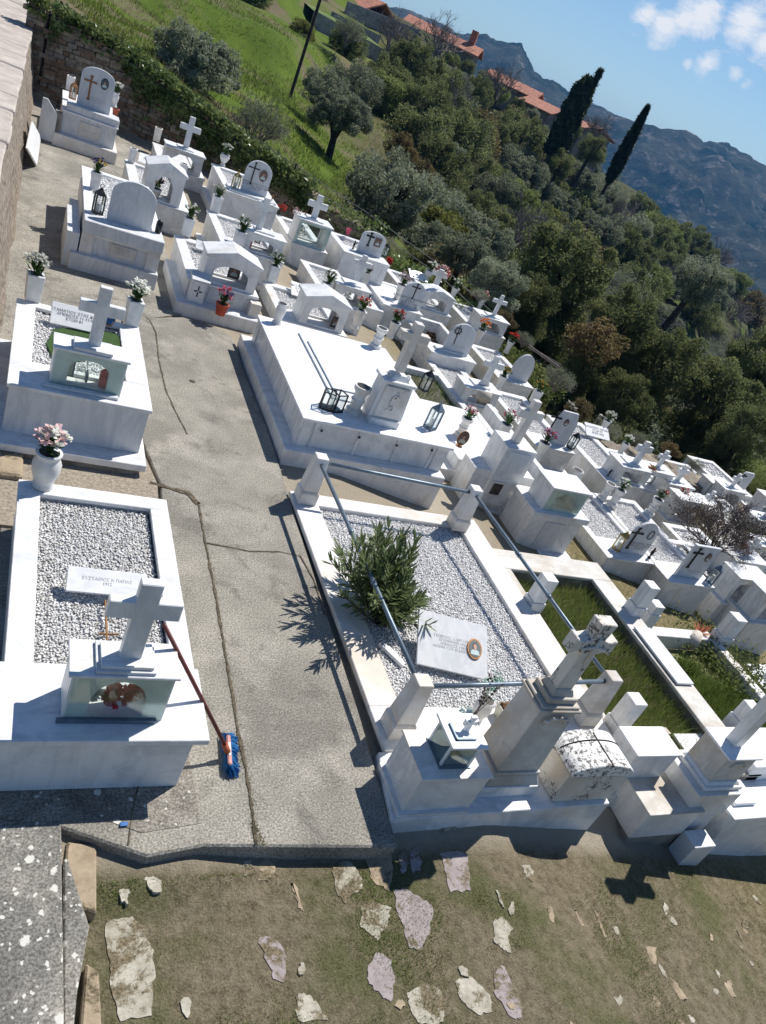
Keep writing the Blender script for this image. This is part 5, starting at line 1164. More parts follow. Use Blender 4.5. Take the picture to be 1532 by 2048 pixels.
# ---- oleander in the railed plot
def oleander():
    bx, by = 3.27, 4.42; r = thing('oleander_bush', 'oleander bush with long dark leaves growing through the left pipe rail', 'bush', (bx, by, 0)); st = MB(); V = []; 
    for i in range(78):
        a = random.uniform(0, 6.283); e = random.uniform(.38, 1.45); L = random.uniform(.5, .80)*(1 if e > .6 else .85)
        if i % 3 == 0: a = random.uniform(1.2, 3.4)
        if math.cos(a) > .2: L *= .8
        if math.cos(a-5.6) > .2: L *= .72
        d = Vector((math.cos(a)*math.cos(e), math.sin(a)*math.cos(e), math.sin(e))); b = Vector((bx+random.uniform(-.09,.09), by+random.uniform(-.09,.09), .0))
        pts = [b, b+d*L*.5+Vector((0,0,.02)), b+d*L+Vector((0,0,.06))]; st.tube(pts, .006, 4, .003)
        n = int(L/.026)
        for k in range(n):
            t = .22+.78*k/n; p = b.lerp(pts[2], t); tipf = max(0, (t-.75)*3)
            for w in range(2):
                th = random.uniform(0, 6.28); u = d.cross(Vector((.2,.1,1))).normalized(); v = d.cross(u)
                o = (u*math.cos(th)+v*math.sin(th)); ld = (o*(.75-.3*tipf)+d*(.75+.5*tipf)+Vector((0,0,.05))).normalized(); l = random.uniform(.085, .135); s_ = ld.cross(o.cross(d)+Vector((.01,.02,.03))).normalized(); s_ = ld.cross(Vector((random.uniform(-.4,.4),random.uniform(-.4,.4),1))).normalized()*.0085
                q = ld*l; V.append((p, p+q*.3-s_, p+q*.3+s_, p+q*.75-s_*.9, p+q*.75+s_*.9, p+q))
    st.build('stems', 'bark', r); m = MB()
    for p0, a1, a2, b1, b2, p1 in V: m.add([p0, a1, a2, b1, b2, p1], [(0,1,2),(1,3,4,2),(3,5,4)])
    m.build('leaves', 'leaf_oleander', r)
oleander()
# ================================================================ SETTING
AZ = np.array([-60,-5,5,12,20,28,36,44,52,60,100.])
RR = np.array([20,30,45,70,110,150,260.])
ZT = np.array([[2,2.2,2.5,4,8,10,16],[1.5,1.7,2.3,4,8,10,16],[1.1,.9,1.0,3.4,7,9,14],[.3,.2,.5,3.4,8,9.5,10],[-.6,-1.0,-1.0,1.6,6.5,7.5,6],[-2.2,-3,-3,-1,3.6,3.5,-6],[-3,-5,-5.5,-4.3,-1,0,-16],[-3.2,-6.5,-8,-8,-5.5,-4,-28],[-3,-8,-11,-13,-12,-12,-40],[-3,-9,-13,-17,-20,-22,-60],[-3,-9,-13,-17,-20,-22,-60.]])
BAZ = np.array([-60,-5,0,5,11.5,18,24,30,34,37,44,50,56,70,100.]); BR = np.array([21,21.3,20.8,21.6,20.6,19.6,19.6,20.4,20.4,18,17.6,20,25,30,35.])
def vhash(ix, iy): 
    h = np.sin(ix*127.1+iy*311.7)*43758.5453; return h-np.floor(h)
def vnoise(x, y):
    ix = np.floor(x); iy = np.floor(y); fx = x-ix; fy = y-iy; fx = fx*fx*(3-2*fx); fy = fy*fy*(3-2*fy)
    return (vhash(ix,iy)*(1-fx)+vhash(ix+1,iy)*fx)*(1-fy)+(vhash(ix,iy+1)*(1-fx)+vhash(ix+1,iy+1)*fx)*fy
def fbm(x, y, o=5):
    s = 0; a = .5
    for i in range(o): s = s+a*(vnoise(x*2**i+i*7.3, y*2**i+i*3.1)-.5); a *= .5
    return s
def terr(x, y):
    """hillside beyond the cemetery"""
    az = np.degrees(np.arctan2(x, y)); r = np.hypot(x, y)
    az = np.clip(az, -60, 100); rc = np.clip(r, 20, 260)
    i = np.clip(np.searchsorted(AZ, az)-1, 0, len(AZ)-2); j = np.clip(np.searchsorted(RR, rc)-1, 0, len(RR)-2)
    u = (az-AZ[i])/(AZ[i+1]-AZ[i]); v = (rc-RR[j])/(RR[j+1]-RR[j]); u = u*u*(3-2*u)
    z = (ZT[i,j]*(1-u)+ZT[i+1,j]*u)*(1-v)+(ZT[i,j+1]*(1-u)+ZT[i+1,j+1]*u)*v
    z = z+fbm(x*.12, y*.12)*np.clip((r-22)*.06, 0, 2.5)
    st = 2.2; k = np.clip((r-30)/20, 0, 1)*.6                       # old farming terraces
    zt = np.floor(z/st)*st+st*np.clip(((z/st)-np.floor(z/st)-.35)/.3, 0, 1)
    return z*(1-k)+zt*k-np.clip(r-260, 0, 1e9)*.35
def ground_z(x, y):
    az = math.degrees(math.atan2(x, y)); r = math.hypot(x, y); rb = float(np.interp(az, BAZ, BR))
    g = gz(x, y)+(.02*float(fbm(np.float64(x*1.3), np.float64(y*1.3))) if r > 4 else 0)
    if r < rb or y < 0: return g
    t = float(terr(np.float64(x), np.float64(y)))
    if x < .3 and y < 70: t = min(t, .8+max(0, x)*3)
    w = .35 if az < 19 else 3.5
    k = min(1, (r-rb)/w); k = k*k*(3-2*k); return g*(1-k)+t*k
def build_ground():
    azs = np.concatenate([np.arange(-180, -10, 4), np.arange(-10, 70, .7), np.arange(70, 180, 4)]); rs = [.4]
    while rs[-1] < 520: rs.append(rs[-1]*1.028+ .012)
    na, nr = len(azs), len(rs); V = [(0, 0, gz(0, 0))]
    for r in rs:
        for a in azs:
            x = r*math.sin(math.radians(a)); y = r*math.cos(math.radians(a)); V.append((x, y, ground_z(x, y)))
    F = []
    for j in range(nr-1):
        for i in range(na): F.append((1+j*na+i, 1+j*na+(i+1)%na, 1+(j+1)*na+(i+1)%na, 1+(j+1)*na+i))
    o = npmesh('ground', np.array(V), np.array(F), groundmat(), None, 'structure', smooth=True)
    me = o.data; at = me.color_attributes.new('cover', 'FLOAT_COLOR', 'POINT'); co = np.zeros(len(me.vertices)*3); me.vertices.foreach_get('co', co); co = co.reshape(-1, 3)
    az = np.degrees(np.arctan2(co[:,0], co[:,1])); r = np.hypot(co[:,0], co[:,1]); rb = np.interp(az, BAZ, BR)
    out = np.clip((r-rb)/1.0, 0, 1); mead = out*np.clip((24-az+ (r-40)*-.05)/5, 0, 1); scrub = out*(1-mead)
    col = np.stack([mead, scrub, np.clip((2.45-co[:,1])/.2, 0, 1)*(r < 20), np.ones_like(r)], 1); at.data.foreach_set('color', col.ravel().astype(np.float32))
    F2 = [(0, 1+(i+1)%na, 1+i) for i in range(na)]
    return o
def groundmat():
    m, nt, b, out = newmat('earth'); p = pos(nt, False)
    a = N(nt, 'Attribute', attribute_name='cover'); sp = N(nt, 'SeparateColor'); nt.links.new(a.outputs['Color'], sp.inputs[0])
    n1 = noise(nt, p, 1.4, 8, .65); n2 = noise(nt, p, 14, 8, .7); n3 = noise(nt, p, .35, 4, .6); n4 = noise(nt, p, 70, 4, .7)
    c = mix(nt, ramp(nt, n2, .35, .65), (.10,.082,.05), (.235,.20,.135))
    c = mix(nt, ramp(nt, n4, .5, .72), c, (.26,.22,.15))
    gr = mix(nt, ramp(nt, n4, .35, .62), (.045,.06,.02), (.12,.125,.05))
    f = mix(nt, 1., ramp(nt, n1, .48, .62), sp.outputs[2], 'MULTIPLY'); f = mix(nt, 1., f, (.75,)*3, 'MULTIPLY'); c = mix(nt, f, c, gr)
    pale = mix(nt, ramp(nt, noise(nt, p, .8, 6, .6), .4, .65), (.36,.31,.24), (.46,.41,.33))
    inv = N(nt, 'Math', operation='SUBTRACT'); inv.inputs[0].default_value = .75; nt.links.new(sp.outputs[2], inv.inputs[1]); inv.use_clamp = True
    c = mix(nt, inv.outputs[0], c, pale)
    sx = N(nt, 'SeparateXYZ'); nt.links.new(p, sx.inputs[0]); mx_ = N(nt, 'MapRange'); nt.links.new(sx.outputs[0], mx_.inputs[0]); mx_.inputs[1].default_value = 5.5; mx_.inputs[2].default_value = 7.5
    c = mix(nt, mx_.outputs[0], c, mix(nt, ramp(nt, n2, .38, .62), (.13,.115,.05), (.25,.205,.12)))
    md = mix(nt, ramp(nt, n3, .38, .62), (.07,.115,.012), (.115,.165,.02)); md = mix(nt, ramp(nt, n2, .45, .75), md, (.06,.09,.015))
    md = mix(nt, ramp(nt, noise(nt, p, .16, 6, .7, .5), .47, .58), md, (.145,.12,.075))
    sc = mix(nt, ramp(nt, n1, .40, .62), (.035,.045,.015), (.09,.085,.045)); sc = mix(nt, ramp(nt, n3, .55, .66), sc, (.10,.14,.025))
    c = mix(nt, sp.outputs[0], c, md); c = mix(nt, sp.outputs[1], c, sc)
    nt.links.new(c, b.inputs['Base Color']); b.inputs['Roughness'].default_value = .95; b.inputs['Specular IOR Level'].default_value = .1
    bump(nt, b, mix(nt, .5, n2, n4), 1., .03); return m
build_ground()
# ---- concrete
def concrete(name, base=(.35,.33,.285), dark=(.22,.208,.182), spots=.0):
    m, nt, b, out = newmat(name); p = pos(nt, False)
    c = mix(nt, ramp(nt, noise(nt, p, 1.1, 7, .62, .3), .36, .64), dark, base)
    c = mix(nt, ramp(nt, noise(nt, p, 1.9, 5, .6), .50, .66), c, (.37,.345,.305)); c = mix(nt, mix(nt, 1., ramp(nt, noise(nt, p, 2.7, 8, .7, .5), .54, .64), (.7,)*3, 'MULTIPLY'), c, (.17,.16,.14))
    sp = ramp(nt, noise(nt, p, 75, 3, .75), .38, .66); c = mix(nt, sp, mix(nt, 1., c, (.50,.49,.47), 'MULTIPLY'), mix(nt, 1., c, (1.38,1.38,1.36), 'MULTIPLY'))
    vo = N(nt, 'TexVoronoi'); vo.inputs['Scale'].default_value = 26; nt.links.new(p, vo.inputs['Vector'])
    k = ramp(nt, vo.outputs['Distance'], .12, .2, (1,1,1,1), (0,0,0,1)); k2 = ramp(nt, noise(nt, p, 4, 3, .6), .56, .66); c = mix(nt, mix(nt, 1., mix(nt, 1., k, k2, 'MULTIPLY'), (.6,)*3, 'MULTIPLY'), c, (.55,.50,.42))
    if spots:
        ad = N(nt, 'VectorMath', operation='ADD'); nt.links.new(p, ad.inputs[0]); ns = N(nt, 'TexNoise'); ns.inputs['Scale'].default_value = 45; nt.links.new(p, ns.inputs['Vector'])
        sc = N(nt, 'VectorMath', operation='SCALE'); sc.inputs['Scale'].default_value = .03; nt.links.new(ns.outputs['Color'], sc.inputs[0]); nt.links.new(sc.outputs[0], ad.inputs[1])
        for s_, r0, lo in ((11, .22, .50), (19, .20, .47), (30, .22, .45)):
            v = N(nt, 'TexVoronoi'); v.inputs['Scale'].default_value = s_; v.inputs['Randomness'].default_value = 1; nt.links.new(ad.outputs[0], v.inputs['Vector'])
            k = ramp(nt, v.outputs['Distance'], r0, r0+.07, (1,1,1,1), (0,0,0,1))
            wn = N(nt, 'TexWhiteNoise'); nt.links.new(v.outputs['Position'], wn.inputs['Vector']); kk = ramp(nt, wn.outputs['Value'], 1-spots*.55, 1-spots*.55+.01)
            k = mix(nt, 1., k, kk, 'MULTIPLY'); c = mix(nt, k, c, (.60,.59,.53))
    nt.links.new(c, b.inputs['Base Color']); b.inputs['Roughness'].default_value = .92; b.inputs['Specular IOR Level'].default_value = .2
    bump(nt, b, noise(nt, p, 60, 6, .75), .55, .008); return m
M['conc'] = concrete('path_concrete'); M['conclichen'] = concrete('lichen_concrete', (.27,.26,.235), (.16,.155,.145), .6); M['concspot'] = concrete('spotted_concrete', (.27,.245,.21), (.17,.16,.14), .15)
M['pebdash'] = plain('exposed_aggregate', (.42,.36,.28), .9, sc=38, bmp=.8, col2=(.20,.17,.13))
M['crack'] = plain('crack_dirt', (.15,.12,.08), 1, sc=20, var=.3)
def flagmat(name, a, b_):
    m, nt, b, out = newmat(name); p = pos(nt, False); n5 = noise(nt, p, 9, 8, .7)
    c = mix(nt, ramp(nt, n5, .35, .65), b_, a); c = mix(nt, ramp(nt, noise(nt, p, 4.2, 8, .75, .4), .52, .58), c, mix(nt, ramp(nt, noise(nt, p, 60, 3, .7), .4, .6), (.09,.075,.045), (.22,.18,.115)))
    nt.links.new(c, b.inputs['Base Color']); b.inputs['Roughness'].default_value = .92; b.inputs['Specular IOR Level'].default_value = .2; bump(nt, b, n5, .8, .012); return m
M['flagA'] = flagmat('flagstone_pale', (.50,.47,.39), (.27,.25,.19)); M['flagB'] = flagmat('flagstone_mauve', (.37,.325,.32), (.27,.23,.225)); M['flagC'] = flagmat('flagstone_cream', (.42,.34,.24), (.28,.22,.15))
M['wallA'] = plain('wall_stone_brown', (.24,.16,.11), .95, sc=9, bmp=.8, col2=(.12,.085,.06)); M['wallB'] = plain('wall_stone_grey', (.27,.23,.18), .95, sc=9, bmp=.8, col2=(.14,.12,.10)); M['wallC'] = plain('wall_stone_pale', (.34,.29,.22), .95, sc=9, bmp=.8, col2=(.18,.15,.11))
M['roughface'] = plain('rough_wall_face', (.36,.31,.25), .98, sc=16, bmp=1.0, col2=(.13,.10,.075)); M['copingstone'] = plain('coping_stone', (.50,.45,.40), .9, sc=3, bmp=.6, col2=(.36,.31,.27))
M['rubwall'] = plain('grey_retaining_wall', (.40,.37,.35), .95, sc=2.5, bmp=.8, col2=(.22,.20,.19))
far = [onZ(P('D',*q), 0) for q in ((230,990),(540,1080),(660,1135),(740,1210),(790,1300),(840,1500))]
poly = [(.22,2.36),(.62,2.60),(1.1,2.38),(1.42,2.42),(2.66,2.32),(2.72,3.4),(2.78,5.6),(2.84,7.5)]+far[::-1]+[(1.35,9.6),(1.32,8.2),(1.36,6.9),(1.50,6.0),(1.44,5.1),(.22,5.12)]
poly = [(a, b) for a, b in poly]
w_ = MB(); w_.prism(poly, -.30, 0, 'z'); struct(w_.build('path', 'conc', bevel=.012))
struct(MB().prism([(.26,2.50),(.62,2.74),(1.08,2.52),(1.42,2.56),(1.40,3.2),(.26,3.2)], .0, .004, 'z').build('paving', 'concspot'))
struct(MB().prism([(-.2,5.14),(1.42,5.14),(1.47,6.0),(1.36,6.6),(.1,6.2),(-.3,6.1)], -.1, .005, 'z').build('pebble_paving', 'pebdash'))
for q in [[(-2,8.3),(1.3,8.2),(1.4,9.6),(2.2,10.3),(2.2,13),(-2,13)], [(-2,13.002),(2.2,13.002),(2.0,16.6),(3.0,18.6),(1.5,20.2),(-2,20.6)]]:
    struct(MB().prism(q, -.2, -.03, 'z').build('upper_paving', 'palepave' if 'palepave' in M else 'conc'))
def crackline(pts, w, name='crack'):
    P3 = [onZ(p, .006) for p in pts]; m = MB(); L = []
    for (a, b) in zip(P3[:-1], P3[1:]):
        n = max(2, int(math.dist(a, b)/.05))
        for i in range(n): t = i/n; L.append((a[0]+(b[0]-a[0])*t, a[1]+(b[1]-a[1])*t))
    L.append(P3[-1]); q = []
    for i, (a, b) in enumerate(L):
        c = L[min(i+1, len(L)-1)]; d = L[max(i-1, 0)]; t = Vector((c[0]-d[0], c[1]-d[1])).normalized(); n = Vector((-t.y, t.x)); o = n*random.uniform(-.3, .3)*w; h = w*random.uniform(.35, 1.0)
        q.append((a+o.x+n.x*h, b+o.y+n.y*h)); q.append((a+o.x-n.x*h, b+o.y-n.y*h))
    m.add([(a, b, .0065) for a, b in q], [(2*i, 2*i+1, 2*i+3, 2*i+2) for i in range(len(L)-1)]); struct(m.build(name, 'crack'))
crackline([(397,1005),(410,1080),(430,1180),(455,1330),(478,1470),(500,1580),(512,1688)], .012)
crackline([(300,965),(340,975),(375,985),(397,1008)], .03)
crackline([(412,1085),(450,1092),(500,1102),(560,1103),(600,1112)], .009)
crackline([(275,622),(300,640),(312,665),(318,720),(332,780),(350,820),(375,868)], .009)
crackline([(258,1690),(262,1640),(270,1600),(280,1560)], .006)
crackline([(600,1110),(628,1160),(650,1230)], .008)
x, y = onZ((385,762), .006); struct(MB().lathe(x, y, [(.035,.004),(.034,.0066)], 9).build('hole', 'crack'))
# rough blocks at the left, lichen kerb in the near corner
o_ = MB().prism([(-.3,.9),(.675,.9),(.675,1.7),(.66,2.62),(-.3,2.66)], -.3, .01, 'z').build('lichen_slab', 'conclichen', bevel=.01); tag(o_, 'thick grey concrete slab covered in pale lichen at the near left corner', 'concrete slab')
o_ = MB().prism([(.68,1.2),(.74,1.75),(.80,2.05),(.70,2.42),(.68,2.42)], -.3, -.03, 'z').build('lichen_slab', 'conclichen', bevel=.008); tag(o_, 'narrow broken lichen covered piece beside the big grey slab', 'concrete slab')
o_ = MB().prism([(.68,2.2),(.84,2.12),(.85,2.5),(.70,2.53)], -.3, -.05, 'z').build('edging_stone', 'flagC', bevel=.01); tag(o_, 'cream edging stone at the head of the lichen slab', 'stone')
o_ = MB().prism([(.72,1.2),(.86,1.2),(.85,1.85),(.79,1.9)], -.3, -.08, 'z').build('edging_stone', 'flagC', bevel=.01); tag(o_, 'long cream edging stone at the bottom of the photo beside the lichen slab', 'stone')
o_ = MB().box(-.6, .33, 5.75, 6.5, -.3, .06, .02).build('rough_block', 'flagC', bevel=.02); tag(o_, 'rough brown stone block left of the lily vase', 'stone')
for i, (a, b) in enumerate(((2.7,3.6),(3.65,4.6),(4.7,5.6))):
    o_ = MB().box(-1.0, .17, a, b, -.4, .02-.03*i, .03).build('rough_block', 'flagC', bevel=.03); tag(o_, ['rough tan stone at the left edge beside the nearest grave slab','rough tan stone at the left edge beside the kerb of the nearest grave','rough tan stone at the left edge below the lily vase'][i], 'stone')
# flagstones in the dirt (photo outlines measured on the ground)
FL = [('A','pale lichen flagstone, the longest, beside the lichen slab at the bottom left',[(208,1845),(255,1840),(278,1850),(285,1875),(302,1905),(305,1960),(300,2040),(235,2047),(222,1990),(215,1930)]),
('A','small pale flagstone below the front step left of the crack joint',[(270,1735),(295,1730),(305,1760),(318,1790),(312,1803),(290,1795),(280,1770)]),
('A','thin pale stone sliver left of the small pale flagstone',[(228,1768),(240,1765),(252,1800),(248,1822),(238,1818)]),
('C','square tan flagstone below the concrete step',[(512,1740),(525,1725),(546,1722),(545,1755),(530,1768),(508,1768)]),
('A','tiny pale stone beside the square tan flagstone',[(482,1735),(498,1728),(498,1755),(484,1762)]),
('C','narrow tan stone sliver in the dirt centre left',[(578,1768),(590,1785),(604,1828),(596,1826),(586,1800)]),
('A','angular grey green flagstone left of the two by the step corner',[(660,1750),(672,1732),(698,1728),(720,1760),(722,1785),(700,1795),(688,1812),(672,1795)]),
('C','tan flagstone touching the corner of the concrete step',[(728,1722),(775,1708),(783,1750),(775,1788),(740,1770)]),
('A','ragged grey green flagstone between the angular and the mauve ones',[(718,1820),(735,1808),(778,1822),(772,1850),(750,1888),(735,1872),(718,1860)]),
('B','largest mauve flagstone in the centre of the dirt',[(786,1785),(805,1782),(850,1808),(862,1822),(855,1875),(835,1908),(815,1900),(800,1850),(786,1820)]),
('B','mauve flagstone at the edge of the shadow right of the step',[(876,1712),(910,1706),(932,1715),(936,1788),(895,1788),(885,1745)]),
('B','cracked mauve flagstone left of centre',[(512,1884),(535,1880),(560,1895),(571,1935),(560,1975),(545,1965),(530,1930)]),
('B','mauve flagstone near the bottom centre',[(728,1945),(752,1908),(775,1925),(788,1960),(778,2008),(760,2000),(735,1975)]),
('A','pale flagstone cut by the bottom edge left of centre',[(588,2000),(600,1993),(630,2008),(650,2047),(590,2047)]),
('A','pale flagstone cut by the bottom edge in the centre',[(812,1995),(850,1970),(880,1990),(885,2040),(870,2060),(830,2050),(815,2020)]),
('A','pale angular flagstone right of the bottom centre one',[(905,1968),(935,1958),(975,1995),(980,2030),(950,2035),(918,2010)]),
('B','slender mauve flagstone near the bottom right of centre',[(982,1955),(1000,1934),(1015,1960),(1040,2030),(1035,2045),(1010,2035),(985,1990)]),
('A','jagged pale flagstone alone in the dirt right of centre',[(982,1845),(1000,1840),(1020,1860),(1012,1880),(1018,1912),(1000,1905),(985,1890)]),
('C','thin tan stone sliver in the dirt at the right',[(1204,1805),(1212,1815),(1230,1860),(1222,1858)]),
('C','shorter tan stone sliver at the right',[(1158,1806),(1166,1815),(1178,1842),(1170,1838)]),
('A','small pale stone at the edge of the shadows',[(1043,1728),(1060,1728),(1068,1742),(1066,1762),(1054,1750)]),
('C','pale broken stone in the right part of the dirt',[(1320,1870),(1338,1868),(1340,1900),(1328,1912),(1320,1890)]),
('C','long pale broken stone near the lower right',[(1355,1925),(1380,1932),(1405,1970),(1398,1975),(1370,1955)]),
('C','pale stone near the right edge of the dirt',[(1498,1925),(1512,1920),(1522,1950),(1515,1958),(1500,1940)]),
('C','pale sliver stone in the lower right dirt',[(1365,1985),(1375,1990),(1400,2030),(1392,2032)]),
('B','dark rounded stone in the shadow by the step corner',[(792,1712),(805,1706),(812,1720),(810,1750),(797,1752)]),
('B','dark flat stone in the shadow next to the rounded one',[(816,1708),(832,1702),(840,1730),(836,1748),(820,1750)]),
('A','stone in the deep shadow below the front platform',[(870,1655),(900,1648),(905,1665),(880,1672)])]
for c, lb, px in FL:
    q = [onZ(p, -.17) for p in px]; n = len(q); out = []
    for i in range(n):
        a, b = q[i], q[(i+1)%n]
        for t in (0, .2, .4, .6, .8): out.append((a[0]+(b[0]-a[0])*t+random.uniform(-.009,.009), a[1]+(b[1]-a[1])*t+random.uniform(-.009,.009)))
    g0 = sum(gz(a, b) for a, b in q)/len(q); o_ = MB().prism(out, g0-.06, g0+.005, 'z').build('flagstone', 'flag'+c); tag(o_, lb, 'stone')
for i in range(48):
    x, y = random.uniform(3.4, 7.0), random.uniform(.9, 2.0)
    if i % 3 == 0: x = random.uniform(.9, 3.4)
    L_, w_, a_ = random.uniform(.015, .06), random.uniform(.012, .03), random.uniform(.6, 2.2); n_ = 11
    q = [(x+L_*math.cos(t)*math.cos(a_)-w_*math.sin(t)*math.sin(a_)+random.uniform(-.009,.009), y+L_*math.cos(t)*math.sin(a_)+w_*math.sin(t)*math.cos(a_)+random.uniform(-.009,.009)) for t in [2*math.pi*k/n_ for k in range(n_)]]
    g0 = gz(x, y); o_ = MB().prism(q, g0-.04, g0+.0075+i*.00004, 'z').build('pebble_stone', 'flag'+random.choice('AC')); tag(o_, 'one of the small pale stones half sunk in the foreground dirt', 'stone', 'small stones sunk in the dirt')
# ---- blades scattered on the ground
def blades(name, pts, l0, l1, w, mat, kind='stuff', lean=.7, up=None):
    n = len(pts); r = rng; a = r.uniform(0, 6.28, n); l = r.uniform(l0, l1, n); t = r.uniform(.1, lean, n)*1.5
    dx = np.cos(a)*np.sin(t)*l; dy = np.sin(a)*np.sin(t)*l; dz = np.cos(t)*l
    b = r.uniform(0, 6.28, n); sx = np.cos(b)*w; sy = np.sin(b)*w; p = pts
    V = np.stack([np.stack([p[:,0]-sx, p[:,1]-sy, p[:,2]], 1), np.stack([p[:,0]+sx, p[:,1]+sy, p[:,2]], 1), np.stack([p[:,0]+dx, p[:,1]+dy, p[:,2]+dz], 1)], 1).reshape(-1, 3)
    F = np.arange(n*3).reshape(-1, 3); return npmesh(name, V, F, mat, None, kind)
def scat(n, f, x0, x1, y0, y1, zf=None, dens=None):
    o = []
    while len(o) < n:
        x = random.uniform(x0, x1); y = random.uniform(y0, y1)
        if f and not f(x, y): continue
        o.append((x, y, (zf or gz)(x, y)))
    return np.array(o)
gn = lambda x, y, s, t: float(fbm(np.float64(x*s+5), np.float64(y*s+9))) > t
blades('grass', scat(24000, lambda x, y: gn(x, y, 1.6, -.02) and x > .7, .7, 6.5, .2, 2.3), .012, .032, .0016, 'dryblade', lean=1.0)
blades('grass', scat(11000, lambda x, y: gn(x, y, 1.6, .04) and x > .85, .8, 4.5, .2, 2.3), .012, .035, .0022, 'grassblade', lean=.9)
blades('straw', scat(5000, None, .8, 7.5, .2, 2.3), .02, .05, .0015, 'dryblade', lean=1.0)
blades('tall_grass', scat(12000, lambda x, y: gn(x, y, 2.5, -.12), 5.22, 6.40, 2.9, 5.38, lambda x, y: -.20), .07, .22, .004, 'grassblade', lean=.9)
blades('tall_grass', scat(9000, None, 5.22, 6.40, 2.9, 5.38, lambda x, y: -.20), .07, .24, .004, 'dryblade', lean=1.0)
M['plotsoil'] = plain('grassy_soil', (.18,.20,.07), .95, var=.3, sc=12, bmp=.5, col2=(.13,.12,.06))
struct(MB().box(6.7, 8.19, 3.35, 4.859, -1.2, -.50).build('plot_soil', 'plotsoil'))
blades('tall_grass', scat(12000, lambda x, y: gn(x, y, .9, -.16), 6.72, 8.15, 3.4, 4.8, lambda x, y: -.50), .06, .22, .004, 'grassblade', lean=.8)
blades('dry_grass', scat(6000, lambda x, y: gn(x, y, .9, -.05), 6.8, 13, 2.5, 9), .04, .12, .003, 'dryblade', lean=.8)
blades('tall_grass', scat(2500, None, 6.1, 7.1, 9.9, 11.5, lambda x, y: -.56), .04, .12, .004, 'grassblade', lean=.8)
M['plotsoil'] = plain('grassy_soil', (.18,.20,.07), .95, var=.3, sc=12, bmp=.5, col2=(.13,.12,.06))
struct(MB().box(5.15, 6.45, 2.8, 5.42, -.8, -.20).build('plot_soil', 'plotsoil')); struct(MB().box(6.08, 7.1, 9.9, 11.6, -.8, -.56).build('plot_soil', 'pebbase'))
cp = []
for a_, b_ in (((430,1180),(455,1330)), ((455,1330),(478,1470)), ((478,1470),(500,1580)), ((500,1580),(514,1692)), ((410,1080),(430,1180)), ((500,1640),(530,1695)), ((310,660),(335,800))):
    for i in range(170):
        t = random.random(); q = onZ((a_[0]+(b_[0]-a_[0])*t, a_[1]+(b_[1]-a_[1])*t), .003); cp.append((q[0]+random.gauss(0,.012), q[1]+random.gauss(0,.012), .003))
blades('crack_moss', np.array(cp), .006, .02, .003, 'dryblade', lean=1.2)
def polscat(n, a0, a1, r0, r1, f=None):
    o = []
    while len(o) < n:
        a = math.radians(random.uniform(a0, a1)); r = r0*(r1/r0)**random.random(); x, y = r*math.sin(a), r*math.cos(a)
        if f and not f(x, y): continue
        o.append((x, y, ground_z(x, y)))
    return np.array(o)
blades('meadow_grass', polscat(26000, -6, 24, 21.8, 60, lambda x, y: gn(x, y, .3, -.07)), .10, .28, .018, 'meadowblade', lean=.6)
blades('meadow_stalks', polscat(9000, -6, 26, 21.8, 60, lambda x, y: gn(x, y, .25, .0)), .12, .35, .014, 'dryblade', lean=.7)
blades('weeds', polscat(9000, 20, 58, 17.5, 30), .10, .35, .014, 'dryblade', lean=.8)

# ---- stone walls
def stonewall(label, pts, tops, base, thick=.5, ch=.16, seed=1, name='stone_wall', mats=('wallA','wallB','wallC'), lmin=.2, lmax=.55, drop=.3):
    r = random.Random(seed); g = thing(name, label, 'wall', (pts[0][0], pts[0][1], base)); m = MB()
    for k in range(len(pts)-1):
        a, b = Vector(pts[k]), Vector(pts[k+1]); d = (b-a); L = d.length; d.normalize(); n = Vector((-d.y, d.x))
        m.cur = 1
        for c in range(40):
            z0 = base-drop+c*ch; u = -r.uniform(0, .3)
            while u < L:
                l = r.uniform(lmin, lmax); top = tops[k]+(tops[k+1]-tops[k])*max(0, min(1, (u+l/2)/L))
                if z0 < top-.03:
                    m.cur = r.choice((0,0,1,1,2)); h = min(ch, top-z0+r.uniform(-.02,.03))*.93; o = r.uniform(-.03, .03); p0 = a+d*max(u, 0)-n*(thick/2+o); p1 = a+d*min(u+l-.02, L)-n*(thick/2+o); q1 = p1+n*(thick/2+o)*2; q0 = p0+n*(thick/2+o)*2; j = lambda: r.uniform(-.012, .012)
                    vs = [(w.x+j(), w.y+j(), zz+j()) for zz in (z0, z0+h) for w in (p0, p1, q1, q0)]
                    m.add(vs, [(0,3,2,1),(4,5,6,7),(0,1,5,4),(1,2,6,5),(2,3,7,6),(3,0,4,7)])
                u += l
    m.build('stonework', [*mats], g)
    c = MB()
    for k in range(len(pts)-1):
        a, b = Vector(pts[k]), Vector(pts[k+1]); d = (b-a).normalized(); n = Vector((-d.y, d.x))*(thick/2-.05)
        vs = [(w.x, w.y, zz) for zz, t_ in ((base-drop, 0), (None, 1)) for w, q in ((a-n, k), (b-n, k+1), (b+n, k+1), (a+n, k)) for zz in [(base-drop) if not t_ else tops[q]-.08]]
        c.add(vs, [(0,3,2,1),(4,5,6,7),(0,1,5,4),(1,2,6,5),(2,3,7,6),(3,0,4,7)])
    c.build('mortar_core', 'cement', g); return g
WP = [(-.28,21.0),(.1,20.9),(2.1,21.0),(4.2,19.9),(6.2,18.6)]; WT = [1.75,1.72,1.38,.85,.45]
stonewall('brown dry stone wall topped with ivy behind the far left graves', WP, WT, 0, .5, .095, 3, lmin=.1, lmax=.38)
stonewall('low ivy covered stone wall continuing behind the oval portrait grave', [(6.2,18.6),(7.6,18.1)], [.35,.2], -.5, .45, .15, 4)
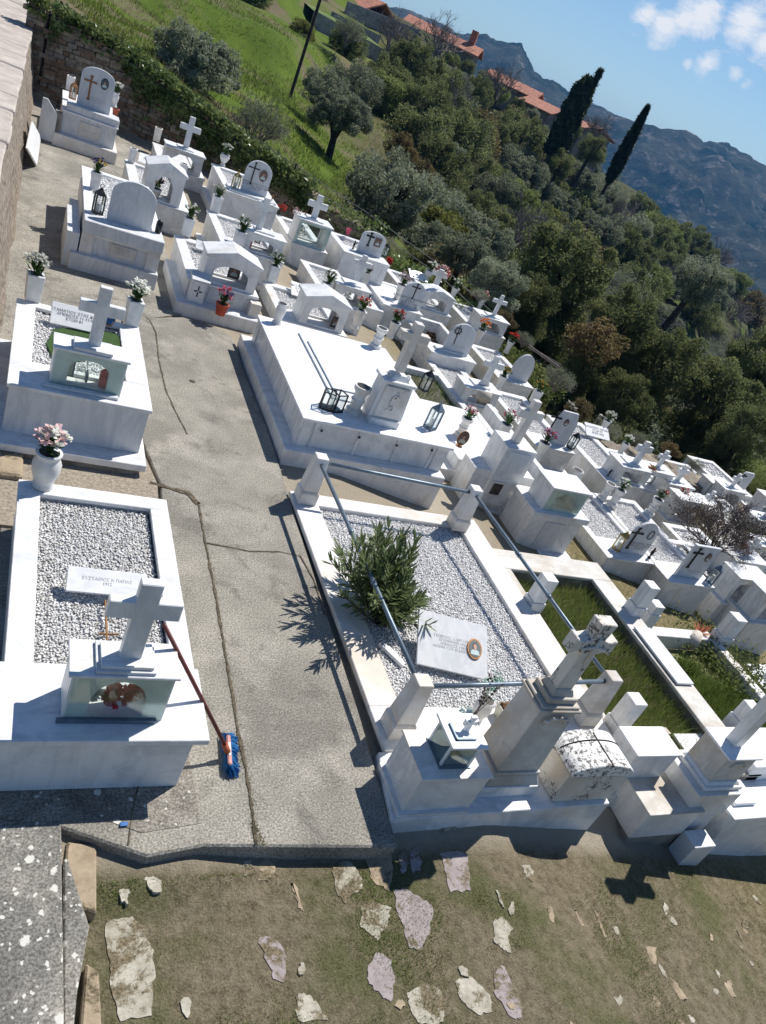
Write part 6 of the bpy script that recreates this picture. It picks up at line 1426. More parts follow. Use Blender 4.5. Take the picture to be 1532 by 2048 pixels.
stonewall('tumbled grey stone wall in the shade below the dark bushes at the right', [(12.2,12.3),(14.0,12.6),(16.2,12.0),(18.0,10.9)], [-1.45,-1.5,-1.7,-2.0], -2.6, .8, .22, 5, mats=('wallB','wallC','wallB'), lmin=.3, lmax=.7)
# ivy on the wall
def leafcloud(name, C, s0, s1, mat, parent=None, kind=None, elong=1.0):
    n = len(C); r = rng; a = r.normal(size=(n,3)); a /= np.linalg.norm(a, axis=1)[:,None]; b = np.cross(a, r.normal(size=(n,3))); b /= np.linalg.norm(b, axis=1)[:,None]
    s = r.uniform(s0, s1, n)[:,None]; C = np.asarray(C, float)
    V = np.stack([C-a*s*elong, C-b*s*.55, C+a*s*elong, C+b*s*.55], 1).reshape(-1,3); F = np.arange(4*n).reshape(-1,4)
    return npmesh(name, V, F, mat, parent, kind)
pts = []
for k in range(len(WP)-1):
    a, b = np.array(WP[k]), np.array(WP[k+1]); L = np.linalg.norm(b-a); d = (b-a)/L; nrm = np.array([d[1], -d[0]])
    if nrm[1] > 0: nrm = -nrm
    for i in range(int(L*1700)):
        u = random.random()*L; p = a+d*u; x = p[0]; top = WT[k]+(WT[k+1]-WT[k])*u/L; dens = float(fbm(np.float64(u*.8+k*9), np.float64(3.)))+.5
        cover = max(.03, .10+.60*max(0, min(1, (x-1.4)/3.0)) + 1.3*(dens-.5))
        h = abs(random.gauss(0, .33))*cover*1.9*top if random.random() < .6 else random.gauss(0, .08)
        o = .27+random.uniform(0, .12); pts.append((p[0]+nrm[0]*o+ (random.uniform(-.3,.3)*nrm[0] if h < .1 else 0), p[1]+nrm[1]*o+(random.uniform(0,.5) if h < .12 else 0), top+.06-max(h, -.1)+ (random.uniform(0,.14) if h < .12 else 0)))
ob = leafcloud('ivy', pts, .035, .075, 'leaf_ivy', kind='stuff')
pts = []
for k, (a, b) in enumerate((((6.0,18.7),(7.8,18.0)),((7.8,18.0),(9.2,17.4)),((9.2,17.4),(11.5,17.6)))):
    for i in range(2600): t = random.random(); pts.append((a[0]+(b[0]-a[0])*t+random.gauss(0,.18), a[1]+(b[1]-a[1])*t+random.gauss(0,.22), gz(a[0],a[1])+.15+random.random()**1.5*(.85-.22*k)))
leafcloud('ivy', pts, .03, .065, 'leaf_ivy', kind='stuff')
# wire fence with blue post
r = thing('wire_fence', 'thin wire fence with a blue painted post behind the square portrait grave', 'fence', (8, 18, 0)); fp = [(3.3,20.2,1.25),(5.6,18.9,.85),(7.4,18.0,.55),(9.4,17.3,.1),(11.2,16.9,-.55)]
for dz in (0, -.22): MB().tube([(a, b, c+dz) for a, b, c in fp], .008, 5).build('wire', 'fishwire', r)
for i, (a, b, c) in enumerate(fp[1:4]): MB().tube([(a, b, gz(a, b)-.2), (a, b, c+.05)], .022, 7).build('post', 'blueplastic' if i == 2 else 'darkmetal', r)
# ---- near left parapet wall
g = thing('parapet_wall', 'rough masonry parapet wall with pale flagged coping at the upper left edge', 'wall', (-.8, 16, 0))
vs = []; ys = np.arange(7.0, 46, .22); F_ = []
for i, y in enumerate(ys):
    for j in range(8):
        t = j/7; x = -.22+.25*(1-t)+float(fbm(np.float64(y*2.1), np.float64(j*.7)))*.13; z_ = t*1.28-.05; vs.append((x, y, z_+float(fbm(np.float64(y*3), np.float64(j*2.)))*.05))
for i in range(len(ys)-1):
    for j in range(7): F_.append((i*8+j, (i+1)*8+j, (i+1)*8+j+1, i*8+j+1))
m = MB(); m.add(vs, F_); m.build('rough_face', 'roughface', g); MB().box(-1.7, -.26, 7, 46, -.2, 1.20).build('core', 'roughface', g)
y = 7.0
while y < 46:
    l = random.uniform(.7, 1.25); m = MB(); sk = random.uniform(-.05, .12)
    x1 = -.19+random.uniform(-.02, .02); n_ = 6; pr = [(-1.75, y+.25), (-1.75, y+l+.22)]+[(-1.75+(x1+1.75)*(k+1)/n_+0, y+l-.02+.22*(1-(k+1)/n_)+random.uniform(-.012,.012)) for k in range(n_)]+[(x1+random.uniform(-.03,.02), y+l*.5)]+[(-1.75+(x1+1.75)*(n_-k)/n_, y+.22*(k/n_)+random.uniform(-.012,.012)) for k in range(n_)]
    m.prism(pr, 1.20, 1.29+random.uniform(-.01,.01), 'z'); m.build('coping_slab', 'copingstone', g, bevel=.02); y += l
q = onZ(P('A',130,1180), 0); r = tag(MB().add([(-.02,q[1]-.05,.02),(.33,q[1]-.15,.0),(.36,q[1]+1.5,.05),(.05,q[1]+1.9,.55),(-.05,q[1]+1.0,.62),(-.05,q[1]-.04,.05),(.30,q[1]-.14,.03),(.33,q[1]+1.5,.08),(.02,q[1]+1.9,.58),(-.08,q[1]+1.0,.65)], [(0,1,2,3,4),(9,8,7,6,5),(0,5,6,1),(1,6,7,2),(2,7,8,3),(3,8,9,4),(4,9,5,0)]) or MB().box(0,.01,0,.01,0,.01).build('x', 'clean'), 'x', 'x') if 0 else None
def quadslab(name, P4, th, mat, label, cat):
    a, b, c, d = [Vector(p) for p in P4]; n = (b-a).cross(d-a).normalized()*th; m = MB(); m.add([a, b, c, d, a-n, b-n, c-n, d-n], [(0,1,2,3),(7,6,5,4),(0,4,5,1),(1,5,6,2),(2,6,7,3),(3,7,4,0)]); return tag(m.build(name, mat, bevel=.004), label, cat)
a = onZ(P('A',125,1180), 0); b = onZ(P('A',165,890), 0)
zt_ = .55; c = onZ(P('A',80,730), zt_); d = onZ(P('A',25,1000), zt_-.1)
quadslab('leaning_slab', [(a[0], a[1], 0), (b[0], b[1], 0), (c[0], c[1], zt_), (d[0], d[1], zt_-.1)], .03, 'clean', 'bright white marble slab leaning against the rough parapet wall', 'stone slab')

# ================================================================ VEGETATION
def crown_pts(n, clumps=46, seed=0, sq=(1,1,.85), spread=.26, hollow=.35, low=.25):
    r = np.random.default_rng(seed); d = r.normal(size=(clumps,3)); d /= np.linalg.norm(d, axis=1)[:,None]; rad = r.uniform(hollow, .86, clumps)**.8
    c = d*rad[:,None]; c[:,2] = np.abs(c[:,2]+low)-low; sz = r.uniform(.5, 1.3, clumps)*spread; k = r.integers(0, clumps, n)
    q = r.normal(size=(n,3)); q /= np.linalg.norm(q, axis=1)[:,None]; q = c[k]+q*(sz[k]*r.uniform(.45, 1.05, n)**.7)[:,None]; return q*np.array(sq)
def treeproto(name, mat, n, leaf, seed, sq=(1,1,.85), clumps=46, spread=.26, trunk=True, twigs=0, twigmat='twig', elong=1.0, lab='', cat='tree', hollow=.35, low=.25):
    r = thing(name, lab, cat); m = MB(); R = random.Random(seed)
    if trunk:
        m.tube([(0,0,-2.2),(.03,.02,-.9),(-.02,.03,-.3),(.02,0,.2)], .13, 8, .06)
        for i in range(9): a = R.uniform(0, 6.28); e = R.uniform(.2, 1.2); l = R.uniform(.5, .85); m.tube([(0,0,-.6+R.uniform(-.2,.5)), (.3*l*math.cos(a), .3*l*math.sin(a), -.25), (l*math.cos(a)*math.cos(e), l*math.sin(a)*math.cos(e), l*math.sin(e)*.8)], .05, 5, .012)
        m.build('trunk', 'bark', r)
    if twigs:
        m = MB()
        def br(p, d, l, w, dep):
            e = p+d*l; m.tube([p, p.lerp(e, .5)+Vector((R.uniform(-1,1),R.uniform(-1,1),R.uniform(-1,1)))*l*.08, e], w, 3, w*.6)
            if dep == 0: return
            for _ in range(R.choice((3,3,4))):
                v = (d+Vector((R.gauss(0,.55),R.gauss(0,.55),R.gauss(.1,.4)))).normalized(); br(p.lerp(e, R.uniform(.45,1)), v, l*R.uniform(.6,.8), w*.58, dep-1)
        for i in range(twigs): a = R.uniform(0,6.28); br(Vector((0,0,-.9)), Vector((math.cos(a)*.5, math.sin(a)*.5, 1)).normalized(), .62, .03, 4)
        m.build('branches', twigmat, r)
    if n: leafcloud('crown', crown_pts(n, clumps, seed, sq, spread, hollow, low), leaf*.6, leaf*1.25, mat, r, elong=elong)
    return r
PT = {}
def placetree(kind, c, rad, label, group=None, name=None, sc=(1,1,1)):
    src, first = proto(('tree', kind), TREES[kind]); rz = random.uniform(0, 6.28)
    o = src if first else dup(src, (0,0,0)); o.location = c; o.rotation_euler = (random.uniform(-.08,.08), random.uniform(-.08,.08), rz); o.scale = (rad*sc[0], rad*sc[1], rad*sc[2]); o['label'] = label
    if group: o['group'] = group
    elif 'group' in o: del o['group']
    return o
TREES = {
 'olive': lambda: treeproto('olive_tree', 'leaf_olive', 20000, .028, 11, (1,1,.88), 80, .20, elong=1.5),
 'olive2': lambda: treeproto('olive_tree', 'leaf_olive', 17000, .030, 12, (1,1,.9), 60, .24, elong=1.5, low=.7),
 'dark': lambda: treeproto('evergreen_tree', 'leaf_dark', 22000, .030, 13, (1,1,1), 85, .22, low=.9),
 'dark2': lambda: treeproto('evergreen_tree', 'leaf_dark', 17000, .034, 14, (1,1,.9), 60, .26, low=.9),
 'green': lambda: treeproto('leafy_tree', 'leaf_green', 14000, .037, 15, (1,1,.85), 50, .27, low=.8),
 'yellow': lambda: treeproto('leafy_tree', 'leaf_yellow', 7000, .046, 16, (1,1,.7), 30, .3),
 'rust': lambda: treeproto('brown_shrub', 'leaf_rust', 6000, .05, 17, (1,1,.8), 34, .3, trunk=False, cat='shrub', low=.8),
 'bare': lambda: treeproto('bare_tree', None, 0, 0, 18, twigs=6, trunk=False),
 'scrub': lambda: treeproto('scrub_bush', 'leaf_olive', 3500, .03, 19, (1,1,.8), 60, .26, trunk=False, twigs=6, twigmat='twig', cat='shrub'),
}
def atpx(p, r): c = polar(p, r); d = np.array(c)-np.array([0,0,CH]); dep = float(d@(RW@np.array([0,0,-1.]))); return c, dep/FPX
def T_(kind, p, rpx, r, label, group=None, sc=(1,1,1)):
    c, m = atpx(p, r); o = placetree(kind, c, rpx*m, label, group, sc=sc)
    if r < 34 and kind in ('dark','dark2','rust','green') and not group:
        z = c.z-rpx*m*.9; g = ground_z(c.x, c.y)
        while z > g-.2:
            placetree('dark2', (c.x+random.uniform(-.3,.3), c.y+random.uniform(-.3,.3), z), rpx*m*.85, 'evergreen tree in the undergrowth of the near slope', 'lower boughs and undergrowth of the near slope'); z -= rpx*m*.9
    return o
T_('olive', (392,135), 98, 29, 'large round grey green olive tree in the meadow above the ivy wall')
T_('scrub', (522,245), 66, 26, 'grey brown thorny bush with bare twigs right of the large meadow olive')
T_('olive2', (650,178), 50, 40, 'olive tree on the slope just above the twin olive with the dark trunk')
T_('olive', (680,235), 72, 36, 'olive tree with a dark forked trunk in the bright meadow')
T_('olive2', (775,385), 98, 25, 'wide olive tree with a thick dark trunk just outside the wire fence')
T_('olive', (925,515), 66, 22.5, 'bluish olive bush behind the wreathed cross grave')
T_('olive2', (1000,565), 62, 21.5, 'second bluish olive bush beside the first one behind the graves', sc=(1,1,.9))
T_('dark', (1125,545), 112, 27, 'big dark evergreen tree overshadowing the slope behind the budded cross grave')
T_('dark2', (1060,600), 60, 24, 'dark shaded bush at the foot of the big evergreen tree')
T_('rust', (1190,690), 62, 22, 'brownish leaved bush on the slope above the bamboo stick')
T_('dark2', (1250,640), 78, 25, 'yellow tipped evergreen on the slope right of the brownish bush')
T_('dark', (1320,730), 95, 26, 'dense dark evergreen in the middle of the right hand slope')
T_('dark2', (1250,790), 60, 22, 'dark low evergreen above the propped plaque grave')
T_('dark', (1440,800), 95, 27, 'dense dark evergreen above the tumbled stone wall')
T_('dark2', (1520,720), 70, 31, 'dark evergreen at the right edge of the slope')
T_('olive2', (1400,560), 60, 42, 'grey olive on the right hand slope below the ridge')
T_('dark2', (1500,860), 60, 24, 'shaded evergreen at the right edge over the stone wall')
T_('green', (1500,940), 36, 24, 'soft green bush at the right edge beyond the distant graves')
T_('green', (1520,985), 26, 22, 'bright green bush behind the most distant headstone')
T_('bare', (890,70), 66, 84, 'leafless grey tree below the long red roof')
T_('bare', (800,60), 60, 82, 'leafless grey tree left of the first bare tree near the terraces')
T_('bare', (1010,155), 50, 86, 'leafless tree in front of the second red roofed house')
T_('bare', (1200,250), 42, 92, 'leafless tree between the two cypresses')
T_('bare', (1060,440), 72, 44, 'tangle of bare grey branches in the middle of the slope')
T_('bare', (1130,470), 66, 42, 'second tangle of bare grey branches right of the first')
T_('bare', (920,200), 55, 70, 'pale bare tree on the slope below the village')
T_('dark2', (1185,300), 34, 88, 'dark bush below the tiny red roofed house')
T_('dark2', (1120,330), 34, 74, 'dark bush at the foot of the broad cypress')
T_('olive2', (1190,420), 34, 76, 'grey bush at the foot of the slender cypress')
for i, (p, rp, rr) in enumerate((((835,88),24,104),((868,104),22,104),((902,122),22,104),((935,138),20,102),((965,158),22,100),((1000,188),22,100),((1035,212),20,98),((1065,232),18,98),((1150,262),16,98))): T_(('dark2','olive2','green')[i % 3], p, rp, rr, 'bush screening the walls of the village houses', 'bushes below the village houses')
T_('green', (800,190), 42, 62, 'green bush by the foot of the grey terrace wall')
T_('dark', (850,215), 62, 56, 'dark round tree below the grey terrace wall')
T_('yellow', (600,60), 34, 60, 'bush with yellow flowers beside the leaning pole')
T_('scrub', (590,100), 40, 58, 'dry brown bush right of the yellow flowering one')
T_('scrub', (700,60), 36, 60, 'dry bush on the bank below the terraces')
T_('rust', (800,300), 40, 36, 'reddish brown bramble patch on the meadow edge')
T_('rust', (840,350), 36, 34, 'reddish brown bramble patch lower down the meadow edge')
for i, (p, rp, rr) in enumerate((((1010,640),26,19.5),((1050,680),24,18.5),((1120,760),40,18.2),((1160,820),34,17.5),((1215,860),36,17.6),((1280,880),26,18.5),((1340,900),24,19.5),((1390,930),22,20.5),((960,590),22,20))):
    T_('rust' if i % 3 == 0 else 'scrub', p, rp, rr, 'low brownish shrub along the edge of the graves', 'low shrubs along the cemetery edge', (1,1,.8))
KS = ['olive','olive2','dark','dark2','green','yellow','rust','bare','scrub']; NM = {'olive':'grey green olive tree on the far slope','olive2':'grey green olive tree on the far slope','dark':'dark evergreen tree on the far slope','dark2':'dark evergreen tree on the far slope','green':'fresh green tree on the far slope','yellow':'yellowish bush on the far slope','rust':'rusty brown shrub on the far slope','bare':'leafless tree on the far slope','scrub':'grey scrubby bush on the far slope'}
cnt = 0; tries = 0; placed = []
while cnt < 235 and tries < 20000:
    tries += 1; a = random.uniform(17, 62); u = random.random(); r = 26*(150/26)**u if a > 30 else 34*(112/34)**u
    if a < 24 and r < 52: continue
    x, y = r*math.sin(R_(a)), r*math.cos(R_(a)); s = random.uniform(1.2, 2.3)*(1+.004*r)
    if a > 46: s *= .95
    if any((x-q[0])**2+(y-q[1])**2 < (.62*(s+q[2]))**2 for q in placed): continue
    z = ground_z(x, y); w = float(fbm(np.float64(x*.05), np.float64(y*.05)))
    el = (z+s*1.35-CH)/r; lim = float(np.interp(a, [17,20.6,24,28,32,36,40,47,62], [.0,.018,.018,.004,-.006,-.014,-.024,-.037,-.06]))
    if el > lim: continue
    k = random.choices(KS, (2.6+w*4,2,2.4-w*4 if w < .4 else .5,3.2,2.0,.7,.8,2.4,1.8))[0]
    if k == 'bare': s *= 1.25
    placetree(k, (x, y, z+s*.5), s, NM[k], 'trees of the far slope: '+NM[k].split(' on')[0]); placed.append((x, y, s)); cnt += 1
cu = 0
while cu < 95:
    a = random.uniform(25, 62); r = 19.5*(42/19.5)**random.random(); x, y = r*math.sin(R_(a)), r*math.cos(R_(a))
    if r < float(np.interp(a, BAZ, BR))+1.6: continue
    k = random.choice(('dark2','dark2','olive2','rust','scrub','green','dark')); s = random.uniform(.9, 1.6)
    placetree(k, (x, y, ground_z(x, y)+s*.35), s, NM[k].split(' on')[0]+' in the undergrowth of the near slope', 'near slope undergrowth: '+NM[k].split(' on')[0]); cu += 1
for i in range(14):
    a = random.uniform(-5, 16); r = random.uniform(62, 110); x, y = r*math.sin(R_(a)), r*math.cos(R_(a)); k = random.choice(('olive','dark2','green','scrub')); s = random.uniform(1.4, 2.6)
    placetree(k, (x, y, ground_z(x, y)+s*.6), s, NM[k]+' above the meadow', 'trees above the meadow')
# cypresses
def cypress(label, base, top, r, wpx, seed, double=False):
    c, m = atpx(base, r); t, _ = atpx(top, r); h = t.z-c.z; w = wpx*m; R = np.random.default_rng(seed); g = thing('cypress_tree', label, 'tree', (c.x, c.y, c.z-1.5)); n = 16000
    MB().tube([(c.x,c.y,c.z-4),(c.x,c.y,c.z+h*.85)], .22, 7, .05).build('trunk', 'bark', g)
    u = R.random(n)**.85; prof = np.interp(u, [0,.08,.3,.6,.85,1], [.35,.8,1,.75,.38,.06] if not double else [.55,.95,1,.98,.85,.35]); a = R.uniform(0, 6.28, n); rr = w*prof*R.uniform(.55, 1.05, n)*(1+.22*np.sin(a*5+u*23)); 
    P_ = np.stack([c.x+rr*np.cos(a), c.y+rr*np.sin(a), c.z+u*h*(1+.0)+R.normal(0, .12, n)], 1)
    if double:
        k = int(n*.16); P_[:k,0] = c.x+.75*w+R.normal(0,.10*w,k)*(1.2-u[:k]); P_[:k,1] = c.y+R.normal(0,.14*w,k); P_[:k,2] = c.z+h*(.5+u[:k]*.66)
    P_ -= np.array(wloc(g)); leafcloud('crown', P_, .09, .2, 'leaf_cypress', g, elong=1.8); return g
cypress('broad dark cypress with a second spire beside the last red roofs', (1104,312), (1142,142), 76, 20, 5, True)
cypress('slender dark cypress leaning in the photo against the blue mountain', (1218,362), (1286,213), 78, 10, 6)
# dark twigged shrub among the right hand graves
x, y = onZ((1418,1136), -1.0); R = random.Random(5); r = thing('bare_shrub', 'dark leafless looking shrub with fine purple brown twigs among the right hand graves', 'shrub', (x, y, -1.0)); m = MB(); tips = []
def br(p, d, l, w, dep):
    e = p+d*l; m.tube([p, p.lerp(e, .5)+Vector((R.uniform(-1,1),R.uniform(-1,1),R.uniform(-1,1)))*l*.06, e], w, 4, w*.65)
    if dep <= 1: tips.extend([p.lerp(e, R.random()) for _ in range(3)])
    if dep == 0: return
    for _ in range(R.choice((2,3,3))): br(p.lerp(e, R.uniform(.55,1)), (d+Vector((R.gauss(0,.42),R.gauss(0,.42),R.gauss(.05,.3)))).normalized(), l*R.uniform(.62,.82), w*.6, dep-1)
for a, e in ((.2,.5),(.9,.75),(1.6,1.0),(2.5,.8),(3.2,.75),(2.9,1.15),(.5,1.1)): br(Vector((x, y, -1.0)), Vector((math.cos(a)*math.cos(e), math.sin(a)*math.cos(e), math.sin(e))), .55, .022, 5)
m.build('branches', 'twigdark', r); C_ = np.array([tuple(t) for t in tips]); C_ = np.repeat(C_, 2, 0)+rng.normal(0, .03, (len(C_)*2, 3)); C_ -= np.array(wloc(r)); leafcloud('leaves', C_, .008, .018, plain('purple_brown_leaves', (.17,.125,.11), .8, var=.3, sc=20), r)
for lb, p, z_, n_, col, hh in (('brown dead flower clump in front of the dark shrub', P('L',900,1060), -1.2, 700, 'leaf_rust', .5), ('bright green weeds between the distant right hand graves', P('L',1290,1180), -1.5, 900, 'leaf_green', .4), ('dry flower patch at the right edge', P('L',1430,1330), -1.4, 600, 'leaf_rust', .35), ('bright green leafy clump in the overgrown plot', P('N',1150,150), -.7, 1500, 'leaf_green', .45), ('green bush right of the most distant headstone', P('L',1420,560), -1.8, 900, 'leaf_green', .6), ('green weeds around the fallen pot', P('M',900,1230), -.5, 500, 'leaf_green', .2)):
    x, y = onZ(p, z_); n_ *= 3; C_ = np.stack([x+rng.normal(0, .28, n_), y+rng.normal(0, .28, n_), z_+rng.random(n_)*hh], 1); o_ = leafcloud('weed_clump', C_, .010, .028, col); tag(o_, lb, 'plant')
a_ = polar((1058,692), 17.3); b_ = polar((1118,735), 16.6); tag(MB().tube([a_, b_], .03, 6).tube([a_+Vector((.1,.1,-.05)), b_+Vector((.1,.1,.02))], .022, 6).build('bamboo_pole', 'wood'), 'weathered poles lying in the brown brush at the slope edge', 'pole')
# utility pole
c = polar((577,205), 44); r = thing('utility_pole', 'dark wooden pole rising from the meadow past the top of the photo', 'pole', (c.x, c.y, c.z)); MB().tube([(c.x,c.y,c.z-1),(c.x,c.y,c.z+9)], .085, 10, .07).build('pole', 'bark', r); MB().tube([(c.x-.6,c.y,c.z+8.5),(c.x+.6,c.y,c.z+8.5)], .06, 6).build('cross_arm', 'bark', r)
# ---- village
def house(label, pL, pR, r, wall_h, depth, chim=False, rise=1.5):
    a = polar(pL, r); b = polar(pR, r*.985); d = (b-a); d.z = 0; L = d.length; ang = math.atan2(d.y, d.x); ez = (a.z+b.z)/2
    g = thing('village_house', label, 'house', (a.x, a.y, ez-wall_h), ang); g0 = Vector((0,0,0))
    m = MB().box(0, L, 0, depth, -4, wall_h); w = m.build('wall', 'plaster', None); w.parent = g
    m = MB(); m.prism([(-.5, wall_h-.1), (depth/2, wall_h+rise), (depth+.5, wall_h-.1), (depth+.5, wall_h-.25), (depth/2, wall_h+rise-.15), (-.5, wall_h-.25)], -.5, L+.5, 'x'); rf = m.build('roof', 'roof', None); rf.parent = g
    n = max(2, int(L/2.6))
    for i in range(n):
        x = (i+.5)*L/n; f = MB().box(x-.5, x+.5, -.06, .0, wall_h-2.3, wall_h-.9).build('window', 'plaster', None); f.parent = g
        p = MB().box(x-.4, x+.4, -.08, -.061, wall_h-2.2, wall_h-1.0).build('pane', 'window', None); p.parent = f
    if chim: q = MB().box(L-1.6, L-.8, depth*.4, depth*.4+.8, wall_h, wall_h+rise+1.4).build('chimney', 'roof', None); q.parent = rf
    return g
house('long village house with an orange red tiled roof above the bare trees', (815,38), (948,112), 112, 3.2, 4.5, True, .9)
house('village house half hidden behind the long one, roof running down to the right', (980,138), (1062,205), 108, 2.5, 4, False, .8)
house('small low house with red roof left of the broad cypress', (1046,202), (1102,222), 104, 2.5, 5, False, .8)
house('tiny red roofed house between the cypresses', (1146,240), (1166,256), 106, 2.5, 5, False, .7)
house('red roofed house corner at the top edge of the photo', (690,-6), (728,14), 96, 3, 6, False, 1.2)
def rwall(label, pA, pB, r1, r2, h, mat='rubwall'):
    a, b = polar(pA, r1), polar(pB, r2); d = Vector((b.x-a.x, b.y-a.y)); n = Vector((-d.y, d.x)).normalized()*.5
    if n.y < 0: n = -n
    m = MB(); vs = [(a.x,a.y,a.z-h),(b.x,b.y,b.z-h),(b.x+n.x,b.y+n.y,b.z-h),(a.x+n.x,a.y+n.y,a.z-h),(a.x,a.y,a.z),(b.x,b.y,b.z),(b.x+n.x,b.y+n.y,b.z),(a.x+n.x,a.y+n.y,a.z)]
    m.add(vs, [(0,3,2,1),(4,5,6,7),(0,1,5,4),(1,2,6,5),(2,3,7,6),(3,0,4,7)]); tag(m.build('retaining_wall', mat), label, 'wall')
    n = n*2; m = MB(); n2 = Vector((n.x, n.y))*6; vs = [(a.x+n.x*.5,a.y+n.y*.5,a.z-.05),(b.x+n.x*.5,b.y+n.y*.5,b.z-.05),(b.x+n2.x,b.y+n2.y,b.z+.3),(a.x+n2.x,a.y+n2.y,a.z+.3)]
    return vs
M['terrgrass'] = plain('terrace_grass', (.13,.20,.035), .95, var=.3, sc=1.5, bmp=.5)
vs = rwall('grey terrace retaining wall climbing left of the village', (632,22), (778,104), 70, 72, 3.2)
struct((lambda m: (m.add(vs, [(0,1,2,3)]), m.build('terrace', 'terrgrass'))[1])(MB()))
rwall('upper dark terrace wall above the green strip', (668,24), (762,72), 77, 79, 1.2)
rwall('higher terrace wall near the top edge of the photo', (700,4), (840,60), 84, 88, 2.5)

# ---- distant mountain
def mountain():
    sil = [(560,-60),(700,0),(820,20),(880,45),(897,53),(915,66),(928,70),(940,65),(971,68),(995,83),(1020,84),(1044,85),(1049,102),(1069,141),(1085,155),(1108,160),(1137,182),(1167,194),(1200,212),(1226,227),(1277,243),(1324,257),(1375,261),(1395,272),(1410,284),(1457,286),(1480,302),(1508,317),(1532,335),(1600,372),(1700,420),(1850,470)]
    A = []; E = []
    for p in sil: d = ray(p); A.append(math.degrees(math.atan2(d[0], d[1]))); E.append(d[2]/math.hypot(d[0], d[1]))
    azs = np.arange(0, 85, .16); rs = np.concatenate([np.linspace(420, 1400, 90), np.linspace(1420, 2600, 24)])
    el = np.interp(azs, A, E)+.0035*fbm(azs*3.1, azs*0+2.)+.0018*fbm(azs*14., azs*0+5.); V = []; RD = 1400
    for r in rs:
        x = r*np.sin(np.radians(azs)); y = r*np.cos(np.radians(azs)); rz = CH+RD*el
        t = np.clip((r-420)/(RD-420), 0, 1); prof = t**1.15; n = fbm(x*.006, y*.006, 7)*150*(1-t**6)*t**.5+fbm(x*.03, y*.03, 4)*30*(1-t**8)
        z = -170+(rz+170)*prof+n*(1 if r < RD else 0) if r <= RD else rz-(r-RD)*.3
        z = np.minimum(z, CH+r*(el-.0005*0)); V.append(np.stack([x, y, z], 1))
    V = np.concatenate(V); na = len(azs); F = np.array([(j*na+i, j*na+i+1, (j+1)*na+i+1, (j+1)*na+i) for j in range(len(rs)-1) for i in range(na-1)])
    m, nt, b, out = newmat('mountain_scrub'); p = pos(nt, False)
    c = mix(nt, ramp(nt, noise(nt, p, .012, 8, .7), .38, .62), (.018,.028,.016), (.085,.085,.06)); c = mix(nt, ramp(nt, noise(nt, p, .035, 8, .8), .54, .64), c, (.21,.19,.165))
    nt.links.new(c, b.inputs['Base Color']); b.inputs['Roughness'].default_value = 1; b.inputs['Specular IOR Level'].default_value = 0; bump(nt, b, noise(nt, p, .05, 8, .75), 1., 6.)
    npmesh('mountain', V, F, m, None, 'structure', smooth=True)
mountain()
struct(MB().box(-4000, 6000, -4000, 8000, -181, -180).build('valley_floor', plain('valley', (.06,.07,.04), 1, sc=.01)))
# ---- air
def haze(dens):
    o = MB().box(-1500, 3000, -1500, 3200, -182.5, 125).build('haze', 'white'); o['kind'] = 'stuff'; m = bpy.data.materials.new('haze'); m.use_nodes = True; nt = m.node_tree; nt.nodes.clear()
    out = nt.nodes.new('ShaderNodeOutputMaterial'); v = nt.nodes.new('ShaderNodeVolumePrincipled'); v.inputs['Color'].default_value = (.08,.38,.9,1); v.inputs['Density'].default_value = dens; v.inputs['Anisotropy'].default_value = .2
    nt.links.new(v.outputs[0], out.inputs['Volume']); o.data.materials.clear(); o.data.materials.append(m)
HAZE = .00017
if HAZE: haze(HAZE)

# ================================================================ LIGHT, SKY, CAMERA
SUN_AZ, SUN_EL = R_(57), R_(55)
sd = Vector((math.sin(SUN_AZ)*math.cos(SUN_EL), math.cos(SUN_AZ)*math.cos(SUN_EL), math.sin(SUN_EL)))
L = bpy.data.lights.new('sun', 'SUN'); L.energy = 5; L.angle = R_(.5); L.color = (1, .955, .89); lo = bpy.data.objects.new('sun', L); COL.objects.link(lo); lo.rotation_euler = sd.to_track_quat('Z', 'Y').to_euler(); lo.location = (0, 0, 50)
W = bpy.data.worlds.new('World'); scene.world = W; W.use_nodes = True; nt = W.node_tree; nt.nodes.clear()
out = nt.nodes.new('ShaderNodeOutputWorld'); bg = nt.nodes.new('ShaderNodeBackground'); sky = nt.nodes.new('ShaderNodeTexSky'); sky.sky_type = 'NISHITA'; sky.sun_disc = False; sky.sun_elevation = SUN_EL; sky.sun_rotation = SUN_AZ; sky.air_density = 1.0; sky.dust_density = .1; sky.ozone_density = 1.6
tc = N(nt, 'TexCoord'); g = tc.outputs['Generated']; acc = None
mp = N(nt, 'Mapping'); nt.links.new(g, mp.inputs[0]); mp.inputs['Scale'].default_value = (1, 1, 2.2)
nz = noise(nt, mp.outputs[0], 30, 9, .68, .5); nz2 = noise(nt, mp.outputs[0], 7, 4, .6)
def dirn(p): d = ray(p); return Vector((float(d[0]), float(d[1]), float(d[2]))).normalized()
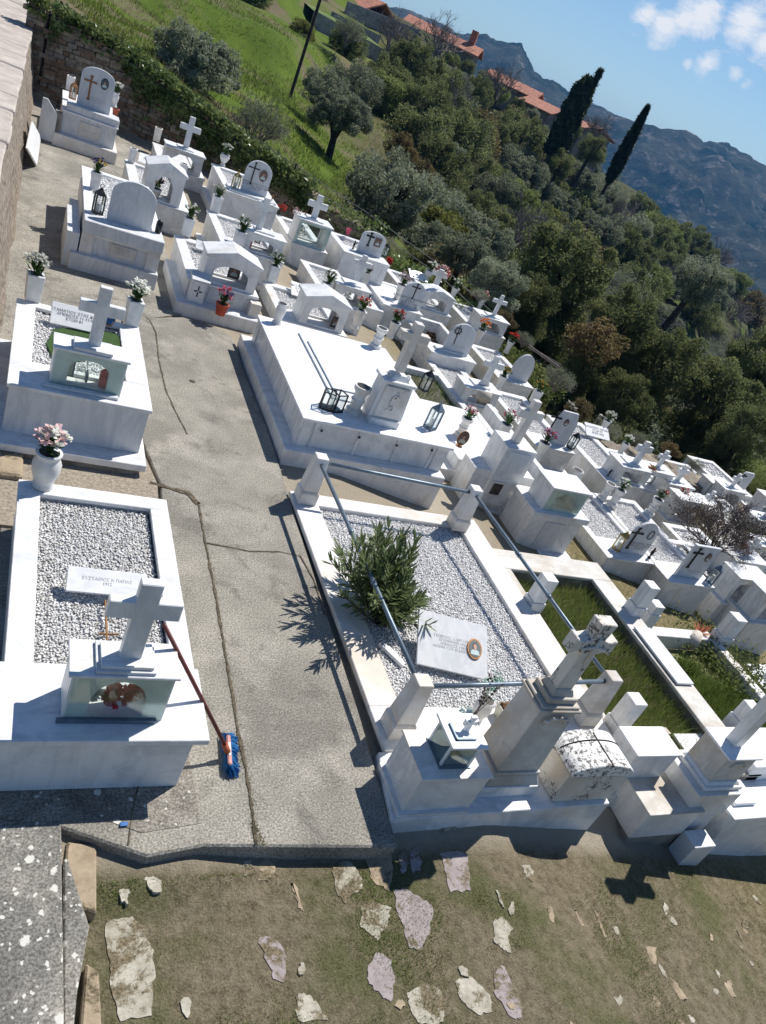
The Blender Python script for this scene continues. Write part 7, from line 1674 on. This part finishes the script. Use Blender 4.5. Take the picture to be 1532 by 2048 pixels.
for p, rad, st in (((1290,30),.03,1), ((1330,55),.035,1.05), ((1410,25),.045,1.1), ((1490,45),.045,1.1), ((1370,35),.035,1), ((1415,125),.026,.95), ((1530,88),.03,1), ((1375,128),.015,.8), ((1470,150),.02,.8), ((1490,170),.014,.8), ((1700,-100),.16,1), ((1900,100),.12,1), ((600,-700),.2,1), ((1200,-420),.12,1)):
    dt = N(nt, 'VectorMath', operation='DISTANCE'); nt.links.new(g, dt.inputs[0]); dt.inputs[1].default_value = dirn(p)
    mr = N(nt, 'MapRange'); nt.links.new(dt.outputs['Value'], mr.inputs[0]); mr.inputs[1].default_value = 0; mr.inputs[2].default_value = rad; mr.inputs[3].default_value = st; mr.inputs[4].default_value = 0
    if acc is None: acc = mr.outputs[0]
    else: mx = N(nt, 'Math', operation='MAXIMUM'); nt.links.new(acc, mx.inputs[0]); nt.links.new(mr.outputs[0], mx.inputs[1]); acc = mx.outputs[0]
ad = N(nt, 'Math', operation='MULTIPLY_ADD'); nt.links.new(nz, ad.inputs[0]); ad.inputs[1].default_value = 1.5; ad.inputs[2].default_value = -.75
s2 = N(nt, 'Math', operation='ADD'); nt.links.new(ad.outputs[0], s2.inputs[0]); nt.links.new(acc, s2.inputs[1])
cm = ramp(nt, s2.outputs[0], .42, .95)
col = mix(nt, cm, sky.outputs[0], (12.5, 11, 9.9))
col = mix(nt, 1., col, (.86,1.0,1.16), 'MULTIPLY'); nt.links.new(col, bg.inputs['Color']); bg.inputs['Strength'].default_value = .069; nt.links.new(bg.outputs[0], out.inputs[0])
cam = bpy.data.cameras.new('camera'); co = bpy.data.objects.new('camera', cam); COL.objects.link(co)
cam.sensor_fit = 'VERTICAL'; cam.sensor_height = 36; cam.lens = FPX/2048*36; cam.clip_start = .05; cam.clip_end = 12000
Rm = Matrix([[float(v) for v in r] for r in RW]).to_4x4(); Rm.translation = Vector((0, 0, CH)); co.matrix_world = Rm; scene.camera = co
scene.view_settings.view_transform = 'Standard'; scene.view_settings.look = 'None'; scene.view_settings.exposure = .25; scene.view_settings.gamma = 1
scene.cycles.max_bounces = 6; scene.cycles.transparent_max_bounces = 12; scene.cycles.volume_bounces = 0
